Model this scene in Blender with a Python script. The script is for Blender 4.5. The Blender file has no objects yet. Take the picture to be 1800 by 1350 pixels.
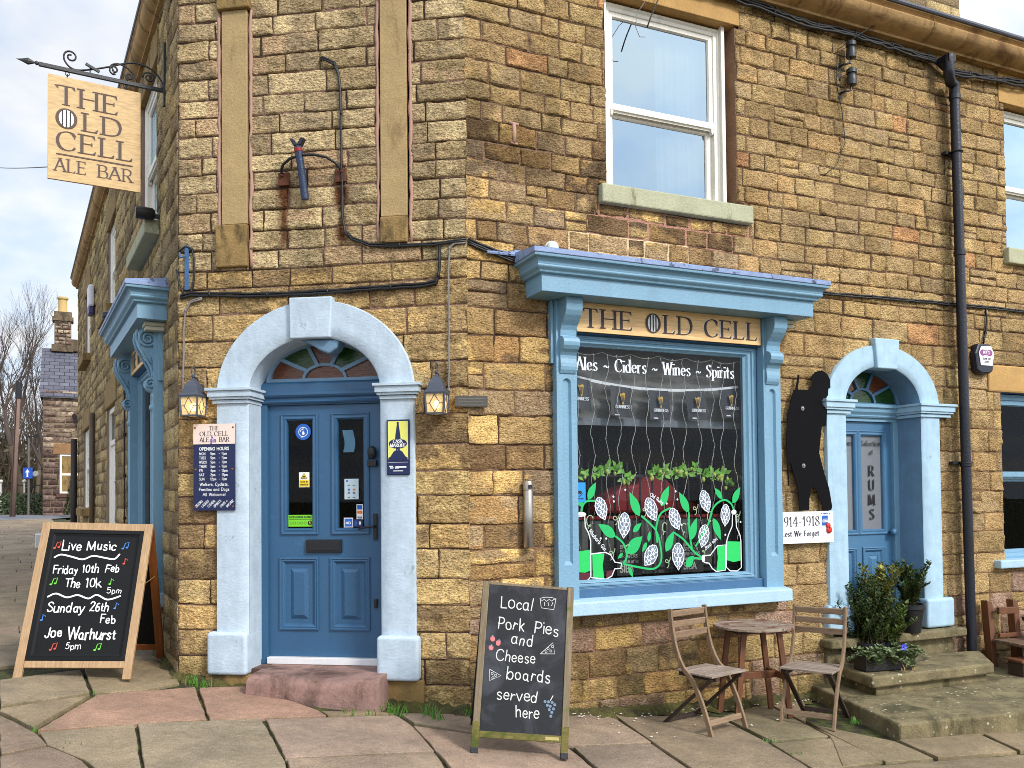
import bpy, math, random
import numpy as np
from mathutils import Vector, Matrix
random.seed(11); RNG = np.random.default_rng(5)
R_ = math.radians
scene = bpy.context.scene
COL = scene.collection

# ------------------------------------------------------------------ camera
CAM_Z = 1.62
cam_data = bpy.data.cameras.new("camera"); cam = bpy.data.objects.new("camera", cam_data); COL.objects.link(cam)
cam_data.sensor_width = 36; cam_data.lens = 30.0; cam_data.shift_y = 0.0893
cam_data.clip_start = 0.05; cam_data.clip_end = 3000
_p, _r = R_(1.47), R_(-0.57)
_f = Vector((0, math.cos(_p), math.sin(_p))); _u = Vector((0, -math.sin(_p), math.cos(_p))); _x = Vector((1, 0, 0))
_x2 = _x * math.cos(_r) + _u * math.sin(_r); _u2 = -_x * math.sin(_r) + _u * math.cos(_r)
cam.matrix_world = Matrix(((_x2.x, _u2.x, -_f.x, 0), (_x2.y, _u2.y, -_f.y, 0), (_x2.z, _u2.z, -_f.z, CAM_Z), (0, 0, 0, 1)))
scene.camera = cam

# ------------------------------------------------------------------ light
SUN_AZ, SUN_EL, SUN_W, SKY_K = 134.0, 38.0, 2.7, 0.10
world = bpy.data.worlds.new("World"); scene.world = world; world.use_nodes = True
wt = world.node_tree; wn = wt.nodes; wl = wt.links
bg = wn["Background"]; bg.inputs[1].default_value = SKY_K
sky = wn.new("ShaderNodeTexSky"); sky.sky_type = 'NISHITA'; sky.sun_disc = False
sky.sun_elevation = R_(SUN_EL); sky.sun_rotation = R_(SUN_AZ); sky.air_density = 1.0; sky.dust_density = 2.0
tc = wn.new("ShaderNodeTexCoord"); sep = wn.new("ShaderNodeSeparateXYZ"); wl.new(tc.outputs["Generated"], sep.inputs[0])
def wmath(op, a, b=None):
    n = wn.new("ShaderNodeMath"); n.operation = op
    for i, q in enumerate((a, b)):
        if q is None: continue
        if isinstance(q, (int, float)): n.inputs[i].default_value = q
        else: wl.new(q, n.inputs[i])
    return n.outputs[0]
zz = wmath('ADD', wmath('MAXIMUM', sep.outputs[2], 0.0), 0.25)
cmb = wn.new("ShaderNodeCombineXYZ")
wl.new(wmath('DIVIDE', sep.outputs[0], zz), cmb.inputs[0]); wl.new(wmath('DIVIDE', sep.outputs[1], zz), cmb.inputs[1])
nz = wn.new("ShaderNodeTexNoise"); nz.inputs["Scale"].default_value = 1.3; nz.inputs["Detail"].default_value = 7; nz.inputs["Roughness"].default_value = 0.55
wl.new(cmb.outputs[0], nz.inputs["Vector"])
cr = wn.new("ShaderNodeValToRGB"); cr.color_ramp.elements[0].position = 0.30; cr.color_ramp.elements[1].position = 0.62
cr.color_ramp.elements[0].color = (.62, .62, .62, 1); cr.color_ramp.elements[1].color = (.97, .97, .97, 1)
wl.new(nz.outputs[0], cr.inputs[0])
sd = Vector((math.sin(R_(SUN_AZ)) * math.cos(R_(SUN_EL)), math.cos(R_(SUN_AZ)) * math.cos(R_(SUN_EL)), math.sin(R_(SUN_EL))))
dot = wn.new("ShaderNodeVectorMath"); dot.operation = 'DOT_PRODUCT'; wl.new(tc.outputs["Generated"], dot.inputs[0]); dot.inputs[1].default_value = sd
glow = wmath('ADD', wmath('MULTIPLY', wmath('POWER', wmath('MAXIMUM', wmath('ADD', wmath('MULTIPLY', dot.outputs["Value"], .5), .5), 0.0), 2.0), 9.0), 9.6)
nz2 = wn.new("ShaderNodeTexNoise"); nz2.inputs["Scale"].default_value = 2.6; nz2.inputs["Detail"].default_value = 6; wl.new(cmb.outputs[0], nz2.inputs["Vector"])
cr2 = wn.new("ShaderNodeValToRGB"); cr2.color_ramp.elements[0].position = 0.43; cr2.color_ramp.elements[1].position = 0.63
cr2.color_ramp.elements[0].color = (.70, .82, .99, 1); cr2.color_ramp.elements[1].color = (1.0, .99, .975, 1)
wl.new(nz2.outputs[0], cr2.inputs[0])
cc = wn.new("ShaderNodeVectorMath"); cc.operation = 'SCALE'; wl.new(cr2.outputs[0], cc.inputs[0]); wl.new(glow, cc.inputs[3])
mx = wn.new("ShaderNodeMixRGB"); wl.new(cr.outputs[0], mx.inputs[0]); wl.new(sky.outputs[0], mx.inputs[1]); wl.new(cc.outputs[0], mx.inputs[2])
wl.new(mx.outputs[0], bg.inputs[0])
sun_d = bpy.data.lights.new("sun", 'SUN'); sun_d.energy = SUN_W; sun_d.angle = R_(11); sun_d.color = (1.0, .965, .92)
sun = bpy.data.objects.new("sun", sun_d); COL.objects.link(sun); sun.rotation_euler = Vector(sd).to_track_quat('Z', 'Y').to_euler()
vs = scene.view_settings; vs.view_transform = 'Standard'; vs.look = 'None'; vs.exposure = 0.20; vs.gamma = 1; vs.use_curve_mapping = False
scene.cycles.use_denoising = True; scene.cycles.filter_width = 0.9
try: scene.cycles.denoising_prefilter = 'FAST'
except Exception: pass
scene.cycles.max_bounces = 8; scene.cycles.transparent_max_bounces = 16; scene.cycles.caustics_reflective = False; scene.cycles.caustics_refractive = False

# ------------------------------------------------------------------ helpers
def lin(r, g, b):
    f = lambda c: (c / 255 / 12.92) if c / 255 <= .04045 else ((c / 255 + .055) / 1.055) ** 2.4
    return (f(r), f(g), f(b))

def vnoise(P, seed=0):
    P = np.asarray(P, float); i = np.floor(P).astype(np.int64); f = P - i; f = f * f * (3 - 2 * f)
    out = np.zeros(len(P))
    for dx in (0, 1):
        for dy in (0, 1):
            for dz in (0, 1):
                h = (i[:, 0] + dx) * 73856093 ^ (i[:, 1] + dy) * 19349663 ^ (i[:, 2] + dz) * 83492791 ^ (seed * 2654435761 % 2147483647)
                h = (h ^ (h >> 13)) * 1274126177; h = (h ^ (h >> 16)) & 0xffff
                w = (f[:, 0] if dx else 1 - f[:, 0]) * (f[:, 1] if dy else 1 - f[:, 1]) * (f[:, 2] if dz else 1 - f[:, 2])
                out += w * h / 65535.0
    return out
def fbm(P, seed=0, o=3):
    s = 0; a = .5; t = 0
    for k in range(o):
        s = s + a * vnoise(P * 2.03 ** k + k * 17.3, seed + k); t += a; a *= .5
    return s / t
def sstep(a, b, x): t = np.clip((x - a) / (b - a), 0, 1); return t * t * (3 - 2 * t)

# node materials -------------------------------------------------------
MATS = {}
class NT:
    def __init__(s, name):
        s.m = bpy.data.materials.new(name); s.m.use_nodes = True; s.t = s.m.node_tree; s.n = s.t.nodes; s.l = s.t.links
        s.b = s.n["Principled BSDF"]; s.out = s.n["Material Output"]
        s.tc = s.n.new("ShaderNodeTexCoord")
    def vec(s, scale=(1, 1, 1), src="Object"):
        mp = s.n.new("ShaderNodeMapping"); mp.inputs["Scale"].default_value = scale; s.l.new(s.tc.outputs[src], mp.inputs[0]); return mp.outputs[0]
    def noise(s, sc, det=4, rough=.55, v=None, dist=0):
        n = s.n.new("ShaderNodeTexNoise"); n.inputs["Scale"].default_value = sc; n.inputs["Detail"].default_value = det; n.inputs["Roughness"].default_value = rough
        n.inputs["Distortion"].default_value = dist
        s.l.new(v if v is not None else s.tc.outputs["Object"], n.inputs["Vector"]); return n.outputs[0]
    def voro(s, sc, v=None, feat='F1'):
        n = s.n.new("ShaderNodeTexVoronoi"); n.feature = feat; n.inputs["Scale"].default_value = sc
        s.l.new(v if v is not None else s.tc.outputs["Object"], n.inputs["Vector"]); return n.outputs[0]
    def ramp(s, x, a, b, ca=(0, 0, 0), cb=(1, 1, 1)):
        r = s.n.new("ShaderNodeValToRGB"); e = r.color_ramp.elements; e[0].position = a; e[1].position = b
        e[0].color = (*ca, 1); e[1].color = (*cb, 1); s.l.new(x, r.inputs[0]); return r.outputs[0]
    def mix(s, f, a, b, mode='MIX'):
        n = s.n.new("ShaderNodeMixRGB"); n.blend_type = mode
        for i, q in enumerate((f, a, b)):
            if isinstance(q, (int, float)): n.inputs[i].default_value = q if i == 0 else (q, q, q, 1)
            elif isinstance(q, tuple): n.inputs[i].default_value = (*q, 1)
            else: s.l.new(q, n.inputs[i])
        return n.outputs[0]
    def math(s, op, a, b):
        n = s.n.new("ShaderNodeMath"); n.operation = op
        for i, q in enumerate((a, b)):
            if isinstance(q, (int, float)): n.inputs[i].default_value = q
            else: s.l.new(q, n.inputs[i])
        return n.outputs[0]
    def bump(s, h, dist, strength=1.0, prev=None):
        n = s.n.new("ShaderNodeBump"); n.inputs["Distance"].default_value = dist; n.inputs["Strength"].default_value = strength
        s.l.new(h, n.inputs["Height"])
        if prev is not None: s.l.new(prev, n.inputs["Normal"])
        return n.outputs[0]
    def attr(s, name):
        n = s.n.new("ShaderNodeAttribute"); n.attribute_name = name; return n
    def done(s, col=None, rough=None, nrm=None):
        if col is not None:
            if isinstance(col, tuple): s.b.inputs["Base Color"].default_value = (*col, 1)
            else: s.l.new(col, s.b.inputs["Base Color"])
        if rough is not None:
            if isinstance(rough, (int, float)): s.b.inputs["Roughness"].default_value = rough
            else: s.l.new(rough, s.b.inputs["Roughness"])
        if nrm is not None: s.l.new(nrm, s.b.inputs["Normal"])
        return s.m

def paint(name, rgb, rough=.45, var=.12, sc=5, bump=.0006, bsc=60, worn=None, metal=0, spec=.5, stretch=(1, 1, 1)):
    t = NT(name); c = lin(*rgb); v = t.vec(stretch)
    n = t.noise(sc, 6, .6, v)
    col = t.mix(n, tuple(x * (1 - var) for x in c), tuple(min(1, x * (1 + var)) for x in c))
    if worn:
        w = t.ramp(t.noise(worn[1], 8, .7, v), worn[2], worn[2] + .05); col = t.mix(w, col, lin(*worn[0]))
    t.b.inputs["Metallic"].default_value = metal; t.b.inputs["Specular IOR Level"].default_value = spec
    if not metal:
        gr = t.math('MULTIPLY', t.ramp(t.noise(3.1, 7, .72, t.vec((2.2, 2.2, .45))), .50, .74), .30); col = t.mix(gr, col, tuple(x * .45 + .012 for x in c))
        fl = t.ramp(t.noise(7, 6, .7), .60, .70); col = t.mix(t.math('MULTIPLY', fl, .16), col, tuple(min(1, x * 1.5 + .04) for x in c))
    nb = t.bump(t.noise(bsc, 5, .6, v), bump * 4)
    return t.done(col, rough, nb)
def wood(name, a, b, grain=(1, 1, 12), rough=.7, sc=6, moss=None, bump=.002):
    t = NT(name); v = t.vec(grain)
    n = t.noise(sc, 6, .65, v, .6); n2 = t.noise(sc * 5, 4, .6, v)
    col = t.mix(t.ramp(n, .3, .72), lin(*a), lin(*b)); col = t.mix(t.ramp(n2, .35, .7), t.mix(.35, col, (.02, .012, .006)), col)
    if moss:
        col = t.mix(t.ramp(t.noise(9, 6, .65), moss[1], moss[1] + .1), col, lin(*moss[0]))
    return t.done(col, rough, t.bump(n2, bump))
def plain(name, rgb, rough=.6, emit=None, metal=0):
    t = NT(name); c = lin(*rgb)
    if emit: t.b.inputs["Emission Color"].default_value = (*c, 1); t.b.inputs["Emission Strength"].default_value = emit
    t.b.inputs["Metallic"].default_value = metal
    n = t.noise(30, 3); col = t.mix(n, tuple(x * .9 for x in c), tuple(min(1, x * 1.08) for x in c))
    return t.done(col, rough)
def glass(name, tint=(.9, .93, .93), refl=1.0, ior=1.5, wave=.0004, gcol=(.95, .97, 1)):
    t = NT(name); t.n.remove(t.b)
    tr = t.n.new("ShaderNodeBsdfTransparent"); tr.inputs[0].default_value = (*tint, 1)
    gl = t.n.new("ShaderNodeBsdfGlossy"); gl.inputs["Roughness"].default_value = .01; gl.inputs[0].default_value = (*gcol, 1)
    fr = t.n.new("ShaderNodeFresnel"); fr.inputs[0].default_value = ior
    b = t.bump(t.noise(2.2, 2), wave); t.l.new(b, gl.inputs["Normal"])
    m = t.n.new("ShaderNodeMixShader"); t.l.new(t.math('MINIMUM', t.math('MULTIPLY', fr.outputs[0], refl), 1.0), m.inputs[0])
    t.l.new(tr.outputs[0], m.inputs[1]); t.l.new(gl.outputs[0], m.inputs[2]); t.l.new(m.outputs[0], t.out.inputs[0])
    return t.m

# mesh builder ---------------------------------------------------------
class MB:
    def __init__(s): s.v = []; s.f = []; s.mi = []; s.cur = 0; s.col = None
    def add(s, vs, fs):
        k = len(s.v); s.v.extend([tuple(map(float, p)) for p in vs]); s.f.extend([tuple(i + k for i in f) for f in fs]); s.mi.extend([s.cur] * len(fs)); return s
    def box(s, x0, x1, y0, y1, z0, z1):
        return s.add([(x0, y0, z0), (x1, y0, z0), (x1, y1, z0), (x0, y1, z0), (x0, y0, z1), (x1, y0, z1), (x1, y1, z1), (x0, y1, z1)],
                     [(3, 2, 1, 0), (4, 5, 6, 7), (0, 1, 5, 4), (1, 2, 6, 5), (2, 3, 7, 6), (3, 0, 4, 7)])
    def beam(s, a, b, w, d, up=(0, 0, 1), w2=None):     # rectangular bar from a to b
        a = Vector(a); b = Vector(b); t = (b - a).normalized(); x = t.cross(Vector(up))
        if x.length < 1e-4: x = Vector((1, 0, 0))
        x.normalize(); y = x.cross(t); w2 = w if w2 is None else w2
        q = []
        for p, ww in ((a, w), (b, w2)):
            for i, j in ((-1, -1), (1, -1), (1, 1), (-1, 1)): q.append(p + x * (i * ww / 2) + y * (j * d / 2))
        return s.add(q, [(3, 2, 1, 0), (4, 5, 6, 7), (0, 1, 5, 4), (1, 2, 6, 5), (2, 3, 7, 6), (3, 0, 4, 7)])
    def prism(s, poly, y0, y1):                          # polygon in x,z ; y0 front
        n = len(poly)
        if sum(poly[i][0] * poly[(i + 1) % n][1] - poly[(i + 1) % n][0] * poly[i][1] for i in range(n)) < 0: poly = poly[::-1]
        vs = [(p[0], y0, p[1]) for p in poly] + [(p[0], y1, p[1]) for p in poly]
        fs = [tuple(range(n)), tuple(range(2 * n - 1, n - 1, -1))] + [(i + n, (i + 1) % n + n, (i + 1) % n, i) for i in range(n)]
        return s.add(vs, fs)
    def zprism(s, poly, z0, z1):                         # polygon in x,y
        n = len(poly)
        if sum(poly[i][0] * poly[(i + 1) % n][1] - poly[(i + 1) % n][0] * poly[i][1] for i in range(n)) < 0: poly = poly[::-1]
        vs = [(p[0], p[1], z0) for p in poly] + [(p[0], p[1], z1) for p in poly]
        return s.add(vs, [tuple(range(n - 1, -1, -1)), tuple(range(n, 2 * n))] + [(i, (i + 1) % n, (i + 1) % n + n, i + n) for i in range(n)])
    def xprof(s, prof, x0, x1, m0=0, m1=0):              # (y,z) profile swept along x; m0/m1 mitre per unit -y
        n = len(prof)
        vs = [(x0 + m0 * p[0], p[0], p[1]) for p in prof] + [(x1 + m1 * p[0], p[0], p[1]) for p in prof]
        fs = [(i, (i + 1) % n, (i + 1) % n + n, i + n) for i in range(n)] + [tuple(range(n - 1, -1, -1)), tuple(range(n, 2 * n))]
        return s.add(vs, fs)
    def tube(s, pts, r, n=8, caps=True):
        pts = [Vector(p) for p in pts]; m = len(pts)
        rr = r if isinstance(r, (list, tuple)) else [r] * m
        t0 = (pts[1] - pts[0]).normalized(); ref = Vector((0, 0, 1)) if abs(t0.z) < .9 else Vector((1, 0, 0)); x = t0.cross(ref).normalized()
        vs = []
        for i, p in enumerate(pts):
            t = (pts[min(i + 1, m - 1)] - pts[max(i - 1, 0)])
            t = t.normalized() if t.length > 1e-9 else t0
            x = (x - t * x.dot(t)); x = x.normalized() if x.length > 1e-6 else t.orthogonal().normalized()
            y = t.cross(x)
            for k in range(n):
                a = 2 * math.pi * k / n; vs.append(p + (x * math.cos(a) + y * math.sin(a)) * rr[i])
        fs = [(i * n + k, i * n + (k + 1) % n, (i + 1) * n + (k + 1) % n, (i + 1) * n + k) for i in range(m - 1) for k in range(n)]
        if caps: fs += [tuple(range(n - 1, -1, -1)), tuple(range((m - 1) * n, m * n))]
        return s.add(vs, fs)
    def lathe(s, prof, cx=0, cy=0, n=20, cz=0, sx=1, sy=1, a0=0):
        vs = []
        for r, z in prof:
            for k in range(n):
                a = 2 * math.pi * k / n + a0; vs.append((cx + r * math.cos(a) * sx, cy + r * math.sin(a) * sy, cz + z))
        m = len(prof); fs = [(i * n + k, i * n + (k + 1) % n, (i + 1) * n + (k + 1) % n, (i + 1) * n + k) for i in range(m - 1) for k in range(n)]
        fs += [tuple(range(n - 1, -1, -1)), tuple(range((m - 1) * n, m * n))]
        return s.add(vs, fs)
    def ylathe(s, prof, cx, cz, n=20):                   # axis along y ; prof (r,y)
        vs = []
        for r, y in prof:
            for k in range(n):
                a = 2 * math.pi * k / n; vs.append((cx + r * math.cos(a), y, cz + r * math.sin(a)))
        m = len(prof); fs = [(i * n + (k + 1) % n, i * n + k, (i + 1) * n + k, (i + 1) * n + (k + 1) % n) for i in range(m - 1) for k in range(n)]
        fs += [tuple(range(n)), tuple(range(m * n - 1, (m - 1) * n - 1, -1))]
        return s.add(vs, fs)
    def rectsweep(s, x0, x1, z0, z1, prof, fill=False):  # prof (inset,y)
        vs = []
        for d, y in prof: vs += [(x0 + d, y, z0 + d), (x1 - d, y, z0 + d), (x1 - d, y, z1 - d), (x0 + d, y, z1 - d)]
        fs = [(i * 4 + k, i * 4 + (k + 1) % 4, (i + 1) * 4 + (k + 1) % 4, (i + 1) * 4 + k) for i in range(len(prof) - 1) for k in range(4)]
        if fill: e = (len(prof) - 1) * 4; fs.append((e, e + 1, e + 2, e + 3))
        return s.add(vs, fs)
    def archsweep(s, cx, zs, zb, prof, n=40, seg=10):    # prof (a,b,y): legs from zb to zs, elliptic head
        paths = []
        for a, b, y in prof:
            q = [(cx - a, y, zb + (zs - zb) * i / seg) for i in range(seg)]
            q += [(cx - a * math.cos(math.pi * i / n), y, zs + b * math.sin(math.pi * i / n)) for i in range(n + 1)]
            q += [(cx + a, y, zs + (zb - zs) * i / seg) for i in range(1, seg + 1)]
            paths.append(q)
        L = len(paths[0]); vs = [p for q in paths for p in q]
        return s.add(vs, [(i * L + k, (i + 1) * L + k, (i + 1) * L + k + 1, i * L + k + 1) for i in range(len(prof) - 1) for k in range(L - 1)])
    def sphere(s, c, r, n=10, sx=1, sy=1, sz=1):
        pr = [(max(1e-4, r * math.sin(math.pi * i / n)), -r * math.cos(math.pi * i / n) * sz) for i in range(n + 1)]
        return s.lathe(pr, c[0], c[1], 2 * n, c[2], sx, sy)
    def leaf(s, p, d, nrm, L, W):                        # one leaf: 2 quads with a fold
        d = Vector(d).normalized(); x = d.cross(Vector(nrm))
        x = x.normalized() if x.length > 1e-5 else d.orthogonal().normalized(); n = x.cross(d); p = Vector(p)
        a = p; b = p + d * L * .45 + x * W * .5 + n * W * .12; c = p + d * L; e = p + d * L * .45 - x * W * .5 + n * W * .12; m = p + d * L * .5
        return s.add([a, b, c, e, m], [(0, 1, 4), (1, 2, 4), (0, 4, 3), (4, 2, 3)])

def mesh_obj(name, me, mats, parent, mat4, bevel, smooth, seg=2):
    for m in (mats if isinstance(mats, (list, tuple)) else [mats]): me.materials.append(m)
    o = bpy.data.objects.new(name, me); COL.objects.link(o)
    if parent is not None: o.parent = parent
    if mat4 is not None: o.matrix_local = mat4
    if smooth:
        me.polygons.foreach_set("use_smooth", [True] * len(me.polygons))
        if smooth is not True and not bevel: me.set_sharp_from_angle(angle=R_(smooth))
    if bevel:
        b = o.modifiers.new("bevel", 'BEVEL'); b.width = bevel; b.segments = seg; b.limit_method = 'ANGLE'; b.angle_limit = R_(35)
    return o
def obj(name, mb, mats, parent=None, M4=None, bevel=0, smooth=False, seg=2):
    me = bpy.data.meshes.new(name); me.from_pydata(mb.v, [], mb.f); me.update()
    if any(mb.mi): me.polygons.foreach_set("material_index", mb.mi)
    return mesh_obj(name, me, mats, parent, M4, bevel, smooth, seg)
def np_obj(name, V, F, col, mats, parent=None, M4=None, smooth=True):
    me = bpy.data.meshes.new(name); n = len(V); k = len(F)
    me.vertices.add(n); me.vertices.foreach_set("co", np.asarray(V, np.float32).ravel())
    me.loops.add(k * 4); me.loops.foreach_set("vertex_index", np.asarray(F, np.int32).ravel())
    me.polygons.add(k); me.polygons.foreach_set("loop_start", np.arange(0, k * 4, 4, dtype=np.int32)); me.polygons.foreach_set("loop_total", np.full(k, 4, np.int32))
    me.update(calc_edges=True); me.validate()
    if col is not None:
        a = me.color_attributes.new("tint", 'FLOAT_COLOR', 'POINT'); a.data.foreach_set("color", np.asarray(col, np.float32).ravel())
    return mesh_obj(name, me, mats, parent, M4, 0, smooth)
def tagit(o, label=None, cat=None, group=None, kind=None):
    if label: o["label"] = label
    if cat: o["category"] = cat
    if group: o["group"] = group
    if kind: o["kind"] = kind
    return o
def thing(name, label, cat, M4, group=None):
    o = bpy.data.objects.new(name, None); COL.objects.link(o); o.empty_display_size = .1; o.matrix_world = M4
    return tagit(o, label, cat, group)
def copy_thing(o, M4, label):
    c = o.copy(); COL.objects.link(c); c.matrix_world = M4; c["label"] = label
    for ch in o.children:
        d = ch.copy(); COL.objects.link(d); d.parent = c
        for g in ch.children:
            e = g.copy(); COL.objects.link(e); e.parent = d
    return c

# wall frames: x to the viewer's right along the wall, y into the wall, z up
P1 = Vector((-2.6771, 6.85, 0)); P2 = Vector((-0.3294, 6.5029, 0))
FR = {'L': (P1, R_(-59.74)), 'C': (P1, R_(-8.41)), 'R': (P2, R_(23.62))}
def FM(k, x=0, z=0, o=0, extra=0.0):
    p, a = FR[k]; m = Matrix.Translation(p) @ Matrix.Rotation(a, 4, 'Z') @ Matrix.Translation((x, -o, z))
    return m @ Matrix.Rotation(extra, 4, 'Z') if extra else m
def TR(x, y, z, a=0): return Matrix.Translation((x, y, z)) @ Matrix.Rotation(a, 4, 'Z')
def GH(X, Y):
    X = np.asarray(X, float); Y = np.asarray(Y, float)
    b = np.interp(X, [-30, -6, -3.5, -2.68, -.33, .5, 1, 2.7, 4, 8, 30], [.5, .42, .30, .222, .0, -.10, -.15, -.22, -.27, -.42, -.9])
    return b + .027 * np.clip(Y - 7.5, 0, 60) * np.clip((-1.0 - X) / 2.0, 0, 1)
def gh(x, y): return float(GH(x, y))
# ------------------------------------------------------------------ stroke lettering ("~" marks a smooth stroke)
GL = {
'A':(70,"0 0 35 100|35 100 70 0|13 36 57 36"),'B':(62,"8 0 8 100|~8 100 38 99 54 88 55 72 42 55 8 53|~8 53 44 52 60 40 61 16 46 1 8 0"),
'C':(72,"~68 80 58 95 38 100 14 86 4 50 14 14 38 0 58 5 70 20"),'D':(76,"8 0 8 100|~8 100 38 99 62 86 72 50 62 14 38 1 8 0"),
'E':(60,"8 0 8 100|8 100 56 100|8 53 46 53|8 0 58 0"),'F':(56,"8 0 8 100|8 100 54 100|8 53 44 53"),
'G':(76,"~68 80 58 95 38 100 14 86 4 50 14 14 38 0 60 6 68 14|68 14 68 44|68 44 46 44"),'H':(76,"8 0 8 100|68 0 68 100|8 52 68 52"),
'I':(18,"9 0 9 100"),'J':(46,"~40 100 40 24 30 4 16 2 4 16"),'K':(66,"8 0 8 100|60 100 8 42|28 62 64 0"),'L':(56,"8 0 8 100|8 0 54 0"),
'M':(88,"8 0 12 100|12 100 44 8|44 8 76 100|76 100 80 0"),'N':(74,"8 0 8 100|8 100 66 0|66 0 66 100"),
'O':(80,"~40 100 16 88 4 50 16 12 40 0 64 12 76 50 64 88 40 100"),'P':(58,"8 0 8 100|~8 100 40 99 55 86 55 64 40 48 8 47"),
'Q':(80,"~40 100 16 88 4 50 16 12 40 0 64 12 76 50 64 88 40 100|46 24 76 -12"),'R':(66,"8 0 8 100|~8 100 40 99 55 86 55 64 40 49 8 48|32 48 64 0"),
'S':(56,"~50 84 40 97 26 100 10 90 9 72 26 56 42 44 51 28 46 10 28 0 12 3 5 18"),'T':(68,"34 0 34 100|2 100 66 100"),
'U':(70,"~8 100 8 32 16 8 35 0 54 8 62 32 62 100"),'V':(68,"2 100 34 0|34 0 66 100"),'W':(96,"2 100 25 0|25 0 48 92|48 92 71 0|71 0 94 100"),
'X':(64,"4 100 60 0|60 100 4 0"),'Y':(64,"2 100 32 48|62 100 32 48|32 48 32 0"),'Z':(60,"6 100 54 100|54 100 6 0|6 0 56 0"),
'a':(54,"~43 46 34 60 18 60 6 46 6 18 17 2 33 4 43 20|~43 60 43 12 50 0"),'b':(52,"7 100 7 0|~7 42 18 58 34 60 46 44 46 18 34 1 18 2 7 16"),
'c':(48,"~43 50 32 61 17 58 6 40 7 18 19 2 33 2 44 12"),'d':(54,"45 100 45 0|~45 42 34 58 18 60 6 44 6 18 18 1 34 2 45 16"),
'e':(50,"~6 34 44 34 40 54 27 62 13 56 6 36 9 13 23 1 37 3 45 13"),'f':(36,"~36 94 26 100 17 90 15 74 15 0|3 60 32 60"),
'g':(54,"~44 46 34 60 18 60 6 46 6 22 18 6 34 8 44 22|~44 60 44 -8 34 -26 18 -28 6 -20"),'h':(52,"7 100 7 0|~7 40 18 58 32 61 43 50 44 30 44 0"),
'i':(14,"7 56 7 0|7 84 7 88"),'j':(20,"~14 60 14 -10 8 -26 0 -24|14 80 14 84"),'k':(48,"7 100 7 0|40 60 7 24|18 36 45 0"),'l':(14,"7 100 7 0"),
'm':(80,"7 60 7 0|~7 42 18 58 30 58 38 44 38 0|~38 42 50 58 62 58 70 44 70 0"),'n':(52,"7 60 7 0|~7 40 18 57 32 61 43 50 44 30 44 0"),
'o':(54,"~26 61 10 52 6 30 10 9 26 0 42 9 47 30 42 52 26 61"),'p':(52,"7 60 7 -28|~7 42 18 58 34 60 46 44 46 18 34 1 18 2 7 16"),
'q':(54,"44 60 44 -28|~44 42 34 58 18 60 6 44 6 18 18 1 34 2 44 16"),'r':(38,"7 60 7 0|~7 36 16 54 26 61 36 58"),
's':(44,"~38 52 28 61 16 60 8 50 12 38 28 28 37 18 32 3 18 -1 6 9"),'t':(34,"~15 84 15 14 22 1 32 4|3 60 30 60"),
'u':(52,"~7 60 7 20 14 3 26 0 38 8 44 24|44 60 44 0"),'v':(48,"3 60 24 0|24 0 45 60"),'w':(72,"3 60 20 0|20 0 36 54|36 54 52 0|52 0 69 60"),
'x':(46,"4 60 42 0|42 60 4 0"),'y':(48,"4 60 24 4|~45 60 24 2 14 -22 2 -26"),'z':(44,"5 60 40 60|40 60 5 0|5 0 41 0"),
'0':(56,"~28 100 12 88 5 50 12 12 28 0 44 12 51 50 44 88 28 100"),'1':(28,"4 84 16 100|16 100 16 0"),'2':(54,"~5 78 14 96 30 100 46 88 45 68 26 36 5 0|5 0 50 0"),
'3':(52,"~5 86 18 99 36 97 46 80 38 58 20 54|~20 54 42 50 48 28 40 6 20 0 4 12"),'4':(56,"40 0 40 100|40 100 4 32|4 32 54 32"),
'5':(52,"44 100 12 100|12 100 9 56|~9 56 24 64 42 56 47 32 40 8 22 0 4 10"),'6':(54,"~42 94 28 98 12 76 5 40 10 10 26 0 42 8 48 30 40 52 26 58 8 38"),
'7':(52,"4 100 48 100|48 100 18 0"),'8':(54,"~27 100 12 92 10 72 27 54 46 38 48 14 27 0 6 14 8 38 27 54 44 72 42 92 27 100"),
'9':(54,"~48 66 40 48 26 42 10 52 6 74 16 96 30 100 44 90 48 66 46 34 34 6 20 0"),
'.':(16,"8 0 8 4"),',':(16,"9 4 5 -12"),':':(16,"8 10 8 14|8 50 8 54"),'-':(40,"~6 40 20 40 34 40"),'_':(64,"4 38 60 38"),"'":(14,"8 100 6 82"),
'~':(64,"~6 30 16 42 28 40 38 30 50 30 58 42"),'!':(16,"8 100 8 28|8 0 8 4"),'&':(64,"~60 0 14 72 20 96 36 96 38 78 10 40 8 14 24 0 42 8 56 40"),
'+':(48,"24 10 24 58|0 34 48 34"),'/':(40,"4 0 36 100"),' ':(36,"")}
def smooth_pts(p, n=6):
    if len(p) < 3: return p
    closed = p[0] == p[-1]; out = []; m = len(p)
    for i in range(m - 1):
        a = p[i - 1] if i else (p[m - 2] if closed else p[0]); b = p[i]; c = p[i + 1]; d = p[i + 2] if i + 2 < m else (p[1] if closed else p[-1])
        for k in range(n):
            t = k / n; t2 = t * t; t3 = t2 * t
            out.append(tuple(.5 * (2 * b[j] + (c[j] - a[j]) * t + (2 * a[j] - 5 * b[j] + 4 * c[j] - d[j]) * t2 + (3 * b[j] - a[j] - 3 * c[j] + d[j]) * t3) for j in (0, 1)))
    return out + [p[-1]]
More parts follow.
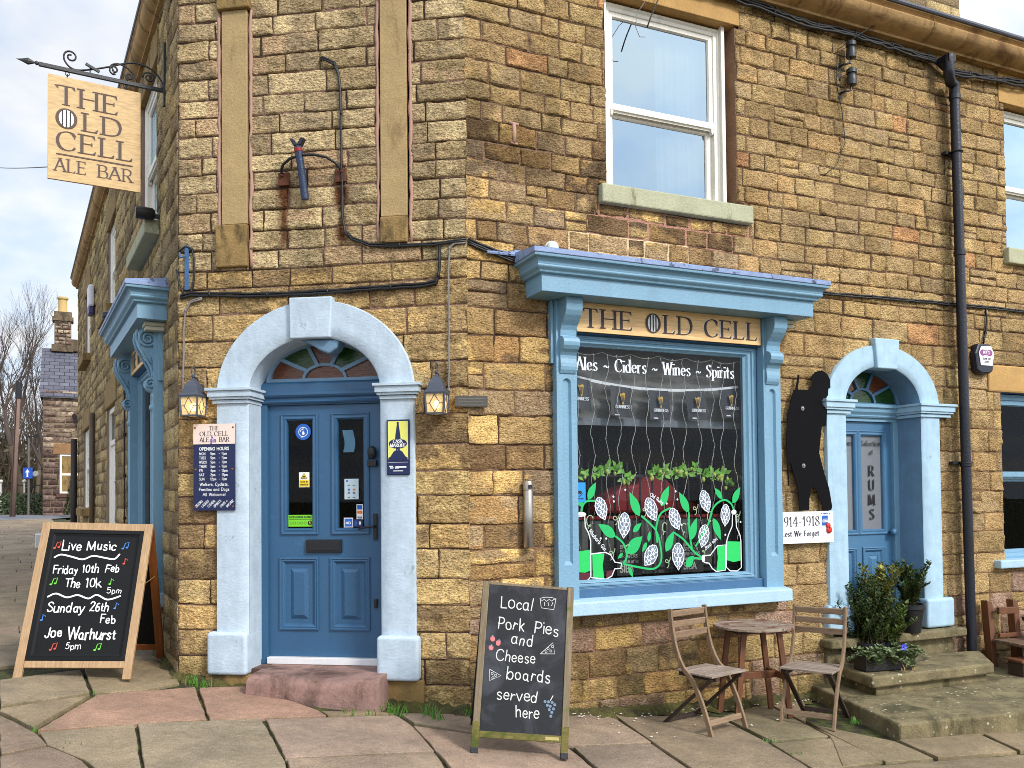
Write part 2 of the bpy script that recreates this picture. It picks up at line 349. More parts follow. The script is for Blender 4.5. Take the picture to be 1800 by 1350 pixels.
def text_strokes(s, track=14, hand=0):
    out = []; x = 0
    for ch in s:
        w, st = GL.get(ch, GL[' ']); hr, hs, hz = (random.gauss(0, .07) * hand, 1 + random.gauss(0, .06) * hand, random.gauss(0, 3.5) * hand) if hand else (0, 1, 0)
        for k in st.split('|'):
            if not k: continue
            sm = k[0] == '~'; q = [float(c) for c in k.lstrip('~').split()]
            p = [(q[i], q[i + 1]) for i in range(0, len(q), 2)]
            p = smooth_pts(p, 5) if sm else p
            out.append([((w / 2 + (a - w / 2) * hs - (b - 40) * hr + x) / 100, (b * hs + (a - w / 2) * hr + hz) / 100) for a, b in p] + [sm])
        x += w + track
    return out, max(x - track, 1) / 100
class Text:
    """flat painted lettering; every stroke a ribbon facing -y, each 0.15 mm proud of the one before"""
    def __init__(s, mb=None): s.mb = mb or MB(); s.k = 0
    def ribbon(s, p, w, y, cap=True):
        n = len(p); L = []; Rr = []
        for i in range(n):
            a = p[max(i - 1, 0)]; b = p[min(i + 1, n - 1)]; dx, dz = b[0] - a[0], b[1] - a[1]; l = math.hypot(dx, dz) or 1
            ww = (w[i] if isinstance(w, list) else w) / 2; nx, nz_ = -dz / l * ww, dx / l * ww
            L.append((p[i][0] + nx, y, p[i][1] + nz_)); Rr.append((p[i][0] - nx, y, p[i][1] - nz_))
        fs = [(n + i, n + i + 1, i + 1, i) for i in range(n - 1)]; s.mb.add(L + Rr, fs)
        if cap:
            for (c, q, wi) in ((p[0], p[1], 0), (p[-1], p[-2], -1)):
                ww = (w[wi] if isinstance(w, list) else w) / 2; a0 = math.atan2(c[1] - q[1], c[0] - q[0]) - math.pi / 2
                vs = [(c[0] + ww * math.cos(a0 + math.pi * j / 5), y, c[1] + ww * math.sin(a0 + math.pi * j / 5)) for j in range(6)]
                s.mb.add(vs, [tuple(range(6))])
    def put(s, txt, x, z, cap, y, w=None, style='chalk', fit=None, weight=.13, ang=0, center=False, track=14, jit=0, dz=0):
        st, W = text_strokes(txt, track, 1 if jit else 0); sx = cap if fit is None else fit / W
        if center: x -= W * sx / 2
        ca, sa = math.cos(ang), math.sin(ang)
        def T(p): a, b = p[0] * sx, p[1] * cap; return (x + a * ca - b * sa, z + a * sa + b * ca)
        allp = [[q for q in k[:-1]] for k in st]
        for k in st:
            sm = k[-1]; p = k[:-1]
            yy = y - .00012 * (s.k % 9); s.k += 1
            jx, jz = (random.uniform(-jit, jit), random.uniform(-jit, jit)) if jit else (0, 0)
            P = [T((a[0] + jx, a[1] + jz)) for a in p]
            if style == 'chalk':
                s.ribbon(P, [weight * cap * random.uniform(.85, 1.12) for _ in P] if jit else weight * cap, yy)
                continue
            th = weight * 1.25 * cap; tn = weight * .36 * cap
            if not sm and len(p) == 2:                   # resample straight strokes
                pass
            ws = []
            for i in range(len(p)):
                a = p[max(i - 1, 0)]; b = p[min(i + 1, len(p) - 1)]; an = math.atan2(b[1] - a[1], b[0] - a[0])
                ws.append(max(tn, th * abs(math.sin(an - .22)) ** 1.3))
            s.ribbon(P, ws, yy, cap=False)
            if sm and p[0] == p[-1]: continue
            for e, q in ((p[0], p[1]), (p[-1], p[-2])):
                free = True
                for o in allp:
                    if o is p or o == p: continue
                    for i in range(len(o) - 1):
                        ax, az = o[i]; bx, bz = o[i + 1]; l2 = (bx - ax) ** 2 + (bz - az) ** 2 or 1e-9
                        t = max(0, min(1, ((e[0] - ax) * (bx - ax) + (e[1] - az) * (bz - az)) / l2))
                        if math.hypot(e[0] - ax - t * (bx - ax), e[1] - az - t * (bz - az)) < .02:
                            if 0.02 < t < .98 or not (abs(q[0] - e[0]) < .5 * abs(q[1] - e[1])): free = False
                vert = abs(q[0] - e[0]) < .75 * abs(q[1] - e[1])
                if not free: continue
                s.k += 1; y3 = y - .00012 * (s.k % 9) - .0003
                if vert and not sm:
                    hw = .15; s.ribbon([T((e[0] - hw, e[1])), T((e[0] + hw, e[1]))], tn * 1.1, y3, cap=False)
                elif vert and sm and e[1] > .55 and abs(e[1] - q[1]) > .02:
                    s.ribbon([T((e[0], e[1] + .1)), T((e[0], e[1] - .12))], th * .45, y3, cap=False)
                elif not vert and not sm:
                    sg = -1 if e[1] > .6 else 1
                    if .3 < e[1] < .7: s.ribbon([T((e[0], e[1] - .09)), T((e[0], e[1] + .09))], tn * 1.2, y3, cap=False)
                    else: s.mb.add([(*[T((e[0] - .12, e[1]))[0]], y3, T((e[0] - .12, e[1]))[1]), (T((e[0] + .01, e[1]))[0], y3, T((e[0] + .01, e[1]))[1]), (T((e[0] + .03, e[1] + sg * .2))[0], y3, T((e[0] + .03, e[1] + sg * .2))[1])], [(0, 1, 2)] if sg > 0 else [(2, 1, 0)])
        return s
    def line(s, pts, w, y, cap=True): s.k += 1; s.ribbon(pts, w, y - .00012 * (s.k % 9), cap); return s
    def poly(s, pts, y): 
        s.k += 1; yy = y - .00012 * (s.k % 9); n = len(pts)
        if sum(pts[i][0] * pts[(i + 1) % n][1] - pts[(i + 1) % n][0] * pts[i][1] for i in range(n)) < 0: pts = pts[::-1]
        s.mb.add([(p[0], yy, p[1]) for p in pts], [tuple(range(n))]); return s
    def disc(s, cx, cz, rx, rz, y, n=20): return s.poly([(cx + rx * math.cos(2 * math.pi * i / n), cz + rz * math.sin(2 * math.pi * i / n)) for i in range(n)], y)
    def rect(s, x0, x1, z0, z1, y): return s.poly([(x0, z0), (x1, z0), (x1, z1), (x0, z1)], y)
# ------------------------------------------------------------------ materials
def stone_mat(name, pit=.010, fine=55, moss=(88, 82, 42)):
    t = NT(name); a = t.attr("tint")
    n1 = t.noise(fine, 6, .68, t.vec((1, 1, 1.7))); n2 = t.noise(fine * 3.2, 4, .6); v1 = t.voro(fine * .9, t.vec((.75, 1, 1.5)))
    n3 = t.noise(7, 5, .6)
    k = t.ramp(n1, .33, .68, (.46, .43, .39), (1.55, 1.55, 1.55)); col = t.mix(1, a.outputs["Color"], k, 'MULTIPLY')
    col = t.mix(1, col, t.ramp(n2, .3, .72, (.78, .78, .78), (1.28, 1.28, 1.28)), 'MULTIPLY')
    col = t.mix(1, col, t.ramp(v1, .04, .26, (.66, .63, .60), (1.08, 1.08, 1.08)), 'MULTIPLY')
    col = t.mix(1, col, t.ramp(n3, .25, .75, (.92, .91, .90), (1.16, 1.16, 1.16)), 'MULTIPLY')
    ck = t.math('ABSOLUTE', t.math('SUBTRACT', t.noise(5, 5, .6, t.vec((1, 1, 4.5)), .4), .5), 0.0); ckm = t.ramp(ck, .003, .014, (.52, .48, .44), (1, 1, 1)); col = t.mix(t.ramp(t.noise(2.5, 3), .45, .6), col, t.mix(1, col, ckm, 'MULTIPLY'))
    m = t.math('MULTIPLY', a.outputs["Alpha"], t.ramp(t.noise(9, 6, .7), .34, .70, (0, 0, 0), (.72, .72, .72))); col = t.mix(m, col, lin(*moss))
    nb = t.bump(n1, pit); nb = t.bump(v1, pit * .7, 1, nb); nb = t.bump(n2, pit * .35, 1, nb)
    t.b.inputs["Specular IOR Level"].default_value = .15
    return t.done(col, .95, nb)
def dressed(name, rgb, var=.14, stain=None, bump=.004, lichen=None):
    t = NT(name); c = lin(*rgb); n = t.noise(5, 7, .65); n2 = t.noise(70, 5, .6)
    col = t.mix(t.ramp(n, .3, .7), tuple(x * (1 - var * 1.6) for x in c), tuple(x * (1 + var) for x in c))
    col = t.mix(1, col, t.ramp(n2, .3, .7, (.86, .85, .84), (1.08, 1.08, 1.08)), 'MULTIPLY')
    if stain: col = t.mix(t.ramp(t.noise(stain[1], 7, .7, t.vec((1, 1, .35)), .5), stain[2], stain[2] + .14), col, lin(*stain[0]))
    if lichen:
        s = t.ramp(t.voro(lichen[1], None), lichen[2], lichen[2] + .04, (1, 1, 1), (0, 0, 0))
        s = t.math('MULTIPLY', s, t.ramp(t.noise(4, 4, .6), .42, .6)); col = t.mix(s, col, lin(*lichen[0]))
    return t.done(col, .93, t.bump(n2, bump, 1, t.bump(n, bump * 3)))
def plaster_paint(name, rgb, bumpd=.006, crack=True):
    t = NT(name); c = lin(*rgb); n = t.noise(9, 6, .6); n2 = t.noise(45, 5, .6, t.vec((.6, .6, 1.6))); n3 = t.noise(160, 3)
    col = t.mix(t.ramp(n, .3, .7), tuple(x * .86 for x in c), tuple(x * 1.06 for x in c))
    col = t.mix(t.ramp(t.noise(5, 8, .75), .63, .68), col, tuple(x * .62 for x in c))
    st = t.math('MULTIPLY', t.ramp(t.noise(3.4, 7, .7, t.vec((2.4, 2.4, .4))), .5, .72), .35); col = t.mix(st, col, tuple(x * .55 for x in c))
    col = t.mix(t.ramp(t.noise(14, 8, .78), .665, .69), col, lin(122, 112, 98))
    return t.done(col, .72, t.bump(n3, bumpd * .25, 1, t.bump(n2, bumpd, 1, t.bump(n, bumpd * 2))))
M_STONE = stone_mat("rough_sandstone", .013, 56); M_STONE2 = stone_mat("tooled_sandstone", .015, 50)
M_STONED = stone_mat("far_sandstone", .02, 14)
M_MORTAR = stone_mat("mortar", .006, 70)
M_ASH = dressed("dressed_sandstone", (176, 150, 104), .10, ((120, 92, 58), 3, .60))
M_ASHD = dressed("weathered_dressed_stone", (150, 122, 74), .18, ((70, 55, 32), 4, .52), .007)
M_LINT = dressed("lintel_stone", (190, 150, 92), .08, ((130, 96, 54), 3, .62))
M_SILLW = dressed("painted_stone_sill", (176, 176, 146), .08, ((120, 112, 80), 6, .60))
M_GUT = dressed("gutter_stone_paint", (182, 146, 96), .16, ((120, 88, 54), 3.2, .50), .004)
M_SLATE_E = paint("slate_edge", (88, 92, 104), .6, .25)
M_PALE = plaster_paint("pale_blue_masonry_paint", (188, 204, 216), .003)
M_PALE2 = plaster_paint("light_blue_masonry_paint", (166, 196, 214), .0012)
M_SHADE2 = plaster_paint("shaded_blue_masonry_paint", (108, 140, 166), .0012)  # the light blue paint darkened: shade of the reveal put into the colour
M_DOOR = paint("door_blue_paint", (50, 90, 124), .38, .10, 4, .0004)
M_DOOR2 = paint("second_door_blue", (70, 114, 148), .42, .10, 4, .0005)
M_SHOP = paint("shop_blue_paint", (118, 158, 182), .45, .10, 3, .0008, 50, ((74, 84, 92), 13, .70))
M_SHOPD = paint("shop_dark_blue_paint", (60, 100, 136), .45, .12, 3, .0006)
M_SILLB = paint("sill_light_blue", (168, 198, 216), .5, .08, 4, .001, 40, ((96, 98, 98), 16, .70))
M_LEAD = paint("lead_flashing", (128, 148, 186), .5, .30, 9, .001, 30, ((58, 66, 96), 10, .56))
M_WHITE = paint("cream_window_paint", (236, 231, 218), .4, .04, 3, .0003)
M_BLACK = paint("black_iron", (22, 22, 26), .45, .3, 20, .0006, 80)
M_PIPE = paint("black_pipe_paint", (24, 26, 36), .35, .25, 6, .0008, 40, ((92, 92, 98), 22, .76))
M_CABLE = plain("black_cable", (20, 19, 20), .5); M_CABLEG = plain("grey_cable", (128, 122, 116), .5)
M_CREAMW = plain("cream_bracket", (196, 194, 172), .6)
M_GLASS = glass("shop_glass", (.92, .94, .94), .38); M_GLASSU = glass("upper_glass", (.80, .88, .90), 9.5, 1.5, .0016, (.62, .80, .94))
M_GLASSD = glass("door_glass", (.8, .84, .84), .3)
M_INT = dressed("dark_interior", (70, 54, 44), .35, ((34, 26, 22), 3, .45), .02); M_INTW = plain("pale_room", (132, 138, 140), .9)
M_SIGN = wood("sign_wood", (222, 184, 126), (228, 192, 134), (1, 1, 6), .55, 2.2, None, .0004)
M_SIGN2 = wood("orange_sign_wood", (255, 204, 136), (255, 214, 150), (.6, 1, 7), .5, 2.0, None, .0004)
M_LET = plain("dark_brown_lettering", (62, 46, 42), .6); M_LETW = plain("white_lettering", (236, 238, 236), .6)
M_LETK = plain("black_lettering", (26, 24, 26), .6)
M_CURT = plain("net_curtain", (206, 212, 212), .9)
M_PINK = dressed("pink_sandstone_step", (150, 118, 108), .22, ((84, 62, 54), 2.6, .50), .006)
M_STEP = dressed("mossy_step_stone", (128, 116, 84), .26, ((72, 66, 38), 3.0, .50), .010, ((192, 188, 160), 15, .16))
M_PINKM = plain("pink_mortar", (176, 138, 122), .95); M_CREAMM = plain("cream_mortar", (214, 190, 156), .95)
M_ALU = plain("white_threshold", (222, 222, 222), .35)
M_SLATES = None

def slate_mat():
    t = NT("roof_slates"); br = t.n.new("ShaderNodeTexBrick"); t.l.new(t.vec((1, 1, 1), "UV"), br.inputs["Vector"])
    br.inputs["Scale"].default_value = 1; br.inputs["Brick Width"].default_value = .36; br.inputs["Row Height"].default_value = .22; br.inputs["Mortar Size"].default_value = .012
    br.inputs["Color1"].default_value = (*lin(100, 100, 110), 1); br.inputs["Color2"].default_value = (*lin(76, 76, 86), 1); br.inputs["Mortar"].default_value = (*lin(36, 36, 46), 1)
    col = t.mix(1, br.outputs[0], t.ramp(t.noise(3, 6), .3, .7, (.75, .75, .78), (1.15, 1.15, 1.2)), 'MULTIPLY')
    return t.done(col, .6, t.bump(br.outputs["Fac"], -.02))
M_SLATES = slate_mat()

# ------------------------------------------------------------------ coursed stone walls
def cut(rects, holes):
    for (a, b, c, d) in holes:
        out = []
        for (x0, x1, z0, z1) in rects:
            if a >= x1 or b <= x0 or c >= z1 or d <= z0: out.append((x0, x1, z0, z1)); continue
            if a > x0: out.append((x0, a, z0, z1))
            if b < x1: out.append((b, x1, z0, z1))
            m0, m1 = max(x0, a), min(x1, b)
            if c > z0: out.append((m0, m1, z0, c))
            if d < z1: out.append((m0, m1, d, z1))
        rects = out
    return rects
def courses(z0, z1, lo, hi, seed):
    r = random.Random(seed); z = [z0]
    while z[-1] < z1: z.append(z[-1] + r.uniform(lo, hi))
    return z
def stone_wall(name, parent, M4, x0, x1, zs, holes, arches, lens, res, seed, pal, mat, rough=.004, stick=.014, gap=.006, dirtfn=None, mortarfn=None, edge=.018, split=0.0, wob=.004, jumpers=0.0, warp=0.0, flush0=False, flush1=False):
    r = random.Random(seed); cells = []; jump = []
    for ci in range(0, len(zs) - 2, 1):
        for _ in range(int((x1 - x0) * jumpers + r.random())):
            ja = r.uniform(x0 + .2, x1 - .6); q = (ja, ja + r.uniform(.2, .38), zs[ci], zs[ci + 2])
            if all(q[0] > j[1] or q[1] < j[0] or q[2] >= j[3] or q[3] <= j[2] for j in jump): jump.append(q)
    jump = [q for q in jump if cut([q], holes) == [q] and all(not (cx - a - .1 < q[1] and cx + a + .1 > q[0] and q[2] < spring + b) for (cx, spring, a, b, bot) in arches)]
    for ci in range(len(zs) - 1):
        za, zb = zs[ci], zs[ci + 1]; x = x0 - r.uniform(0, .0); first = True
        h = list(holes) + jump
        for (cx, spring, a, b, bot) in arches:
            zm = (za + zb) / 2; t = (zm - spring) / b
            if zm < bot or t >= 1: continue
            w = a if t <= 0 else a * math.sqrt(1 - t * t); h.append((cx - w, cx + w, za - 1e-4, zb + 1e-4))
        row = []
        while x < x1 - 1e-6:
            L = r.uniform(*lens) * (zb - za) / .16
            if first and ci % 2: L *= .55
            first = False
            xe = x + L
            if x1 - xe < lens[0] * .6: xe = x1
            if split and zb - za > .14 and r.random() < split:
                zm = za + (zb - za) * r.uniform(.42, .58); row += [(x, xe, za, zm), (x, xe, zm, zb)]
            else: row.append((x, xe, za, zb))
            x = xe
        for q in cut(row, h):
            if q[1] - q[0] > .018 and q[3] - q[2] > .018: cells.append(q)
    for (ja, jb, jc, jd) in jump:
        if cut([(ja, jb, jc, jd)], holes) == [(ja, jb, jc, jd)] and all(not (cx - a - .1 < jb and cx + a + .1 > ja and jc < spring + b) for (cx, spring, a, b, bot) in arches): cells.append((ja, jb, jc, jd))
    Vs = []; Fs = []; Cs = []; n0 = 0; MV = []; MF = []; MC = []; wu = []
    for (a, b, c, d) in cells:
        k = len(MV); MV += [(a, 0, c), (b, 0, c), (b, 0, d), (a, 0, d)]; MF.append((k, k + 1, k + 2, k + 3))
        mc = mortarfn((a + b) / 2, (c + d) / 2, r) if mortarfn else (.20, .15, .105, 0); MC += [mc] * 4
        g = gap * r.uniform(.45, 1.25) * (1.9 if mortarfn and mc[0] > .3 else 1)
        a2, b2, c2, d2 = a + g, b - g, c + g, d - g
        if flush0 and abs(a - x0) < 1e-6: a2 = a - .003
        if flush1 and abs(b - x1) < 1e-6: b2 = b + .003
        if b2 - a2 < .015 or d2 - c2 < .015: continue
        nu = max(3, int((b2 - a2) / res) + 2); nz_ = max(3, int((d2 - c2) / res) + 2)
        e = min(.006, (b2 - a2) * .2, (d2 - c2) * .2)
        us = np.concatenate([[a2], np.linspace(a2 + e, b2 - e, nu - 2), [b2]]); zz_ = np.concatenate([[c2], np.linspace(c2 + e, d2 - e, nz_ - 2), [d2]])
        U, Z = np.meshgrid(us, zz_); U = U.ravel(); Z = Z.ravel()
        ring = (U <= a2 + 1e-9) | (U >= b2 - 1e-9) | (Z <= c2 + 1e-9) | (Z >= d2 - 1e-9)
        ed = np.minimum(np.minimum(U - a2, b2 - U), np.minimum(Z - c2, d2 - Z))
        base = stick * r.uniform(.55, 1.35); tx, tz = r.uniform(-.02, .02), r.uniform(-.03, .03)
        O = base * (.55 + .45 * sstep(0, edge, ed)) + (U - (a + b) / 2) * tx + (Z - (c + d) / 2) * tz
        if flush0 and abs(a - x0) < 1e-6: ring = ring & ~((U <= a2 + 1e-9) & (Z > c2 + 1e-9) & (Z < d2 - 1e-9)); O = np.maximum(O, base * .9 * (U < a2 + .03))
        if flush1 and abs(b - x1) < 1e-6: ring = ring & ~((U >= b2 - 1e-9) & (Z > c2 + 1e-9) & (Z < d2 - 1e-9)); O = np.maximum(O, base * .9 * (U > b2 - .03))
        O = np.where(ring, -.006, O)
        rv = [r.random() for _ in range(6)]
        cc = pal((a + b) / 2, (c + d) / 2, rv)
        Vs.append(np.stack([U, O, Z, ring.astype(float)], 1)); Cs.append(np.tile([*cc[0], *cc[1], rv[0], rv[1]], (len(U), 1)))
        idx = np.arange(nu * nz_).reshape(nz_, nu) + n0
        Fs.append(np.stack([idx[:-1, :-1].ravel(), idx[:-1, 1:].ravel(), idx[1:, 1:].ravel(), idx[1:, :-1].ravel()], 1)); n0 += nu * nz_
    V = np.concatenate(Vs); Cc = np.concatenate(Cs); F = np.concatenate(Fs)
    U, O, Z, ring = V.T; sid = Cc[:, 6] * 91.0
    P3 = np.stack([U, Z, sid], 1)
    inner = 1 - ring; wz = lambda u, z: (fbm(np.stack([u * .9, z * 2.2, u * 0 + seed], 1), seed + 61, 2) - .5) * warp * 2
    O = O + inner * ((fbm(P3 * np.array([34, 44, 1]), seed, 3) - .5) * rough * 3.4 + (fbm(P3 * np.array([7, 8, 1]), seed + 9, 2) - .5) * rough * 3.0)
    O = np.where(ring > .5, O, np.maximum(O, .0028))
    U2 = U + (vnoise(np.stack([U * 14, Z * 14, sid], 1), seed + 21) - .5) * wob * 2; Z2 = Z + (vnoise(np.stack([U * 11, Z * 16, sid], 1), seed + 22) - .5) * wob * 2
    pm = sstep(.5, .62, fbm(P3 * np.array([6, 9, 1]), seed + 31, 3) + (Cc[:, 7] - .5) * .28)[:, None]
    rgb = Cc[:, 0:3] * (1 - pm) + Cc[:, 3:6] * pm
    W3 = np.stack([U, Z, U * 0], 1)
    rgb = rgb * (.80 + .4 * fbm(W3 * 1.3, seed + 41, 3))[:, None]
    moss = np.zeros(len(U))
    if dirtfn is not None: rgb, moss = dirtfn(U, Z, rgb)
    col = np.concatenate([np.clip(rgb, .004, .95), moss[:, None]], 1)
    Z2 = Z2 + wz(U, Z); VV = np.stack([U2, -O, Z2], 1)
    w = np_obj(name, VV, F, col, mat, parent, M4)
    MV = np.array(MV, float); MV[:, 2] += wz(MV[:, 0], MV[:, 2]); MCc = np.array(MC, float)
    np_obj("mortar", MV, np.array(MF), MCc, M_MORTAR, w, None, False)
    return w
def L_(*c):
    a = np.array(lin(*c)); return a
def S_(*c, k=.17):
    a = np.array(lin(*c)) * np.array([.965, 1.02, 1.03]); g = a @ np.array([.35, .5, .15]); return a * (1 - k) + g * k
def pal_corner(x, z, r):
    base = [S_(170, 143, 98), S_(160, 132, 88), S_(178, 150, 104), S_(152, 126, 88), S_(166, 132, 92)][int(r[2] * 5)]
    pat = [S_(150, 124, 82), S_(184, 156, 106), S_(140, 116, 82)][int(r[3] * 3)]
    k = 1.22 + .36 * r[4]
    if z < 3.4:
        base = [S_(158, 126, 74), S_(146, 116, 70), S_(166, 136, 84), S_(136, 106, 66)][int(r[2] * 4)]; pat = [S_(186, 152, 88), S_(120, 94, 60), S_(176, 138, 76)][int(r[3] * 3)]
    return base * k, pat * k
def pal_right(x, z, r):
    o = int(r[2] * 12)
    base = [S_(156, 122, 70), S_(140, 106, 62), S_(166, 132, 76), S_(148, 118, 78), S_(132, 100, 58), S_(172, 136, 74), S_(150, 112, 60), S_(160, 122, 74), S_(144, 114, 74), S_(158, 126, 78), S_(170, 124, 66), S_(140, 112, 80)][o]
    pat = [S_(198, 156, 80), S_(118, 88, 54), S_(180, 140, 72), S_(154, 124, 84), S_(104, 80, 54)][int(r[3] * 5)]
    if x > 2.6 or z > 4.6: pat = [S_(172, 140, 84), S_(146, 116, 70), S_(160, 126, 72)][int(r[3] * 3)]; base = base * .55 + S_(162, 132, 82) * .5
    if r[5] > .98: base = S_(178, 126, 72); pat = S_(152, 104, 62)
    if z < .75 and r[5] > .80: base = S_(150, 118, 96); pat = S_(132, 98, 80)
    k = 1.16 + .40 * r[4]
    return base * k, pat * k
def pal_left(x, z, r):
    base = [S_(134, 112, 74), S_(122, 100, 66), S_(144, 122, 82), S_(112, 92, 62)][int(r[2] * 4)]; pat = [S_(150, 124, 74), S_(100, 82, 56)][int(r[3] * 2)]
    k = 1.6 + .4 * r[4]
    return base * k, pat * k
def blob(U, Z, cx, cz, rx, rz): return np.exp(-(((U - cx) / rx) ** 2 + ((Z - cz) / rz) ** 2))
def dirt_c(U, Z, rgb):
    W = np.stack([U, Z, U * 0], 1); n = fbm(W * 7, 71, 3)
    rust = np.zeros(len(U))
    for cx in (.905, 1.375):
        rust += blob(U, Z, cx, 4.08, .055, .09) + 1.0 * np.exp(-((U - cx) / .05) ** 2) * sstep(3.55, 3.7, Z) * sstep(4.2, 4.0, Z) * (n > .38)
    rust = np.clip(rust * (.4 + n), 0, .92)[:, None]
    rgb = rgb * (1 - rust) + L_(88, 42, 18) * rust
    st = fbm(np.stack([U * 9, Z * .7, U * 0], 1), 78, 3); d = .30 * sstep(.5, .68, st) * (.35 + np.exp(-np.clip(3.8 - Z, 0, 9) / .5) * (Z < 3.8))
    rgb = rgb * (1 - d)[:, None]; m = np.clip(sstep(.55, .15, Z - .1) * .7, 0, 1)
    return rgb, m
def dirt_and_band_r(U, Z, rgb):
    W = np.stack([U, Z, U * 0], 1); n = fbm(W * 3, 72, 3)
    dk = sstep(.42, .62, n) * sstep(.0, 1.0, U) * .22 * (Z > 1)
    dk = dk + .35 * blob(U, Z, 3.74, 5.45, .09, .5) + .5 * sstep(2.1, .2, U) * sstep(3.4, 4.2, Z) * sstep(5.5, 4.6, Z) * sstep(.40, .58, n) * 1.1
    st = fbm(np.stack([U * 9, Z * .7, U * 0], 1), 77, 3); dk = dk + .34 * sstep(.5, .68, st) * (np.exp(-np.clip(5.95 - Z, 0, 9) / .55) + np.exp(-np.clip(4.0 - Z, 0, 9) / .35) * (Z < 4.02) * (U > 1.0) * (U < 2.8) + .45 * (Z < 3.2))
    band = np.exp(-((U - 5.13) / .05) ** 2) * .55 * (Z < 5.7)  # darker upright band on the wall just left of the drainpipe
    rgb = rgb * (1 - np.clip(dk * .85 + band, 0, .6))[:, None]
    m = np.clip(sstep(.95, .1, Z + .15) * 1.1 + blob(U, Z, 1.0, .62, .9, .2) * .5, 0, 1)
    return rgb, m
def dirt_l(U, Z, rgb):
    return rgb * .95, np.clip(sstep(1.2, .4, Z) * .3, 0, 1)
def mortar_r(x, z, r):
    if .85 < x < 2.05 and 3.45 < z < 3.78: return (*lin(216, 192, 152), 0)
    if .95 < x < 2.6 and 3.72 < z < 4.0: return (*lin(170, 128, 110), 0)
    if z < 1.5 or (x > 3 and z < 3): return (*lin(124, 98, 76), .2)
    return (*lin(*[(70, 54, 42), (92, 72, 56), (122, 98, 80)][r.randrange(3)]), 0)  # mortar colour, darkened to draw thin shadow lines into the joints
def mortar_c(x, z, r):
    return (*lin(*[(76, 60, 48), (128, 102, 90), (68, 52, 42)][r.randrange(3)]), 0)
# ------------------------------------------------------------------ the pub
pub = thing("pub_building", "corner pub of honey coloured sandstone with blue painted shopfronts and arched doorways", "building", Matrix.Identity(4))
C0, R0, L0 = FM('C'), FM('R'), FM('L')
WC = (P2 - P1).length
RL, LL = 9.6, 12.6          # lengths of right and left walls
zlo = courses(.80, 3.30, .188, .232, 8); zhi = courses(zlo[-1], 6.08, .143, .172, 3)[1:]
zc = [-.25, -.02, .20, .40, .60] + zlo + zhi
zr = [-.62, -.40, -.20, -.02, .16, .38, .58] + zlo + zhi
hC = [(.36, .61, 3.51, 5.62), (1.68, 1.925, 3.64, 5.62), (.29, .62, .2, .57), (1.66, 1.98, .2, .56)]
stone_wall("corner_wall", pub, C0, -.004, WC + .003, zc, hC, [(1.15, 2.5, .68, .55, .15)], (.27, .52), .016, 21, pal_corner, M_STONE2, .0095, .010, .0042, dirt_c, mortar_c, edge=.009, wob=.006, jumpers=.01, warp=.014, flush1=True)
hR = [(1.24, 2.57, 4.19, 5.82), (1.2, 2.62, 5.82, 6.1), (1.16, 2.70, 4.03, 4.19), (.73, 2.93, .72, 3.30), (3.60, 4.92, .25, .36), (5.93, 7.2, .9, 2.66), (5.72, 7.4, 2.66, 2.95), (6.08, 7.4, 4.19, 5.74), (6.0, 7.5, 5.74, 6.1)]
stone_wall("right_wall", pub, R0, -.003, RL, zr, hR, [(4.255, 2.5, .61, .46, .31)], (.16, .40), .018, 33, pal_right, M_STONE, .0100, .010, .0045, dirt_and_band_r, mortar_r, edge=.009, split=.06, wob=.008, jumpers=.03, warp=.018, flush0=True)
hL = [(-2.85, -.78, .72, 3.3), (-2.35, -1.2, 4.2, 5.75), (-6.0, -4.95, 4.2, 5.45), (-10.4, -9.2, 4.2, 5.4), (-6.15, -4.95, .2, 3.3), (-10.8, -9.45, 1.5, 3.3), (-2.45, -1.1, 4.04, 4.2)]
zl = courses(-.2, 6.06, .15, .2, 12)
stone_wall("left_wall", pub, L0, -LL, .004, zl, hL, [], (.24, .55), .04, 45, pal_left, M_STONE, .0075, .010, .006, dirt_l, None, edge=.02, wob=.006, jumpers=.08, warp=.02)
# far gable closing the left wall and the back of the house
endw = MB(); endw.box(-LL, -LL + .3, .0, 5, -.3, 6.0); obj("end_wall", endw, M_ASHD, pub, L0)
endr = MB(); endr.box(RL - .3, RL, .0, 5, -.9, 6.0); obj("end_wall", endr, M_ASHD, pub, R0)

# pilaster strips on the corner
def strip(xa, xb, za, zm, zt, xo):
    b = MB(); b.box(xa, xb, -.028, .02, zm, 5.55); obj("pilaster_strip", b, M_ASH, pub, C0, .004)
    b = MB(); b.box(xa - xo, xb + .004, -.045, .02, za, zm - .004); obj("pilaster_block", b, M_ASHD, pub, C0, .012)
    b = MB(); b.box(xa - .03, xb + .03, -.06, .02, 5.553, 5.75); obj("pilaster_cap", b, M_ASHD, pub, C0, .01)
    b = MB()
    for x in (xa - .026, xb + .026):
        pts = [(x + random.uniform(-.006, .006), -.006, za + (5.55 - za) * i / 26) for i in range(27)]
        b.tube(pts, [random.uniform(.011, .019) for _ in pts], 6)
    obj("mortar_joint", b, M_PINKM, pub, C0, 0, True)
strip(.385, .60, 3.475, 3.82, 5.5, .05); strip(1.70, 1.91, 3.60, 3.81, 5.5, .004)

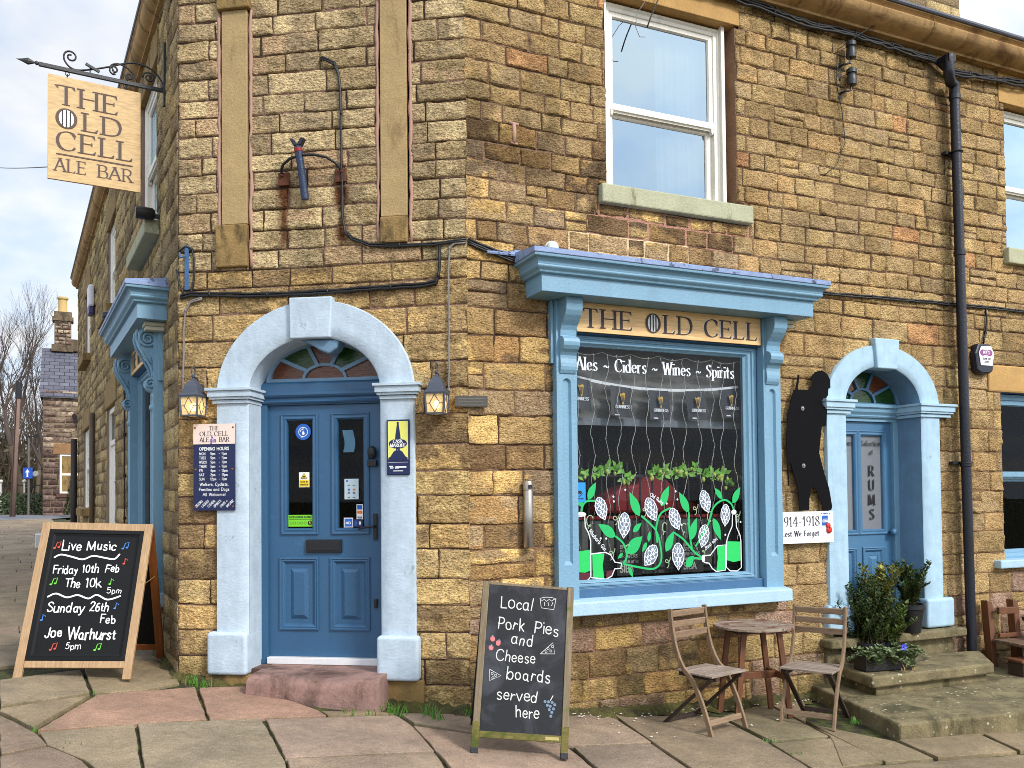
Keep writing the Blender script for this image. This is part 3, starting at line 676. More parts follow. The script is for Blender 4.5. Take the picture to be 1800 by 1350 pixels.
# stone wall dressings on the right wall
b = MB(); b.box(1.16, 2.70, -.07, .1, 4.03, 4.186); obj("upper_sill", b, M_SILLW, pub, R0, .012)
b = MB(); b.box(1.18, 2.62, -.012, .12, 5.823, 6.1); obj("upper_lintel", b, M_LINT, pub, R0, .006)
b = MB(); b.box(6.0, 7.6, -.012, .12, 5.743, 6.1); obj("upper_lintel", b, M_LINT, pub, R0, .006)
b = MB(); b.box(6.02, 7.5, -.07, .1, 4.02, 4.186); obj("upper_sill", b, M_SILLW, pub, R0, .012)
b = MB(); b.box(5.74, 7.45, -.014, .12, 2.665, 2.95); obj("lower_lintel", b, M_LINT, pub, R0, .02)
b = MB(); b.box(5.76, 7.3, -.09, .1, .84, .925); obj("lower_sill", b, M_SILLB, pub, R0, .012)
b = MB()
for q in [[(.965, 4.72), (.96, 4.56), (.962, 4.40)], [(.93, 4.725), (1.0, 4.71)], [(.93, 4.40), (1.0, 4.395)]]:
    pass
b.tube([(.40, -.012, 4.56), (.402, -.014, 4.48), (.398, -.012, 4.41)], .016, 6); b.tube([(.36, -.012, 4.565), (.44, -.012, 4.56)], .012, 6); b.tube([(.37, -.012, 4.408), (.43, -.012, 4.405)], .01, 6)
obj("mortar_patch", b, M_PINKM, pub, R0, 0, True)
b = MB(); b.tube([(.75, -.012, 3.575), (1.3, -.012, 3.585), (1.9, -.012, 3.578), (2.6, -.012, 3.58), (2.95, -.01, 3.57)], [.016, .03, .022, .027, .012], 6)
obj("mortar_fillet", b, M_CREAMM, pub, R0, 0, True)

# ------------------------------------------------------------------ windows
def sash_window(name, M4, x0, x1, z0, z1, yd, mat, gmat, lower=.42, bar=.055, curtain=None):
    f = MB(); t = .055
    f.rectsweep(x0, x1, z0, z1, [(0, yd + .10), (0, yd), (t * .35, yd - .004), (t * .5, yd + .012), (t, yd + .016), (t, yd + .1)])
    fr = obj(name, f, mat, pub, M4)
    zm = z0 + (z1 - z0) * lower; s = MB()
    s.rectsweep(x0 + t, x1 - t, zm - .02, z1 - t, [(-.002, yd + .03), (.012, yd + .026), (bar * .8, yd + .03), (bar, yd + .045), (bar, yd + .07)])
    obj("upper_sash", s, mat, fr)
    s = MB(); s.rectsweep(x0 + t, x1 - t, z0 + t * .4, zm + .012, [(-.002, yd + .062), (.01, yd + .06), (bar, yd + .064), (bar + .01, yd + .078), (bar + .01, yd + .10)])
    s.box(x0 + t, x1 - t, yd + .012, yd + .058, zm - .005, zm + .05)
    for x in (x0 + t + .005, x1 - t - .035):
        s.prism([(x, zm - .005), (x + .03, zm - .005), (x + .026, zm - .04), (x + .016, zm - .055), (x + .004, zm - .04)], yd + .014, yd + .056)
    obj("lower_sash", s, mat, fr, None, .003)
    g = MB(); g.add([(x0 + t + .02, yd + .052, zm), (x1 - t - .02, yd + .052, zm), (x1 - t - .02, yd + .052, z1 - t - .02), (x0 + t + .02, yd + .052, z1 - t - .02)], [(0, 1, 2, 3)])
    g.add([(x0 + t + .02, yd + .085, z0 + t), (x1 - t - .02, yd + .085, z0 + t), (x1 - t - .02, yd + .085, zm), (x0 + t + .02, yd + .085, zm)], [(0, 1, 2, 3)])
    obj("glass_pane", g, gmat, fr)
    if curtain:
        c = MB(); n = 60; vs = []
        for i in range(n + 1):
            x = curtain[0] + (curtain[1] - curtain[0]) * i / n; y = yd + .2 + .018 * math.sin(i * .9) + .012 * math.sin(i * .37)
            vs += [(x, y, z0), (x, y, z1)]
        c.add(vs, [(2 * i, 2 * i + 2, 2 * i + 3, 2 * i + 1) for i in range(n)]); obj("net_curtain", c, M_CURT, fr, None, 0, True)
    return fr
def reveal(M4, x0, x1, z0, z1, d, mat):
    b = MB(); b.rectsweep(x0, x1, z0, z1, [(-.004, -.0), (-.004, d)]); b.f = [f[::-1] for f in b.f]; obj("window_reveal", b, mat, pub, M4)
M_REV = dressed("reveal_stone", (150, 114, 88), .2, None, .004)
M_REVL = paint("mauve_reveal_paint", (150, 126, 116), .7, .15, 4, .001)
sash_window("sash_window", R0, 1.285, 2.47, 4.19, 5.80, .085, M_WHITE, M_GLASSU, .44, .05, (1.92, 2.42)); reveal(R0, 1.24, 2.57, 4.19, 5.82, .2, M_REV)
for q in ((1.235, 1.29, .06), (2.465, 2.50, .05)): b = MB(); b.box(*q, .2, 4.19, 5.82); obj("frame_cover_strip", b, M_WHITE, pub, R0)
sash_window("sash_window", R0, 6.12, 7.3, 4.19, 5.72, .085, M_WHITE, M_GLASSU, .44, .05); reveal(R0, 6.08, 7.4, 4.19, 5.74, .2, M_REV)
sash_window("sash_window", R0, 5.96, 7.17, .925, 2.655, .07, M_SHOP, M_GLASSD, .50, .06); reveal(R0, 5.93, 7.2, .925, 2.66, .2, M_SHOPD)
sash_window("sash_window", L0, -2.30, -1.25, 4.2, 5.72, .03, M_WHITE, M_GLASSU, .5, .05); reveal(L0, -2.35, -1.2, 4.2, 5.75, .2, M_REVL)
sash_window("sash_window", L0, -5.98, -4.97, 4.2, 5.44, .03, M_WHITE, M_GLASSU, .5, .05); reveal(L0, -6.0, -4.95, 4.2, 5.45, .2, M_REVL)
sash_window("sash_window", L0, -10.38, -9.22, 4.2, 5.38, .03, M_WHITE, M_GLASSU, .5, .05); reveal(L0, -10.4, -9.2, 4.2, 5.4, .2, M_REVL)
sash_window("sash_window", L0, -10.78, -9.47, 1.5, 2.93, .03, M_WHITE, M_GLASSU, .5, .05); reveal(L0, -10.8, -9.45, 1.5, 2.95, .2, M_REVL)
for (x0, x1, z0, z1) in [(-6.3, -4.8, 2.93, 3.3), (-10.95, -9.3, 2.95, 3.3), (-6.1, -4.85, 5.45, 5.75), (-10.5, -9.1, 5.4, 5.72), (-2.5, -1.1, 5.75, 6.0)]:
    b = MB(); b.box(x0, x1, -.02, .1, z0, z1); obj("lintel", b, M_ASHD, pub, L0, .01)
for (x0, x1, z0) in [(-2.5, -1.05, 4.06), (-6.1, -4.85, 4.06), (-10.5, -9.1, 4.06), (-10.9, -9.35, 1.36)]:
    b = MB(); b.box(x0, x1, -.13, .1, z0, z0 + .135); obj("sill", b, M_SILLW if z0 > 4 and x0 > -5 else M_ASHD, pub, L0, .012)
# white door in the left wall
b = MB(); b.rectsweep(-6.13, -4.97, .3, 2.92, [(0, .2), (0, .03), (.07, .03), (.07, .06)]); b.box(-6.06, -5.04, .06, .13, .3, 2.4); b.box(-6.06, -5.04, .035, .12, 2.4, 2.47)
d = obj("white_side_door", b, M_WHITE, pub, L0, .004); reveal(L0, -6.15, -4.95, .2, 2.93, .2, M_REVL)
b = MB(); b.add([(-6.04, .1, 2.48), (-5.06, .1, 2.48), (-5.06, .1, 2.86), (-6.04, .1, 2.86)], [(0, 1, 2, 3)]); obj("glass_pane", b, M_GLASSD, d)

# ------------------------------------------------------------------ eaves, roof, chimney
GP = [(.05, 6.06), (-.09, 6.06), (-.09, 6.085), (-.115, 6.092), (-.16, 6.102), (-.21, 6.125), (-.242, 6.16), (-.252, 6.20), (-.235, 6.222), (-.245, 6.238), (-.27, 6.25), (-.27, 6.26), (.05, 6.26)]
t32 = math.tan(R_(16.0)); t51 = math.tan(R_(25.6))
def eaves(M4, x0, x1, m0, m1, sc=1.0):
    P_ = [(p[0] * sc if p[0] < 0 else p[0], p[1]) for p in GP]; b = MB(); b.xprof(P_, x0, x1, m0, m1); g = obj("eaves_gutter", b, M_GUT, pub, M4, 0, 40)
    b = MB(); b.xprof([(.05, 6.263), (-.285 * sc, 6.263), (-.295 * sc, 6.275), (-.295 * sc, 6.293), (.05, 6.325)], x0, x1, m0, m1); obj("slate_edge", b, M_SLATE_E, pub, M4)
    n = int((x1 - x0) / 1.4)
    for i in range(1, n):
        b = MB(); x = x0 + (x1 - x0) * i / n; b.xprof([(p[0] * 1.012 - .004, p[1] - .003) for p in P_[2:10]] + [(-.02, 6.22), (-.02, 6.09)], x - .014, x + .014); obj("gutter_joint", b, M_ASHD, g)
eaves(R0, 0, RL, -t32, 0); eaves(C0, 0, WC, -t51 * -1 * -1, t32); eaves(L0, -LL, 0, 0, t51, .52)
def wp(k, x, z, o): return FM(k, x, z, o).translation
def roof():
    b = MB(); e = [wp('L', -LL, 6.31, .12), wp('L', .1, 6.31, .12), wp('R', -.08, 6.31, .25), wp('R', RL, 6.31, .25)]
    t = [wp('L', -LL, 8.7, -3.2), wp('C', 1.2, 8.7, -3.6), wp('C', 1.2, 8.7, -3.6), wp('R', RL, 8.7, -3.2)]
    b.add(e + t, [(0, 1, 5, 4), (1, 2, 5), (2, 3, 7, 5)])
    e2 = [wp('L', -LL, 6.0, -6), wp('R', RL, 6.0, -6)]; b.add([t[0], t[1], t[3], *e2, wp('C', 1.2, 6, -9)], [(0, 1, 5, 3), (1, 2, 4, 5)])
    o = obj("slate_roof", b, M_SLATES, pub); uv = o.data.uv_layers.new(name="UVMap")
    for l in o.data.loops: c = o.data.vertices[l.vertex_index].co; uv.data[l.index].uv = (c.x + c.y * .3, c.z * 1.4)
    return o
rf = roof()
chim_zs = courses(6.3, 8.6, .14, .17, 91)
def block_stack(name, parent, M4, w, dpt, zs, pal, seed, res=.06):
    for k, (ln, m) in enumerate([(w, Matrix.Identity(4)), (dpt, Matrix.Translation((w, 0, 0)) @ Matrix.Rotation(R_(90), 4, 'Z')), (dpt, Matrix.Translation((0, dpt, 0)) @ Matrix.Rotation(R_(-90), 4, 'Z'))]):
        stone_wall(name, parent, M4 @ m, 0, ln, zs, [], [], (.2, .4), res, seed + k, pal, M_STONE, .006, .014, .007)
b = MB(); b.box(.01, .89, .01, .69, 6.2, 8.6); ck = obj("chimney_stack", b, M_ASHD, pub, R0 @ Matrix.Translation((5.25, .55, 0)))
for kk, (ln, m) in enumerate([(.9, Matrix.Identity(4)), (.7, Matrix.Translation((.9, 0, 0)) @ Matrix.Rotation(R_(90), 4, 'Z')), (.7, Matrix.Translation((0, .7, 0)) @ Matrix.Rotation(R_(-90), 4, 'Z'))]):
    stone_wall("chimney_stone_face", pub, R0 @ Matrix.Translation((5.25, .55, 0)) @ m, 0, ln, chim_zs, [], [], (.2, .4), .05, 77 + kk, pal_left, M_STONE, .006, .014, .007)

# ------------------------------------------------------------------ interior
def room(name, z0, z1, mat, flo=None):
    a = [wp('L', -4.5, z0, -.35), wp('L', -.0, z0, -.35), wp('C', .12, z0, -.35), wp('C', WC - .1, z0, -.35), wp('R', .1, z0, -.35), wp('R', 8.0, z0, -.35), wp('R', 8.0, z0, -4.5), wp('L', -4.5, z0, -4.5)]
    b = MB(); q = [(p.x, p.y) for p in a]; lo = [(*p, z0) for p in q]; hi = [(*p, z1) for p in q]; n = len(q)
    b.add(lo + hi, [tuple(range(n)), tuple(range(2 * n - 1, n - 1, -1)), (5, 6, 6 + n, 5 + n), (6, 7, 7 + n, 6 + n), (7, 0, n, 7 + n)])
    return obj(name, b, mat, pub)
room("bar_room", .3, 3.4, M_INT); room("upper_room", 3.75, 6.1, M_INTW)
# red upholstered bench and panelling seen through the shop window
M_RED = plain("red_upholstery", (132, 22, 32), .7); M_GREYP = paint("grey_panel", (92, 92, 90), .7, .2)
b = MB(); b.box(.9, 2.75, .30, .34, .94, 1.42); obj("display_panel", b, M_GREYP, pub, R0); b = MB(); b.box(.9, 2.75, .28, .36, 1.425, 1.45); obj("display_rail", b, M_RED, pub, R0)
b = MB(); b.prism([(1.5, 1.46), (1.62, 1.62), (1.8, 1.72), (1.95, 1.73), (2.0, 1.82), (2.2, 1.83), (2.35, 1.70), (2.62, 1.52), (2.7, 1.46)], .7, .95); obj("red_seat_back", b, M_RED, pub, R0, .03)
b = MB(); b.box(.95, 1.32, .62, .66, .95, 2.2); obj("dark_blue_curtain", b, plain("navy_cloth", (20, 26, 44), .9), pub, R0)

# ------------------------------------------------------------------ arched doorways
def doorway(M4, cx, spring, inner, outer, zb, mats, imp, plinth, key, depth, o_front):
    a, bb = inner; A, B = outer; b = MB()
    prof = [(A, B, .03), (A, B, -o_front * .6), (A - .008, B - .008, -o_front), (A - (A - a) * .33, B - (B - bb) * .33, -o_front - .002), (A - (A - a) * .66, B - (B - bb) * .66, -o_front - .002), (a + .012, bb + .012, -o_front), (a, bb, -o_front + .012)]
    b.archsweep(cx, spring, zb, prof, 64, 16); s = obj("door_surround", b, mats[0], pub, M4, 0, 50)
    b = MB(); b.archsweep(cx, spring, zb, [(a - .0005, bb - .0005, -o_front + .014), (a - .0005, bb, depth * .5), (a - .0005, bb, depth)], 64, 16); obj("door_reveal", b, mats[1], s, None, 0, 50)
    b = MB(); b.prism(key, -o_front - .035, -o_front + .1); obj("keystone", b, mats[0], s, None, .012, seg=3)
    for (x0, x1) in imp[0]:
        b = MB(); za, zb2 = imp[1], imp[2]; h = zb2 - za
        inx = (x0 + x1) / 2 < cx
        for (e, q0, q1) in ((.0, .0, .22), (-.012, .22, .26), (.018, .26, .42), (.03, .42, .82), (.045, .82, 1.0)):
            b.box(x0 + (.045 - e), x1 - (.045 - e), -o_front - .02 - e, depth - .01, za + h * q0, za + h * q1)
        obj("impost", b, mats[0], s, None, .006)
    for (x0, x1, za, zb2) in plinth:
        b = MB(); b.box(x0, x1, -o_front - .045, depth - .02, za, zb2); obj("plinth_block", b, mats[0], s, None, .028, seg=4)
    return s
ds = doorway(C0, 1.15, 2.46, (.537, .43), (.81, .72), .33, (M_PALE, M_PALE), ([(.275, .665), (1.645, 2.02)], 2.385, 2.505),
             [(.28, .615, .25, .585), (1.66, 1.99, .232, .572)], [(.965, 3.2), (1.318, 3.197), (1.298, 2.876), (.971, 2.875)], .22, .04)
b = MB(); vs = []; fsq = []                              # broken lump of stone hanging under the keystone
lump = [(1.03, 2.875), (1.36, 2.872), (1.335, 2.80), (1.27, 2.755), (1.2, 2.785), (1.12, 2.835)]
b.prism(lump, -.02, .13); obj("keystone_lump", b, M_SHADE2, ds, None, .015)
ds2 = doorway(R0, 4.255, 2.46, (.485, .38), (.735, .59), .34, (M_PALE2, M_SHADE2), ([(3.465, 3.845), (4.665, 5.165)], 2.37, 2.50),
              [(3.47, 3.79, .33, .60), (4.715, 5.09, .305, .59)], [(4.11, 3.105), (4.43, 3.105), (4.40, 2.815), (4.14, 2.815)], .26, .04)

def panelled_door(M4, x0, x1, z0, z1, yf, holes, panels, mat, gmat, gname="glass_pane"):
    th = .045; b = MB(); xs = sorted({x0, x1, *[h[0] for h in holes + panels], *[h[1] for h in holes + panels]}); zs = sorted({z0, z1, *[h[2] for h in holes + panels], *[h[3] for h in holes + panels]})
    for i in range(len(xs) - 1):
        run = None
        for j in range(len(zs) - 1):
            xm, zm = (xs[i] + xs[i + 1]) / 2, (zs[j] + zs[j + 1]) / 2
            if not any(h[0] < xm < h[1] and h[2] < zm < h[3] for h in holes + panels):
                b.add([(xs[i], yf, zs[j]), (xs[i + 1], yf, zs[j]), (xs[i + 1], yf, zs[j + 1]), (xs[i], yf, zs[j + 1])], [(0, 1, 2, 3)])
    dr = obj("panelled_door", b, mat, pub, M4)
    for (a, c, e, f) in holes:
        m = MB(); m.rectsweep(a, c, e, f, [(-.052, yf - .0015), (-.05, yf - .012), (-.042, yf - .016), (-.034, yf - .010), (-.026, yf - .009), (-.012, yf - .013), (-.004, yf - .004), (0, yf + .004), (.004, yf + .03)]); obj("panel_moulding", m, mat, dr)
        g = MB(); g.add([(a, yf + .02, e), (c, yf + .02, e), (c, yf + .02, f), (a, yf + .02, f)], [(0, 1, 2, 3)]); obj(gname, g, gmat, dr)
    for (a, c, e, f) in panels:
        m = MB(); m.rectsweep(a, c, e, f, [(-.012, yf - .0015), (-.010, yf - .013), (0, yf - .016), (.008, yf - .008), (.018, yf - .010), (.028, yf - .002), (.040, yf + .012), (.075, yf + .012), (.078, yf + .016), (.11, yf - .003), (.113, yf - .003)], True); obj("door_panel", m, mat, dr)
    return dr
G1 = [(.82, 1.035, 1.385, 2.265), (1.25, 1.467, 1.385, 2.265)]
door1 = panelled_door(C0, .665, 1.615, .352, 2.385, .225, G1, [(.765, 1.075, .575, 1.14), (1.195, 1.505, .575, 1.14)], M_DOOR, M_GLASSD)
b = MB(); b.box(.598, .665, .19, .27, .292, 2.39); b.box(1.615, 1.70, .19, .27, .292, 2.39); b.box(.6, 1.7, .20, .28, 2.388, 2.47); obj("door_frame", b, M_DOOR, pub, C0, .004)
b = MB(); b.xprof([(.22, 2.40), (.185, 2.40), (.175, 2.412), (.185, 2.425), (.185, 2.44), (.165, 2.452), (.155, 2.465), (.155, 2.49), (.17, 2.495), (.17, 2.555), (.19, 2.575), (.22, 2.575)], .61, 1.69); obj("door_transom", b, M_DOOR, pub, C0)
b = MB(); b.box(.667, 1.613, .17, .24, .297, .350); obj("threshold", b, M_ALU, pub, C0, .004)
b = MB(); b.box(.985, 1.285, .205, .226, 1.19, 1.295); b.box(1.005, 1.265, .199, .206, 1.205, 1.28); lb = obj("letterbox", b, M_BLACK, door1, None, .003)
b = MB(); b.box(1.55, 1.58, .205, .226, 1.29, 1.50); b.tube([(1.565, .2, 1.40), (1.565, .175, 1.40), (1.50, .165, 1.395), (1.44, .17, 1.38)], .009, 8); obj("door_handle", b, M_BLACK, door1, None, .004)
b = MB(); b.box(1.552, 1.578, .2, .226, .75, .82); obj("lower_latch", b, M_BLACK, door1, None, .004)
b = MB(); b.sphere((1.55, .185, 1.99), .038, 7, 1, .8, 1.4); b.box(1.51, 1.585, .18, .226, 1.88, 1.93); obj("door_knocker", b, M_BLACK, door1, None, .004)

def fanlight(M4, cx, zb, a, bt, hub, yf, mat, cols, clip):
    b = MB(); z0 = zb; q = [(a, bt, yf + .02), (a, bt, yf - .02), (a - .02, bt - .02, yf - .03), (a - .045, bt - .045, yf - .012), (a - .05, bt - .05, yf + .01)]
    b.archsweep(cx, z0, z0 - .02, q, 40, 1); b.archsweep(cx, z0, z0 - .01, [(hub[0] + .022, hub[1] + .022, yf + .01), (hub[0] + .022, hub[1] + .022, yf - .016), (hub[0], hub[1], yf - .016), (hub[0], hub[1], yf + .01)], 30, 1)
    b.box(cx - a, cx + a, yf - .02, yf + .02, z0 - .035, z0 + .006)
    angs = [math.pi * k / 5 for k in range(1, 5)]
    for t in angs: b.beam((cx - hub[0] * math.cos(t), yf - .006, z0 + hub[1] * math.sin(t)), (cx - (a - .03) * math.cos(t), yf - .006, z0 + (bt - .03) * math.sin(t)), .03, .024, (0, 1, 0))
    f = obj("fanlight", b, mat, pub, M4, 0, 40)
    ed = [0] + angs + [math.pi]
    for i in range(5):
        g = MB(); P = []
        for k in range(9): t = ed[i] + (ed[i + 1] - ed[i]) * k / 8; P.append((cx - (a - .04) * math.cos(t), z0 + (bt - .04) * math.sin(t)))
        for k in range(8, -1, -1): t = ed[i] + (ed[i + 1] - ed[i]) * k / 8; P.append((cx - (hub[0] + .01) * math.cos(t), z0 + (hub[1] + .01) * math.sin(t)))
        g.add([(x, yf + .004, z) for x, z in P], [tuple(range(17, -1, -1))]); obj("stained_pane", g, cols[i % 2], f)
    g = MB(); P = [(cx - (hub[0] + .005) * math.cos(math.pi * k / 12), z0 + (hub[1] + .005) * math.sin(math.pi * k / 12)) for k in range(13)]
    g.add([(x, yf + .004, z) for x, z in P], [tuple(range(12, -1, -1))]); obj("stained_pane", g, cols[2], f)
def tglass(name, rgb):
    t = NT(name); c = lin(*rgb); n = t.noise(18, 3, .5, t.vec((1, 1, 5)))
    return t.done(t.mix(n, tuple(x * .4 for x in c), tuple(x * 1.4 for x in c)), .12, t.bump(n, .003))
M_AMB, M_GRN = tglass("amber_glass", (104, 56, 26)), tglass("green_glass", (34, 70, 22))
fanlight(C0, 1.15, 2.595, .50, .32, (.165, .105), .215, M_DOOR if False else paint("fanlight_blue", (110, 142, 168), .5, .1), [M_AMB, M_GRN, M_AMB], None)
fanlight(R0, 4.255, 2.515, .50, .36, (.15, .13), .245, M_DOOR2, [M_GRN, M_AMB, M_GRN], None)
# second doorway: door, frame, transom
M_FROST = plain("frosted_glass", (118, 122, 128), .35)
door2 = panelled_door(R0, 3.83, 4.675, .30, 2.335, .285, [(3.93, 4.175, 1.265, 2.2), (4.275, 4.555, 1.265, 2.2)], [(3.93, 4.175, .48, 1.08), (4.275, 4.555, .48, 1.08)], M_DOOR2, M_FROST, "frosted_pane")
b = MB(); b.box(3.765, 3.83, .25, .33, .3, 2.34); b.box(4.675, 4.745, .25, .33, .3, 2.34); b.box(3.77, 4.74, .255, .33, 2.338, 2.38); obj("door_frame", b, M_SHOP, pub, R0, .004)
b = MB(); b.xprof([(.3, 2.375), (.235, 2.375), (.225, 2.39), (.235, 2.40), (.21, 2.43), (.205, 2.46), (.185, 2.475), (.185, 2.505), (.3, 2.515)], 3.77, 4.74); obj("door_transom", b, M_SHOP, pub, R0)
b = MB(); b.ylathe([(.01, .285), (.012, .25), (.03, .245), (.036, .225), (.03, .205), (.012, .198)], 4.63, 1.235, 14); obj("door_knob", b, M_DOOR2, door2, None, 0, True)
def wl(*a, **k): t = Text(); t.put(*a, **k); obj("window_word", t.mb, M_LETK, door2)
wl("Selection", 4.415, 2.10, .05, .2945, style='serif', weight=.15, fit=.25, center=True); wl("of", 4.415, 2.01, .05, .2945, style='serif', weight=.15, center=True)
for i, ch in enumerate("RUMS"): wl(ch, 4.415, 1.80 - i * .145, .10, .2945, style='serif', weight=.16, center=True)
wl("Selection", 4.05, 2.10, .05, .2945, style='serif', weight=.15, fit=.22, center=True)
for i, ch in enumerate("GINS"): pass
# doorsteps
b = MB(); top = []
nx = 14
for i in range(nx + 1):
    u = .715 + (1.745 - .715) * i / nx; gz = gh(*[c for c in wp('C', u, 0, .3)][:2]) - .05; dip = -.025 * math.exp(-((i / nx - .52) / .3) ** 2)
    top.append([(u, .20, .296), (u, -.12, .296 + dip * .6), (u, -.235, .290 + dip), (u, -.28, .272 + dip), (u, -.30, .24 + dip * .8), (u, -.305, .20), (u, -.31, gz)])
vs = [p for q in top for p in q]; m = 7
b.add(vs, [(i * m + j, (i + 1) * m + j, (i + 1) * m + j + 1, i * m + j + 1) for i in range(nx) for j in range(m - 1)])
b.f = [f[::-1] for f in b.f]
e0 = len(b.v); b.v += [(.715, .2, gh(-2, 6.7) - .1), (1.745, .2, -.1)]; b.f += [(*range(0, m), e0), (*range((nx + 1) * m - 1, nx * m - 1, -1), e0 + 1)]; b.mi += [0, 0]
for f in range(0): pass
obj("pink_doorstep", b, M_PINK, pub, C0, 0, 40)
b = MB(); b.box(.60, 1.70, .0, .30, .05, .291); obj("threshold_stone", b, M_PINK, pub, C0)
for q in ((.25, .74, -.05, .2, -.1, .252), (1.72, 2.02, -.04, .2, -.2, .234)): b = MB(); b.box(*q); obj("stone_footing", b, M_ASHD, pub, C0, .015)
b = MB(); b.box(3.42, 5.16, -.16, .3, .215, .296); obj("door_ledge", b, M_STEP, pub, R0, .018, seg=3)
b = MB(); b.box(3.46, 5.08, -.06, .3, -.2, .214); obj("stone_footing", b, M_STEP, pub, R0, .015)
st = MB(); st.zprism([(2.9, 6.47), (4.04, 6.80), (5.75, 7.30), (5.55, 8.86), (3.2, 8.2), (2.70, 7.95)], -.62, -.115)
sp = obj("entrance_step", st, M_STEP, pub, None, .02, seg=3)
st = MB(); st.zprism([(3.05, 7.30), (4.40, 7.86), (4.62, 8.50), (3.2, 8.2), (2.90, 8.05)], -.04, .06); obj("entrance_step", st, M_STEP, pub, None, .022, seg=3)
st = MB(); st.zprism([(3.11, 7.38), (4.36, 7.92), (4.56, 8.45), (3.2, 8.2), (2.97, 8.0)], -.12, -.04); obj("step_riser", st, M_STEP, pub, None, .008)
# ------------------------------------------------------------------ shopfronts
def loops_u(b, x0, x1, prof):                            # U-shaped moulding round three sides; prof (d,z)
    vs = []
    for d, fo, z in prof: vs += [(x0 - d, .0, z), (x0 - d, -fo - d, z), (x1 + d, -fo - d, z), (x1 + d, .0, z)]
    b.add(vs, [(i * 4 + k, i * 4 + k + 1, (i + 1) * 4 + k + 1, (i + 1) * 4 + k) for i in range(len(prof) - 1) for k in range(3)])
def console_plain(M4, par, xa, xb):
    P = [(-.03, 3.185), (-.215, 3.185), (-.222, 3.15), (-.222, 3.12), (-.214, 3.08), (-.195, 3.045), (-.165, 3.01), (-.13, 2.975), (-.112, 2.94), (-.108, 2.905), (-.106, 2.893), (-.135, 2.885), (-.160, 2.868), (-.170, 2.84), (-.166, 2.812), (-.148, 2.785), (-.122, 2.765), (-.105, 2.74), (-.104, 2.715), (-.110, 2.68), (-.112, 2.65), (-.108, 2.625), (-.095, 2.60), (-.08, 2.59), (-.03, 2.59)]
    b = MB(); b.xprof(P, xa, xb); return obj("console_bracket", b, M_SHOP, par, None, .004)
def spiral(c, r0, r1, turns, a0, n=30):
    return [(c[0] + (r0 + (r1 - r0) * i / n) * math.cos(a0 + turns * 2 * math.pi * i / n), c[1] + (r0 + (r1 - r0) * i / n) * math.sin(a0 + turns * 2 * math.pi * i / n)) for i in range(n + 1)]
def console_scroll(M4, par, xa, xb):
    P = [(-.03, 3.16), (-.17, 3.16), (-.215, 3.12), (-.225, 3.05), (-.205, 2.97), (-.15, 2.88), (-.105, 2.80), (-.09, 2.74), (-.115, 2.72), (-.15, 2.69), (-.16, 2.64), (-.14, 2.60), (-.10, 2.585), (-.075, 2.53), (-.06, 2.46), (-.03, 2.45)]
    b = MB(); b.xprof([(p[0] * .9, p[1]) for p in P], xa + .015, xb - .015)
    for x in (xa, xb):
        sp_ = spiral((-.125, 3.05), .085, .012, 2.3, .3); b.tube([(x, y, z) for y, z in sp_], .011, 6)
        b.tube([(x, y, z) for y, z in spiral((-.105, 2.655), .05, .01, 1.6, -.6, 20)], .010, 6)
        b.tube([(x, p[0], p[1]) for p in P[2:8]], .012, 6); b.tube([(x, y, z) for y, z in spiral((-.075, 2.87), .04, .008, 1.4, 2.4, 16)], .008, 5)
    b.sphere(((xa + xb) / 2, -.075, 2.45), .035, 6)
    return obj("console_bracket", b, M_SHOP, par, None, 0, 45)
def pilaster(par, xa, xb, z0):
    b = MB(); xm = (xa + xb) / 2; hw = .038; zb_, zt = z0 + .28, 2.56; yf = -.085
    arc = [(xm - hw * math.cos(math.pi * i / 12), zt - hw + hw * math.sin(math.pi * i / 12)) for i in range(13)]
    hole = [(xm - hw, zb_)] + arc + [(xm + hw, zb_)]
    top = 3.18
    L = [(xa, z0), (xa, top)]; n = len(hole)
    vs = [(xa, yf, z0), (xb, yf, z0), (xb, yf, top), (xa, yf, top)] + [(x, yf, z) for x, z in hole]
    k = 4; mid = k + n // 2
    b.add(vs, [(0, 1, k + n - 1, k), (0, k, *range(k + 1, mid + 1), 3), (1, 2, *range(mid, k + n - 1), k + n - 1), (3, mid, 2)])
    s2 = .013; h2 = [(xm + (x - xm) * .62, zb_ + .03 if z == zb_ else z - s2 * .4) for x, z in hole]
    m = len(b.v); vv = [(x, yf, z) for x, z in hole] + [(x, yf + .022, z) for x, z in h2]
    b.add(vv, [(i, (i + 1) % n, n + (i + 1) % n, n + i) for i in range(n)] + [tuple(range(2 * n - 1, n - 1, -1))])
    b.f = b.f[:4] + [f for f in b.f[4:]]
    b.add([(xa, yf, z0), (xa, yf, top), (xa, .02, top), (xa, .02, z0)], [(0, 1, 2, 3)]); b.add([(xb, yf, z0), (xb, yf, top), (xb, .02, top), (xb, .02, z0)], [(3, 2, 1, 0)])
    o = obj("pilaster", b, M_SHOP, par); return o
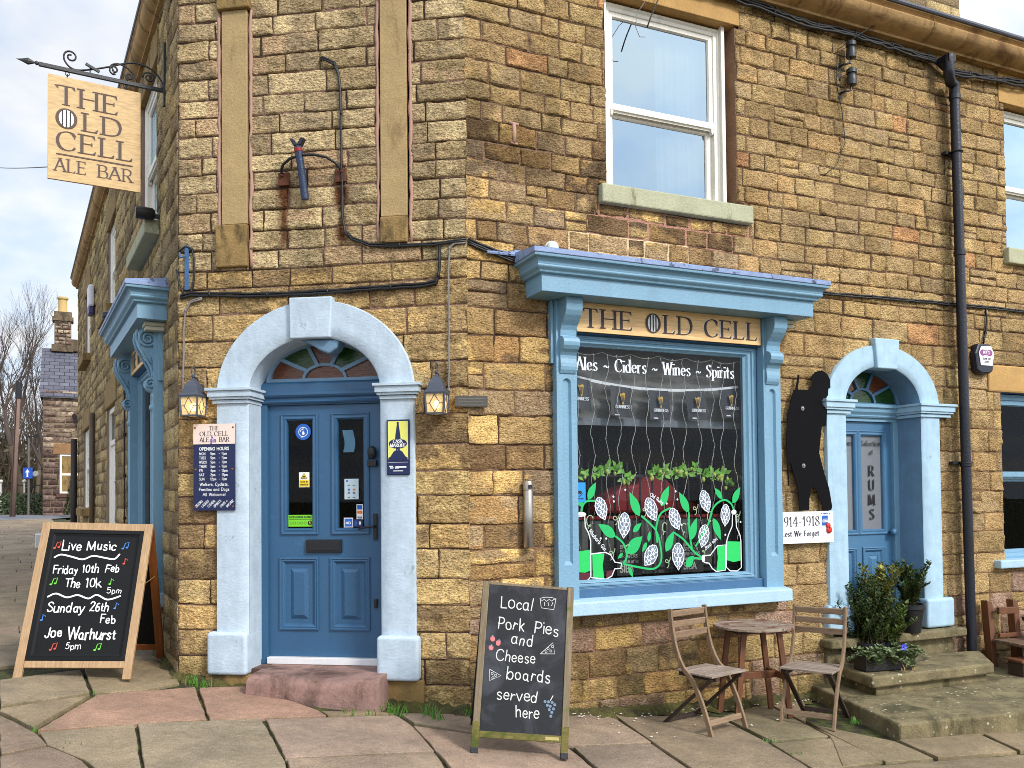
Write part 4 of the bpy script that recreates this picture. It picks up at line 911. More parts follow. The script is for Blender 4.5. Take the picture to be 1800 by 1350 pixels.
def shopfront(M4, x0, x1, fo, gmat, scroll=False):
    par = bpy.data.objects.new("shopfront", None); COL.objects.link(par); par.parent = pub; par.matrix_local = M4
    pa, pb = x0 + .225, x0 + .405; pc, pd = x1 - .385, x1 - .195
    b = MB(); b.box(x0, x1, -fo, .02, 3.184, 3.318); obj("cornice_fascia", b, M_SHOP, par, None, .003)
    b = MB(); pr = [(0, fo, 3.316), (.026, fo, 3.321), (.030, fo, 3.324), (.031, fo, 3.334)]
    for i in range(9): a = math.pi * i / 8; pr.append((.032 + .022 * (1 - math.cos(a)) * .5 + .012 * math.sin(a), fo, 3.336 + .040 * i / 8))
    for i in range(9): a = math.pi / 2 * i / 8; pr.append((.056 + .030 * (1 - math.cos(a)), fo, 3.378 + .044 * math.sin(a)))
    pr += [(.098, fo, 3.424), (.10, fo, 3.426), (.10, fo, 3.446)]
    loops_u(b, x0, x1, pr); obj("cornice_moulding", b, M_SHOP, par, None, 0, 50)
    b = MB(); loops_u(b, x0, x1, [(.102, fo, 3.445), (.108, fo, 3.45), (.108, fo, 3.482), (.102, fo, 3.488)]); z_ = 3.489
    b.add([(x0 - .102, -fo - .102, z_), (x1 + .102, -fo - .102, z_), (x1 + .102, .0, 3.535), (x0 - .102, .0, 3.535)], [(0, 1, 2, 3)])
    b.add([(x0 - .102, -fo - .102, z_ - .001), (x0 - .102, 0, 3.534), (x0 - .102, 0, z_ - .03)], [(0, 1, 2)]); b.add([(x1 + .102, -fo - .102, z_ - .001), (x1 + .102, 0, 3.534), (x1 + .102, 0, z_ - .03)], [(2, 1, 0)])
    if not scroll: b.xprof([(.01, 3.52), (-.05, 3.50), (-.055, 3.512), (.01, 3.565)], x0 - .34, x0 - .1); b.xprof([(.01, 3.534), (-.02, 3.534), (-.022, 3.56), (.01, 3.565)], x0 - .1, x1 - .3)
    obj("lead_flashing", b, M_LEAD, par)
    pilaster(par, pa, pb, .80); pilaster(par, pc, pd, .80)
    if scroll: console_scroll(M4, par, pa + .02, pb - .02); console_scroll(M4, par, pc + .02, pd - .02)
    else: console_plain(M4, par, pa + .025, pa + .17); console_plain(M4, par, pc + .02, pc + .165)
    for q in (pa - .028, pd + .003): b = MB(); b.box(q, q + .025, -.05, .02, 2.68, 3.182); obj("side_batten", b, M_SHOP, par, None, .003)
    gx0, gx1, gz0, gz1 = pb + .035, pc - .135, .945, 2.845
    b = MB(); b.rectsweep(pb - .002, pc + .002, .80, 2.938, [(0, -.066), (.002, .0), (.012, .0)]); b.f = [f for i, f in enumerate(b.f) if i % 4 != 0]
    obj("window_lining", b, M_SHOPD, par)
    b = MB()
    def fr(prof):
        vs = []
        for tl, tr, tb, tt, y in prof: vs += [(pb + tl, y, .80 + tb), (pc - tr, y, .80 + tb), (pc - tr, y, 2.935 - tt), (pb + tl, y, 2.935 - tt)]
        b.add(vs, [(i * 4 + k, i * 4 + (k + 1) % 4, (i + 1) * 4 + (k + 1) % 4, (i + 1) * 4 + k) for i in range(len(prof) - 1) for k in range(4)])
    fr([(.0, .0, .0, .0, .0), (.006, .045, .09, .02, .0), (.008, .05, .095, .024, -.008), (.012, .062, .105, .032, -.010), (.015, .068, .112, .038, .004), (.02, .085, .12, .05, .008), (.022, .09, .122, .055, -.002), (.026, .10, .128, .065, .0), (.03, .115, .138, .078, .018), (.035, .135, .145, .09, .03), (.035, .135, .145, .09, .06)])
    obj("window_frame", b, M_SHOP, par)
    b = MB(); b.box(pb, pc, -.045, .0, .80, .885); obj("bottom_rail", b, M_SHOPD, par, None, .006)
    b = MB(); b.box(pb + .012, pc - .012, -.075, .02, 2.944, 3.182); obj("sign_panel", b, M_SIGN2, par, None, .003)
    b = MB(); b.xprof([(.05, .684), (-.165, .684), (-.172, .69), (-.172, .782), (-.162, .792), (-.06, .808), (.05, .812)], pa - .012 + .05, pd + .02); obj("shop_sill", b, M_SILLB, par, None, .004)
    g = MB(); g.add([(gx0 - .01, .04, gz0 - .01), (gx1 + .01, .04, gz0 - .01), (gx1 + .01, .04, gz1 + .01), (gx0 - .01, .04, gz1 + .01)], [(0, 1, 2, 3)]); obj("shop_window_glass", g, gmat, par)
    return par, (gx0, gx1, gz0, gz1, pb, pc)
shopR, GR = shopfront(R0, .49, 3.145, .30, M_GLASS)
shopL, GLs = shopfront(L0, -2.95, -.60, .24, M_GLASS, True)
def old_cell_text(par, name, x0, x1, z, cap, y, hl=.006, lines=None):
    hi = Text(); t = Text(); k = Text(); n = "THE OLD CELL"
    _, W = text_strokes(n, 16); sx = (x1 - x0) / W
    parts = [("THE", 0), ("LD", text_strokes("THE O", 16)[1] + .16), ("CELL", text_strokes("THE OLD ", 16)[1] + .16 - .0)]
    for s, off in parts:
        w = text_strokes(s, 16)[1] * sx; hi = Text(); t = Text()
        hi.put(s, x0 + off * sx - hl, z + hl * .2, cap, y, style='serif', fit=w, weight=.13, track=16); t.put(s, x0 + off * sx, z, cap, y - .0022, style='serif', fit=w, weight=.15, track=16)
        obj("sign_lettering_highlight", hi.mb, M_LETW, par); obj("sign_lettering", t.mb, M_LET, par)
    hi = Text(); t = Text(); ox = x0 + (text_strokes("THE ", 16)[1] + .16) * sx; barred_o(hi, t, k, ox, z, cap, sx, y)
    obj("cell_window", hi.mb, M_LETW, par); obj("barred_letter", t.mb, M_LET, par); obj("cell_bars", k.mb, M_LETK, par)
def barred_o(hi, t, k, ox, z, cap, sx, y):
    cx, cz = ox + .40 * sx, z + cap * .5; rx, rz = .33 * sx, cap * .53
    hi.disc(cx, cz, rx * .82, rz * .92, y - .003)
    P = [(cx + rx * math.cos(2 * math.pi * i / 32), cz + rz * math.sin(2 * math.pi * i / 32)) for i in range(33)]
    t.ribbon(P, [cap * .05 + cap * .10 * abs(math.cos(2 * math.pi * i / 32)) ** 1.5 for i in range(33)], y - .0052, cap=False)
    for f in (-.42, 0, .42):
        h = math.sqrt(1 - f * f) * .88 * rz; k.line([(cx + f * rx, cz - h), (cx + f * rx, cz + h)], cap * .07, y - .0068, cap=False)
old_cell_text(shopR, "sign", .965, 2.70, 2.985, .148, -.0765)
old_cell_text(shopL, "sign", -2.5, -1.05, 2.985, .148, -.0765)

# dressing of the right shop window -------------------------------------------------------
M_HOPG = plain("painted_green", (18, 178, 96), .5); M_HOPW = plain("painted_white", (218, 222, 228), .5); M_LABG = plain("label_green", (28, 196, 92), .5); M_WINE = plain("painted_wine", (84, 18, 34), .5); M_TAN = plain("tendril_paint", (150, 178, 140), .5)
glR = [o for o in shopR.children if o.name.startswith("shop_window_glass")][0]
gx0, gx1, gz0, gz1 = GR[:4]
yg = .036
def words(line, x, z, cap, y, fit, name, mat, par, M4=None, **kw):
    tk = kw.get("track", 14); W = text_strokes(line, tk)[1]; off = 0
    for wd in line.split(" "):
        t = Text(); ww = text_strokes(wd, tk)[1]; t.put(wd, x + off / W * fit, z, cap, y, fit=ww / W * fit, **kw); obj(name, t.mb, mat, par, M4); off += ww + .36 + 2 * tk / 100
words("Ales ~ Ciders ~ Wines ~ Spirits", .955, 2.655, .105, yg, 1.58, "painted_word", M_HOPW, shopR, style="serif", weight=.14, track=12)
# helper: picture coordinates of the painted panel (fractions of the glass) -> wall metres
def GX(px): return gx0 - .005 + (px - 137) / (955 - 137) * (gx1 - gx0 + .01)
def GZ(px, py): 
    zb_ = 1192 + (1152 - 1192) * (px - 137) / 818; return gz0 + (zb_ - py) / (327 * (1 - .06 * (px - 137) / 818)) * .80
def GP_(pts): return [(GX(x), GZ(x, y)) for x, y in pts]
gW, gG, gL, gR, gT = Text(), Text(), Text(), Text(), Text()
def bottle(pts, lab, wine, w=.010):
    gL, gR, gW = Text(), Text(), Text()
    gL.poly(GP_(lab), yg - .002)
    if wine: gR.poly(GP_(wine), yg - .001)
    gW.line(GP_(pts), w, yg - .004)
    obj("painted_bottle_label", gL.mb, M_LABG, shopR); obj("painted_bottle", gW.mb, M_HOPW, shopR)
    if wine: obj("painted_wine", gR.mb, M_WINE, shopR)
bottle([(140, 1192), (165, 1196), (192, 1190), (204, 1178), (205, 1060), (196, 1035), (182, 1015), (180, 980), (150, 978), (148, 1015), (140, 1030)], [(139, 1098), (205, 1090), (205, 1158), (180, 1166), (139, 1165)], [(139, 1170), (203, 1165), (200, 1186), (170, 1192), (139, 1190)])
gW.disc(*GP_([(165, 974)])[0], .045, .02, yg - .004)
bottle([(207, 1182), (272, 1187), (298, 1176), (312, 1152), (340, 1150), (343, 1133), (313, 1130), (294, 1106), (270, 1098), (207, 1104)], [(212, 1106), (266, 1102), (258, 1142), (264, 1184), (214, 1180)], [(276, 1160), (305, 1156), (296, 1176), (272, 1184)])
bottle([(888, 962), (886, 1000), (866, 1030), (854, 1056), (852, 1140), (872, 1152), (908, 1152), (930, 1140), (930, 1050), (926, 1030), (908, 1002), (906, 962)], [(856, 1052), (928, 1052), (928, 1116), (892, 1122), (856, 1116)], None)
gW.disc(*GP_([(896, 952)])[0], .028, .022, yg - .004)
bottle([(740, 1125), (765, 1128), (780, 1145), (800, 1155), (848, 1150), (850, 1064), (808, 1068), (788, 1085), (772, 1100), (740, 1103)], [(806, 1069), (848, 1066), (850, 1148), (802, 1152), (810, 1110)], None)
gW.disc(*GP_([(736, 1112)])[0], .018, .032, yg - .004)
def leaf2(x, y, x2, y2, w=.42):
    n = 8; dx, dy = x2 - x, y2 - y; P = []; Q = []
    for i in range(n + 1):
        t_ = i / n; h = math.sin(math.pi * t_ ** .8) * w * .5; P.append((x + dx * t_ - dy * h, y + dy * t_ + dx * h)); Q.append((x + dx * t_ + dy * h, y + dy * t_ - dx * h))
    gG = Text(); gG.k = int(x) % 9; gG.poly(GP_(P + Q[-2:0:-1]), yg - .003); obj("painted_leaf", gG.mb, M_HOPG, shopR)
for q in [(168, 950, 138, 880), (195, 925, 232, 866), (318, 1045, 240, 1005), (350, 1100, 326, 1118), (370, 1100, 442, 1042, .5), (430, 975, 384, 895), (398, 1028, 438, 998), (470, 1060, 478, 1022), (532, 940, 572, 870), (552, 1092, 592, 1022), (668, 958, 620, 890), (672, 1052, 706, 975), (650, 1140, 690, 1104, .6), (790, 975, 826, 1048), (838, 908, 798, 872), (890, 922, 932, 866), (376, 1145, 395, 1180), (462, 1062, 440, 1095)]: leaf2(*q)
for P in [[(165, 970), (172, 945), (190, 930), (222, 928)], [(350, 1135), (420, 1145), (490, 1150), (525, 1130), (530, 1090), (512, 1030), (480, 1000), (440, 975)], [(512, 1060), (508, 1010), (530, 965), (575, 945)], [(350, 1135), (368, 1110), (355, 1070), (320, 1045)], [(735, 1110), (690, 1090), (640, 1050), (595, 1028)], [(680, 1080), (668, 1020), (668, 960)], [(700, 1070), (760, 1000), (790, 940), (840, 912), (880, 922), (896, 945)], [(735, 1115), (690, 1112), (660, 1125)]]:
    gG = Text(); gG.k = int(P[0][0]) % 7; gG.line(GP_(smooth_pts(P, 6)), .017, yg - .0035); obj("painted_vine", gG.mb, M_HOPG, shopR)
for (x, y, r, s_) in [(320, 970, 16, 1), (545, 1000, 12, -1), (700, 930, 14, 1), (770, 960, 14, -1), (300, 1085, 14, 1), (560, 1110, 14, 1), (640, 1000, 12, -1), (916, 950, 13, 1), (200, 985, 16, -1), (455, 940, 12, 1), (740, 1075, 10, 1), (370, 1075, 10, -1)]:
    gT.line(GP_([(x + r * (1 - .8 * i / 22) * math.cos(s_ * i * .42), y + 1.6 * i + r * (1 - .8 * i / 22) * math.sin(s_ * i * .42)) for i in range(23)]), .007, yg - .003)
M_HOPS = plain("painted_grey_blue", (104, 118, 136), .6)
def hop(x, y, s_, a):
    s_ *= 1.12
    gW = Text()
    ca, sa = math.cos(a), math.sin(a); tr = lambda p, q: (x + (p * ca - q * sa) * s_, y + (p * sa + q * ca) * s_)
    out = [(0, -1.15), (.45, -.85), (.7, -.35), (.72, .15), (.5, .7), (.15, 1.05), (0, 1.25), (-.15, 1.05), (-.5, .7), (-.72, .15), (-.7, -.35), (-.45, -.85), (0, -1.15)]
    fl_ = Text(); fl_.poly(GP_([tr(*p) for p in out[:-1]]), yg - .0028); obj("painted_hop_shade", fl_.mb, M_HOPS, shopR)
    gW.line(GP_([tr(*p) for p in smooth_pts(out, 2)]), .007, yg - .004)
    for r_ in range(5):
        q = -.85 + r_ * .38; w = .62 * math.sqrt(max(.1, 1 - (q / 1.2) ** 2))
        for c_ in (-1, 0, 1) if r_ % 2 else (-.5, .5):
            ps = [(c_ * w * .7 + .30 * math.cos(k), q + .26 * math.sin(k)) for k in np.linspace(-.3, math.pi + .3, 7)]
            gW.line(GP_([tr(*p) for p in ps]), .0075, yg - .004)
    obj("painted_hop_flower", gW.mb, M_HOPW, shopR)
for q in [(254, 952, 30, -.4), (358, 1005, 32, .1), (485, 950, 32, -.5), (598, 980, 30, -.5), (480, 1105, 32, .7), (612, 1105, 34, 0), (750, 918, 30, -.4), (740, 1035, 30, .3), (852, 962, 28, .1)]: hop(*q)
for (x, y) in [(312, 928), (310, 912), (365, 888), (604, 888), (630, 1000), (405, 1055), (275, 1052), (250, 1052), (560, 930), (770, 920), (850, 1030), (930, 985), (820, 1010), (612, 915)]: gW.disc(*GP_([(x, y)])[0], .009, .009, yg - .003, 10)
def gtext(s, x, y, cap, ang): X, Z = GP_([(x, y)])[0]; gW = Text(); gW.put(s, X, Z, cap, yg - .004, weight=.16, ang=ang); obj("painted_name", gW.mb, M_HOPW, shopR)
gtext("Rhubarb Gin", 196, 1030, .032, -.85); gtext("Old Ruby", 478, 905, .030, -.55); gtext("Real ales", 752, 1082, .030, .62)
for tx, m, nm in ((gW, M_HOPW, "painted_dots"), (gT, M_TAN, "painted_tendrils")): o = obj(nm, tx.mb, m, shopR); o["kind"] = "stuff"
# roller blind behind the glass
M_BLIND = paint("black_blind_fabric", (104, 104, 104), .75, .2, 6, .003, 12); M_BLINDB = paint("patterned_blind_edge", (104, 112, 122), .6, .35, 30, .001)
b = MB(); nx, nzz = 40, 24; vs = []
for j in range(nzz + 1):
    for i in range(nx + 1):
        x = .90 + 1.90 * i / nx; z = 2.27 + .66 * j / nzz; vs.append((x, .24 + .020 * math.sin(j * 1.15) * (1 if j < 14 else .3) + .010 * math.sin(i * .7 + j), z))
b.add(vs, [(j * (nx + 1) + i, j * (nx + 1) + i + 1, (j + 1) * (nx + 1) + i + 1, (j + 1) * (nx + 1) + i) for j in range(nzz) for i in range(nx)]); vb = obj("window_blind", b, M_BLIND, shopR, None, 0, True)
b = MB(); b.box(.90, 2.80, .215, .245, 2.222, 2.282); obj("blind_edge_bar", b, M_BLINDB, shopR)

# things standing or hanging in the shop window -------------------------------------------
def on_R(x, z, o=0): return FM('R', x, z, o)
t_ = thing("window_railing", "black iron railing with thin bars standing inside the shop window behind the hop garland", "railing", on_R(1.0, .95, -.22))
b = MB(); b.box(.0, 1.83, -.007, .007, .835, .855); b.box(0, 1.83, -.007, .007, .03, .05); obj("rail", b, M_BLACK, t_)
for i in range(15): b = MB(); b.tube([(.03 + i * .126, 0, .0), (.03 + i * .126, 0, .96)], .0085, 6); obj("bar", b, M_BLACK, t_)
M_LEAFB = plain("garland_leaf", (112, 172, 60), .5); M_HOPC = plain("garland_hop", (168, 186, 84), .6)
def garland():
    t_ = thing("hop_garland", "artificial green hop garland strung along the top of the window railing", "garland", on_R(1.0, 1.80, -.19)); b = MB(); h_ = MB(); r = random.Random(4)
    for cx in (.06, .20, .30, .42, .50, .78, .86, 1.02, 1.10, 1.20, 1.31, 1.40, 1.50, 1.57, 1.78):
        cz = .02 + r.uniform(-.03, .03) - (.08 if cx in (1.57, 1.78, .50) else 0)
        for k in range(r.randint(9, 13)):
            d = Vector((r.uniform(-1, 1), r.uniform(-.7, .3), r.uniform(-.6, 1))); b.leaf((cx + r.uniform(-.03, .03), r.uniform(-.03, .01), cz + r.uniform(-.02, .03)), d, (r.uniform(-.4, .4), -1, r.uniform(-.2, .6)), r.uniform(.05, .085), r.uniform(.035, .05))
        for k in range(r.randint(1, 4)): h_.sphere((cx + r.uniform(-.05, .05), -.03, cz + r.uniform(-.05, .02)), r.uniform(.014, .02), 4, 1, 1, 1.3)
    obj("leaf_spray", b, M_LEAFB, t_, None, 0, True); obj("hop_cone", h_, M_HOPC, t_, None, 0, True)
garland()
M_WIRE = plain("silver_light_wire", (206, 206, 198), .4, None, .3)
t_ = thing("fairy_light_curtain", "curtain of thin silver fairy light strings hanging behind the shop window glass", "fairy lights", on_R(.95, 2.8, -.09)); r = random.Random(8)
b = MB(); b.tube([(1.7 * i / 60, 0, .02 - .03 * abs(math.sin(i * .32))) for i in range(61)], .0025, 4); obj("hanging_wire", b, M_WIRE, t_)
for k in range(13):
    x = .05 + k * .132 + r.uniform(-.02, .02); z = 0; P = []; L = r.uniform(1.35, 1.75); i = 0; ph = r.uniform(0, 6)
    while z > -L: P.append((x + .022 * math.sin(ph + i * .55) * r.uniform(.5, 1.2), 0, z)); z -= .035; i += 1
    b = MB(); b.tube(P, .0026, 4)
    for q in P[::4]: b.sphere(q, .0055, 3)
    obj("light_string", b, M_WIRE, t_)
M_FLAG = plain("black_pennant", (48, 51, 58), .4); M_GOLD = plain("gold_print", (206, 164, 72), .5)
t_ = thing("pennant_bunting", "white ribbon bunting with five black beer pennants hanging across the shop window", "bunting", on_R(.95, 2.55, -.125))
cord = lambda x: .085 * (1 - x / .85) ** 2 * (1 if x < .85 else .7) - .015
b = MB(); P = [(1.70 * i / 30, 0, cord(1.70 * i / 30)) for i in range(31)]
b.add([(x, y - .001, z + .012) for x, y, z in P] + [(x, y - .001, z - .012) for x, y, z in P], [(31 + i, 32 + i, i + 1, i) for i in range(30)]); obj("ribbon", b, M_HOPW, t_)
for i, x in enumerate((-.02, .37, .745, 1.12, 1.48)):
    z = cord(max(0, x + .09)) - .008; sk = (.0, .012, .02, .045, .05)[i]
    b = MB(); vs = []
    for j in range(5):
        for k in range(5):
            vs.append((x + .20 * k / 4 + sk * j / 4 + (.012 * j / 4 * (k - 2) / 2), -.006 - .014 * math.sin(k * .9 + i) * (j / 4), z - .255 * j / 4 + (cord(max(0, x + .2 * k / 4)) - cord(max(0, x + .1)))))
    b.add(vs, [((j + 1) * 5 + k, (j + 1) * 5 + k + 1, j * 5 + k + 1, j * 5 + k) for j in range(4) for k in range(4)]); pn = obj("pennant", b, M_FLAG, t_, None, 0, True)
    tx = Text(); tx.put("GUINNESS", x + .10 + sk * .66, z - .185, .026, -.026, style='serif', weight=.2, fit=.145, center=True); obj("pennant_lettering", tx.mb, M_HOPW, pn)
    tx = Text(); hx, hz = x + .10 + sk * .4, z - .10; tx.poly([(hx - .026, hz + .045), (hx - .012, hz + .035), (hx + .012, hz + .048), (hx + .028, hz + .042), (hx + .012, hz - .05), (hx + .002, hz - .054)], -.024); obj("harp_emblem", tx.mb, M_GOLD, pn)
    tx = Text()
    for q in range(4): tx.line([(hx - .012 + q * .009, hz + .026), (hx - .002 + q * .004, hz - .032)], .0035, -.026)
    obj("harp_string", tx.mb, M_FLAG, pn)
    tx = Text(); tx.rect(x + .02 + sk, x + .065 + sk, z - .245, z - .235, -.022); obj("pennant_print", tx.mb, M_HOPW, pn)
def sticker(name, label, M4, w, h, rgb, cat="sticker", draw=None, group=None):
    o = thing(name, label, cat, M4, group); b = MB(); b.box(-w / 2, w / 2, -.0015, 0, -h / 2, h / 2); obj("backing", b, plain("sticker_" + name + str(len(bpy.data.materials)), rgb, .45), o)
    if draw: draw(o, w, h)
    return o
M_STB = plain("print_blue", (28, 92, 178), .45); M_STY = plain("print_yellow", (238, 206, 34), .45); M_STK = plain("print_black", (22, 22, 26), .5); M_STG = plain("print_green", (92, 190, 30), .45); M_STO = plain("print_orange", (232, 118, 26), .45); M_NAVY = plain("print_navy", (20, 32, 78), .45); M_STR = plain("print_red", (206, 44, 30), .5)
def dr_tick(o, w, h):
    t = Text(); t.line([(-.03, -.03), (0, -.03), (.02, -.01)], .006, -.003); t.disc(-.005, .0, .02, .014, -.003); t.rect(-.04, .03, -.055, -.048, -.003); obj("print", t.mb, M_STK, o)
sticker("review_sticker", "bright blue square sticker near the pilaster at the edge of the shop window glass", on_R(gx0 + .045, 1.655, -.033), .10, .16, (30, 142, 210), "sticker", dr_tick)
# poster cards standing at the foot of the window
for (x, lab, rgb) in [(1.38, "dark beer flyer card behind the painted vine next to the wine bottle lying down", (40, 40, 42)), (2.02, "dark beer flyer card behind the painted vine below the yellow hop flower", (36, 36, 38))]:
    o = thing("beer_flyer", lab, "flyer", on_R(x, .95, -.15), "beer flyers at the foot of the window"); b = MB(); b.box(0, .24, 0, .004, 0, .30); obj("card", b, plain("flyer_black", rgb, .6), o)
    t = Text(); t.put("SIBA", .03, .03, .055, -.002, weight=.2, fit=.13); t.put("PREMIUM BITTER", .03, .105, .022, -.002, weight=.16, fit=.18)
    for k in range(3): t.put("BREWERS"[:7 - k], .03, .15 + .04 * k, .026, -.002, weight=.2, fit=.17 - .02 * k)
    obj("flyer_lettering", t.mb, plain("flyer_grey", (176, 174, 166), .6), o)
# ------------------------------------------------------------------ signs and fittings on the walls
SG = Matrix.Translation(FM('L', -.65, 0, .5625).translation) @ Matrix.Rotation(R_(30.26), 4, 'Z')      # x to the wall, y along the street
t_ = thing("hanging_sign", "square wooden hanging sign with engraved dark lettering, below the scrolled iron bracket", "sign", SG @ Matrix.Translation((0, 0, 4.28)))
w2 = .3525
b = MB(); b.box(-w2, w2, -.012, .012, 0, .87); obj("sign_board", b, M_SIGN, t_, None, .002)
hi, tx, kb = Text(), Text(), Text(); yb = -.0135
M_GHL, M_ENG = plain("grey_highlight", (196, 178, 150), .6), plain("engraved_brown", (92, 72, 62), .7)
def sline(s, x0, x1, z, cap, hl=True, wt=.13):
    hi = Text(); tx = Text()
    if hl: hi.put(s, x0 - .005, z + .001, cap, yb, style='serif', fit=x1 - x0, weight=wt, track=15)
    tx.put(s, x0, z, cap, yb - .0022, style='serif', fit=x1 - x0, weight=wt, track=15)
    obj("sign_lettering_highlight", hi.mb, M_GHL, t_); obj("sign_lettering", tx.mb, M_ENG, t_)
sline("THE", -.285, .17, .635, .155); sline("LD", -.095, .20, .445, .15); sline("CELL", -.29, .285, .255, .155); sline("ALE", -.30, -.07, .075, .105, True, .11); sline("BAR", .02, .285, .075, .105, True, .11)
barred_o(hi, tx, kb, -.30, .445, .15, .21, yb)
tx.line([(-.29, .215), (.29, .215)], .011, yb - .002, False)
obj("cell_window", hi.mb, M_LETW, t_); obj("barred_letter", tx.mb, M_ENG, t_); obj("cell_bars", kb.mb, M_LETK, t_)
b = MB()
for x in (-.21, .24): b.tube([(x, 0, .865), (x, 0, .90)], .006, 6); b.tube([(x + .016 * math.cos(k), 0, .905 + .016 * math.sin(k)) for k in np.linspace(0, 6.28, 10)], .004, 5)
obj("hanging_ring", b, M_BLACK, t_)
t_ = thing("sign_bracket", "black wrought iron bracket with scrolls and an arrow tip carrying the wooden sign", "bracket", SG @ Matrix.Translation((0, 0, 5.22)))
b = MB(); b.box(-.42, .555, -.012, .012, -.02, .012); obj("bracket_arm", b, M_BLACK, t_, None, .002)
b = MB(); b.lathe([(.012, 0), (.02, .015), (.008, .03), (.014, .04), (.03, .075), (.012, .12), (.001, .16)], 0, 0, 8, 0, 1, .5); b.v = [(-.42 - z, y, x) for x, y, z in b.v]; obj("arrow_tip", b, M_BLACK, t_)
b = MB(); b.box(.535, .562, -.02, .02, -.14, .42); obj("wall_plate", b, M_BLACK, t_, None, .003)
def scr(P, r=.0075): b = MB(); b.tube([(x, 0, z) for x, z in P], r, 6); obj("iron_scroll", b, M_BLACK, t_, None, 0, True)
scr(spiral((-.185, .115), .014, .05, 1.25, 1.2, 24) + smooth_pts([(-.238, .11), (-.23, .07), (-.19, .025), (-.13, .015), (-.02, .05), (.10, .10), (.25, .17), (.36, .185), (.46, .15), (.52, .08), (.535, .03), (.50, .0)], 5))
scr(spiral((.145, .085), .012, .042, 1.2, 3.6, 22) + smooth_pts([(.12, .12), (.17, .145), (.24, .13), (.30, .08), (.32, .03)], 5)); scr(spiral((.42, .085), .012, .05, 1.5, .2, 24)); scr(spiral((.265, .05), .01, .034, 1.3, 2.5, 20))
b = MB(); b.tube([(-.04, .0, .012), (-.04, -.01, .05)], .005, 5); b.beam((-.075, -.02, .075), (.03, -.02, .03), .018, .02); obj("small_spotlight", b, M_BLACK, t_)

# wall lanterns (lit)
def lantern():
    t_ = thing("wall_lantern", "", "lantern", Matrix.Identity(4), "lit lanterns beside the corner door")
    def ring(z, r, s=4): return [(r * math.cos(math.pi / 4 + math.pi / 2 * k), r * math.sin(math.pi / 4 + math.pi / 2 * k) - .115, z) for k in range(4)]
    b = MB(); L = [(.115, .150), (.118, .162), (.092, .178), (.072, .23), (.045, .27), (.02, .285), (.016, .30)]
    vs = []
    for r, z in L: vs += ring(z, r)
    b.add(vs, [(i * 4 + k, i * 4 + (k + 1) % 4, (i + 1) * 4 + (k + 1) % 4, (i + 1) * 4 + k) for i in range(len(L) - 1) for k in range(4)] + [(3, 2, 1, 0), (24, 25, 26, 27)])
    obj("lantern_cap", b, M_LANT, t_, None, .003)
    b = MB(); b.sphere((0, -.115, .315), .016, 5); b.tube([(0, -.115 + .03 * math.sin(k), .355 - .03 * math.cos(k)) for k in np.linspace(.2, 5.4, 12)], .006, 6); b.tube([(0, -.02, .22), (0, -.05, .30), (0, -.115, .315)], .008, 6); b.box(-.035, .035, -.03, .02, .12, .26); obj("lantern_arm", b, M_LANT, t_)
    b = MB()
    a, c = ring(.0, .092), ring(.15, .106)
    for k in range(4):
        b.beam(a[k], c[k], .012, .012); b.beam(a[k], a[(k + 1) % 4], .012, .012); b.beam(c[k], c[(k + 1) % 4], .012, .012)
        p = lambda f, g: tuple(np.array(a[k]) * (1 - f) * (1 - g) + np.array(a[(k + 1) % 4]) * f * (1 - g) + np.array(c[k]) * (1 - f) * g + np.array(c[(k + 1) % 4]) * f * g)
        D = [(.5, .95), (.22, .5), (.5, .05), (.78, .5)]
        for q in range(4): b.tube([p(*D[q]), p(*D[(q + 1) % 4])], .0028, 4)
        b.tube([p(0, .5), p(.22, .5)], .0028, 4); b.tube([p(.78, .5), p(1, .5)], .0028, 4); b.tube([p(.5, .95), p(.5, 1)], .0028, 4)
    obj("lantern_frame", b, M_LANT, t_)
    b = MB(); a, c = ring(.003, .088), ring(.148, .102); b.add(a + c, [(k, (k + 1) % 4, 4 + (k + 1) % 4, 4 + k) for k in range(4)] + [(3, 2, 1, 0)]); obj("lantern_glass", b, M_LGLASS, t_)
    b = MB(); b.sphere((0, -.115, .07), .026, 6, 1, 1, 1.3); obj("lamp_bulb", b, M_BULB, t_)
    return t_
M_LANT = paint("grey_lantern_paint", (66, 72, 84), .5, .2, 8, .0005)
tg = NT("lantern_glass_pane"); tg.n.remove(tg.b); a_ = tg.n.new("ShaderNodeBsdfTranslucent"); a_.inputs[0].default_value = (*lin(246, 232, 196), 1); d_ = tg.n.new("ShaderNodeBsdfDiffuse"); d_.inputs[0].default_value = (*lin(240, 226, 186), 1); e_ = tg.n.new("ShaderNodeBsdfTransparent")
m1 = tg.n.new("ShaderNodeMixShader"); m1.inputs[0].default_value = .5; tg.l.new(a_.outputs[0], m1.inputs[1]); tg.l.new(d_.outputs[0], m1.inputs[2])
m2 = tg.n.new("ShaderNodeMixShader"); m2.inputs[0].default_value = .22; tg.l.new(m1.outputs[0], m2.inputs[1]); tg.l.new(e_.outputs[0], m2.inputs[2]); tg.l.new(m2.outputs[0], tg.out.inputs[0])
M_LGLASS = tg.m; M_BULB = plain("lit_bulb", (255, 214, 140), .5, 9.0)
ln = lantern(); ln["label"] = "lit iron lantern above the navy opening hours board"; ln.matrix_world = FM('C', .19, 2.285, .0)
l2 = copy_thing(ln, FM('C', 2.155, 2.255, 0), "lit iron lantern above the yellow beer plaque")
for (o, nm) in ((ln, 0), (l2, 1)):
    pl = bpy.data.lights.new("lantern_light", 'POINT'); pl.energy = .9; pl.color = (1, .66, .32); pl.shadow_soft_size = .02
    po = bpy.data.objects.new("lantern_light", pl); COL.objects.link(po); po.parent = o; po.location = (0, -.115, .085)

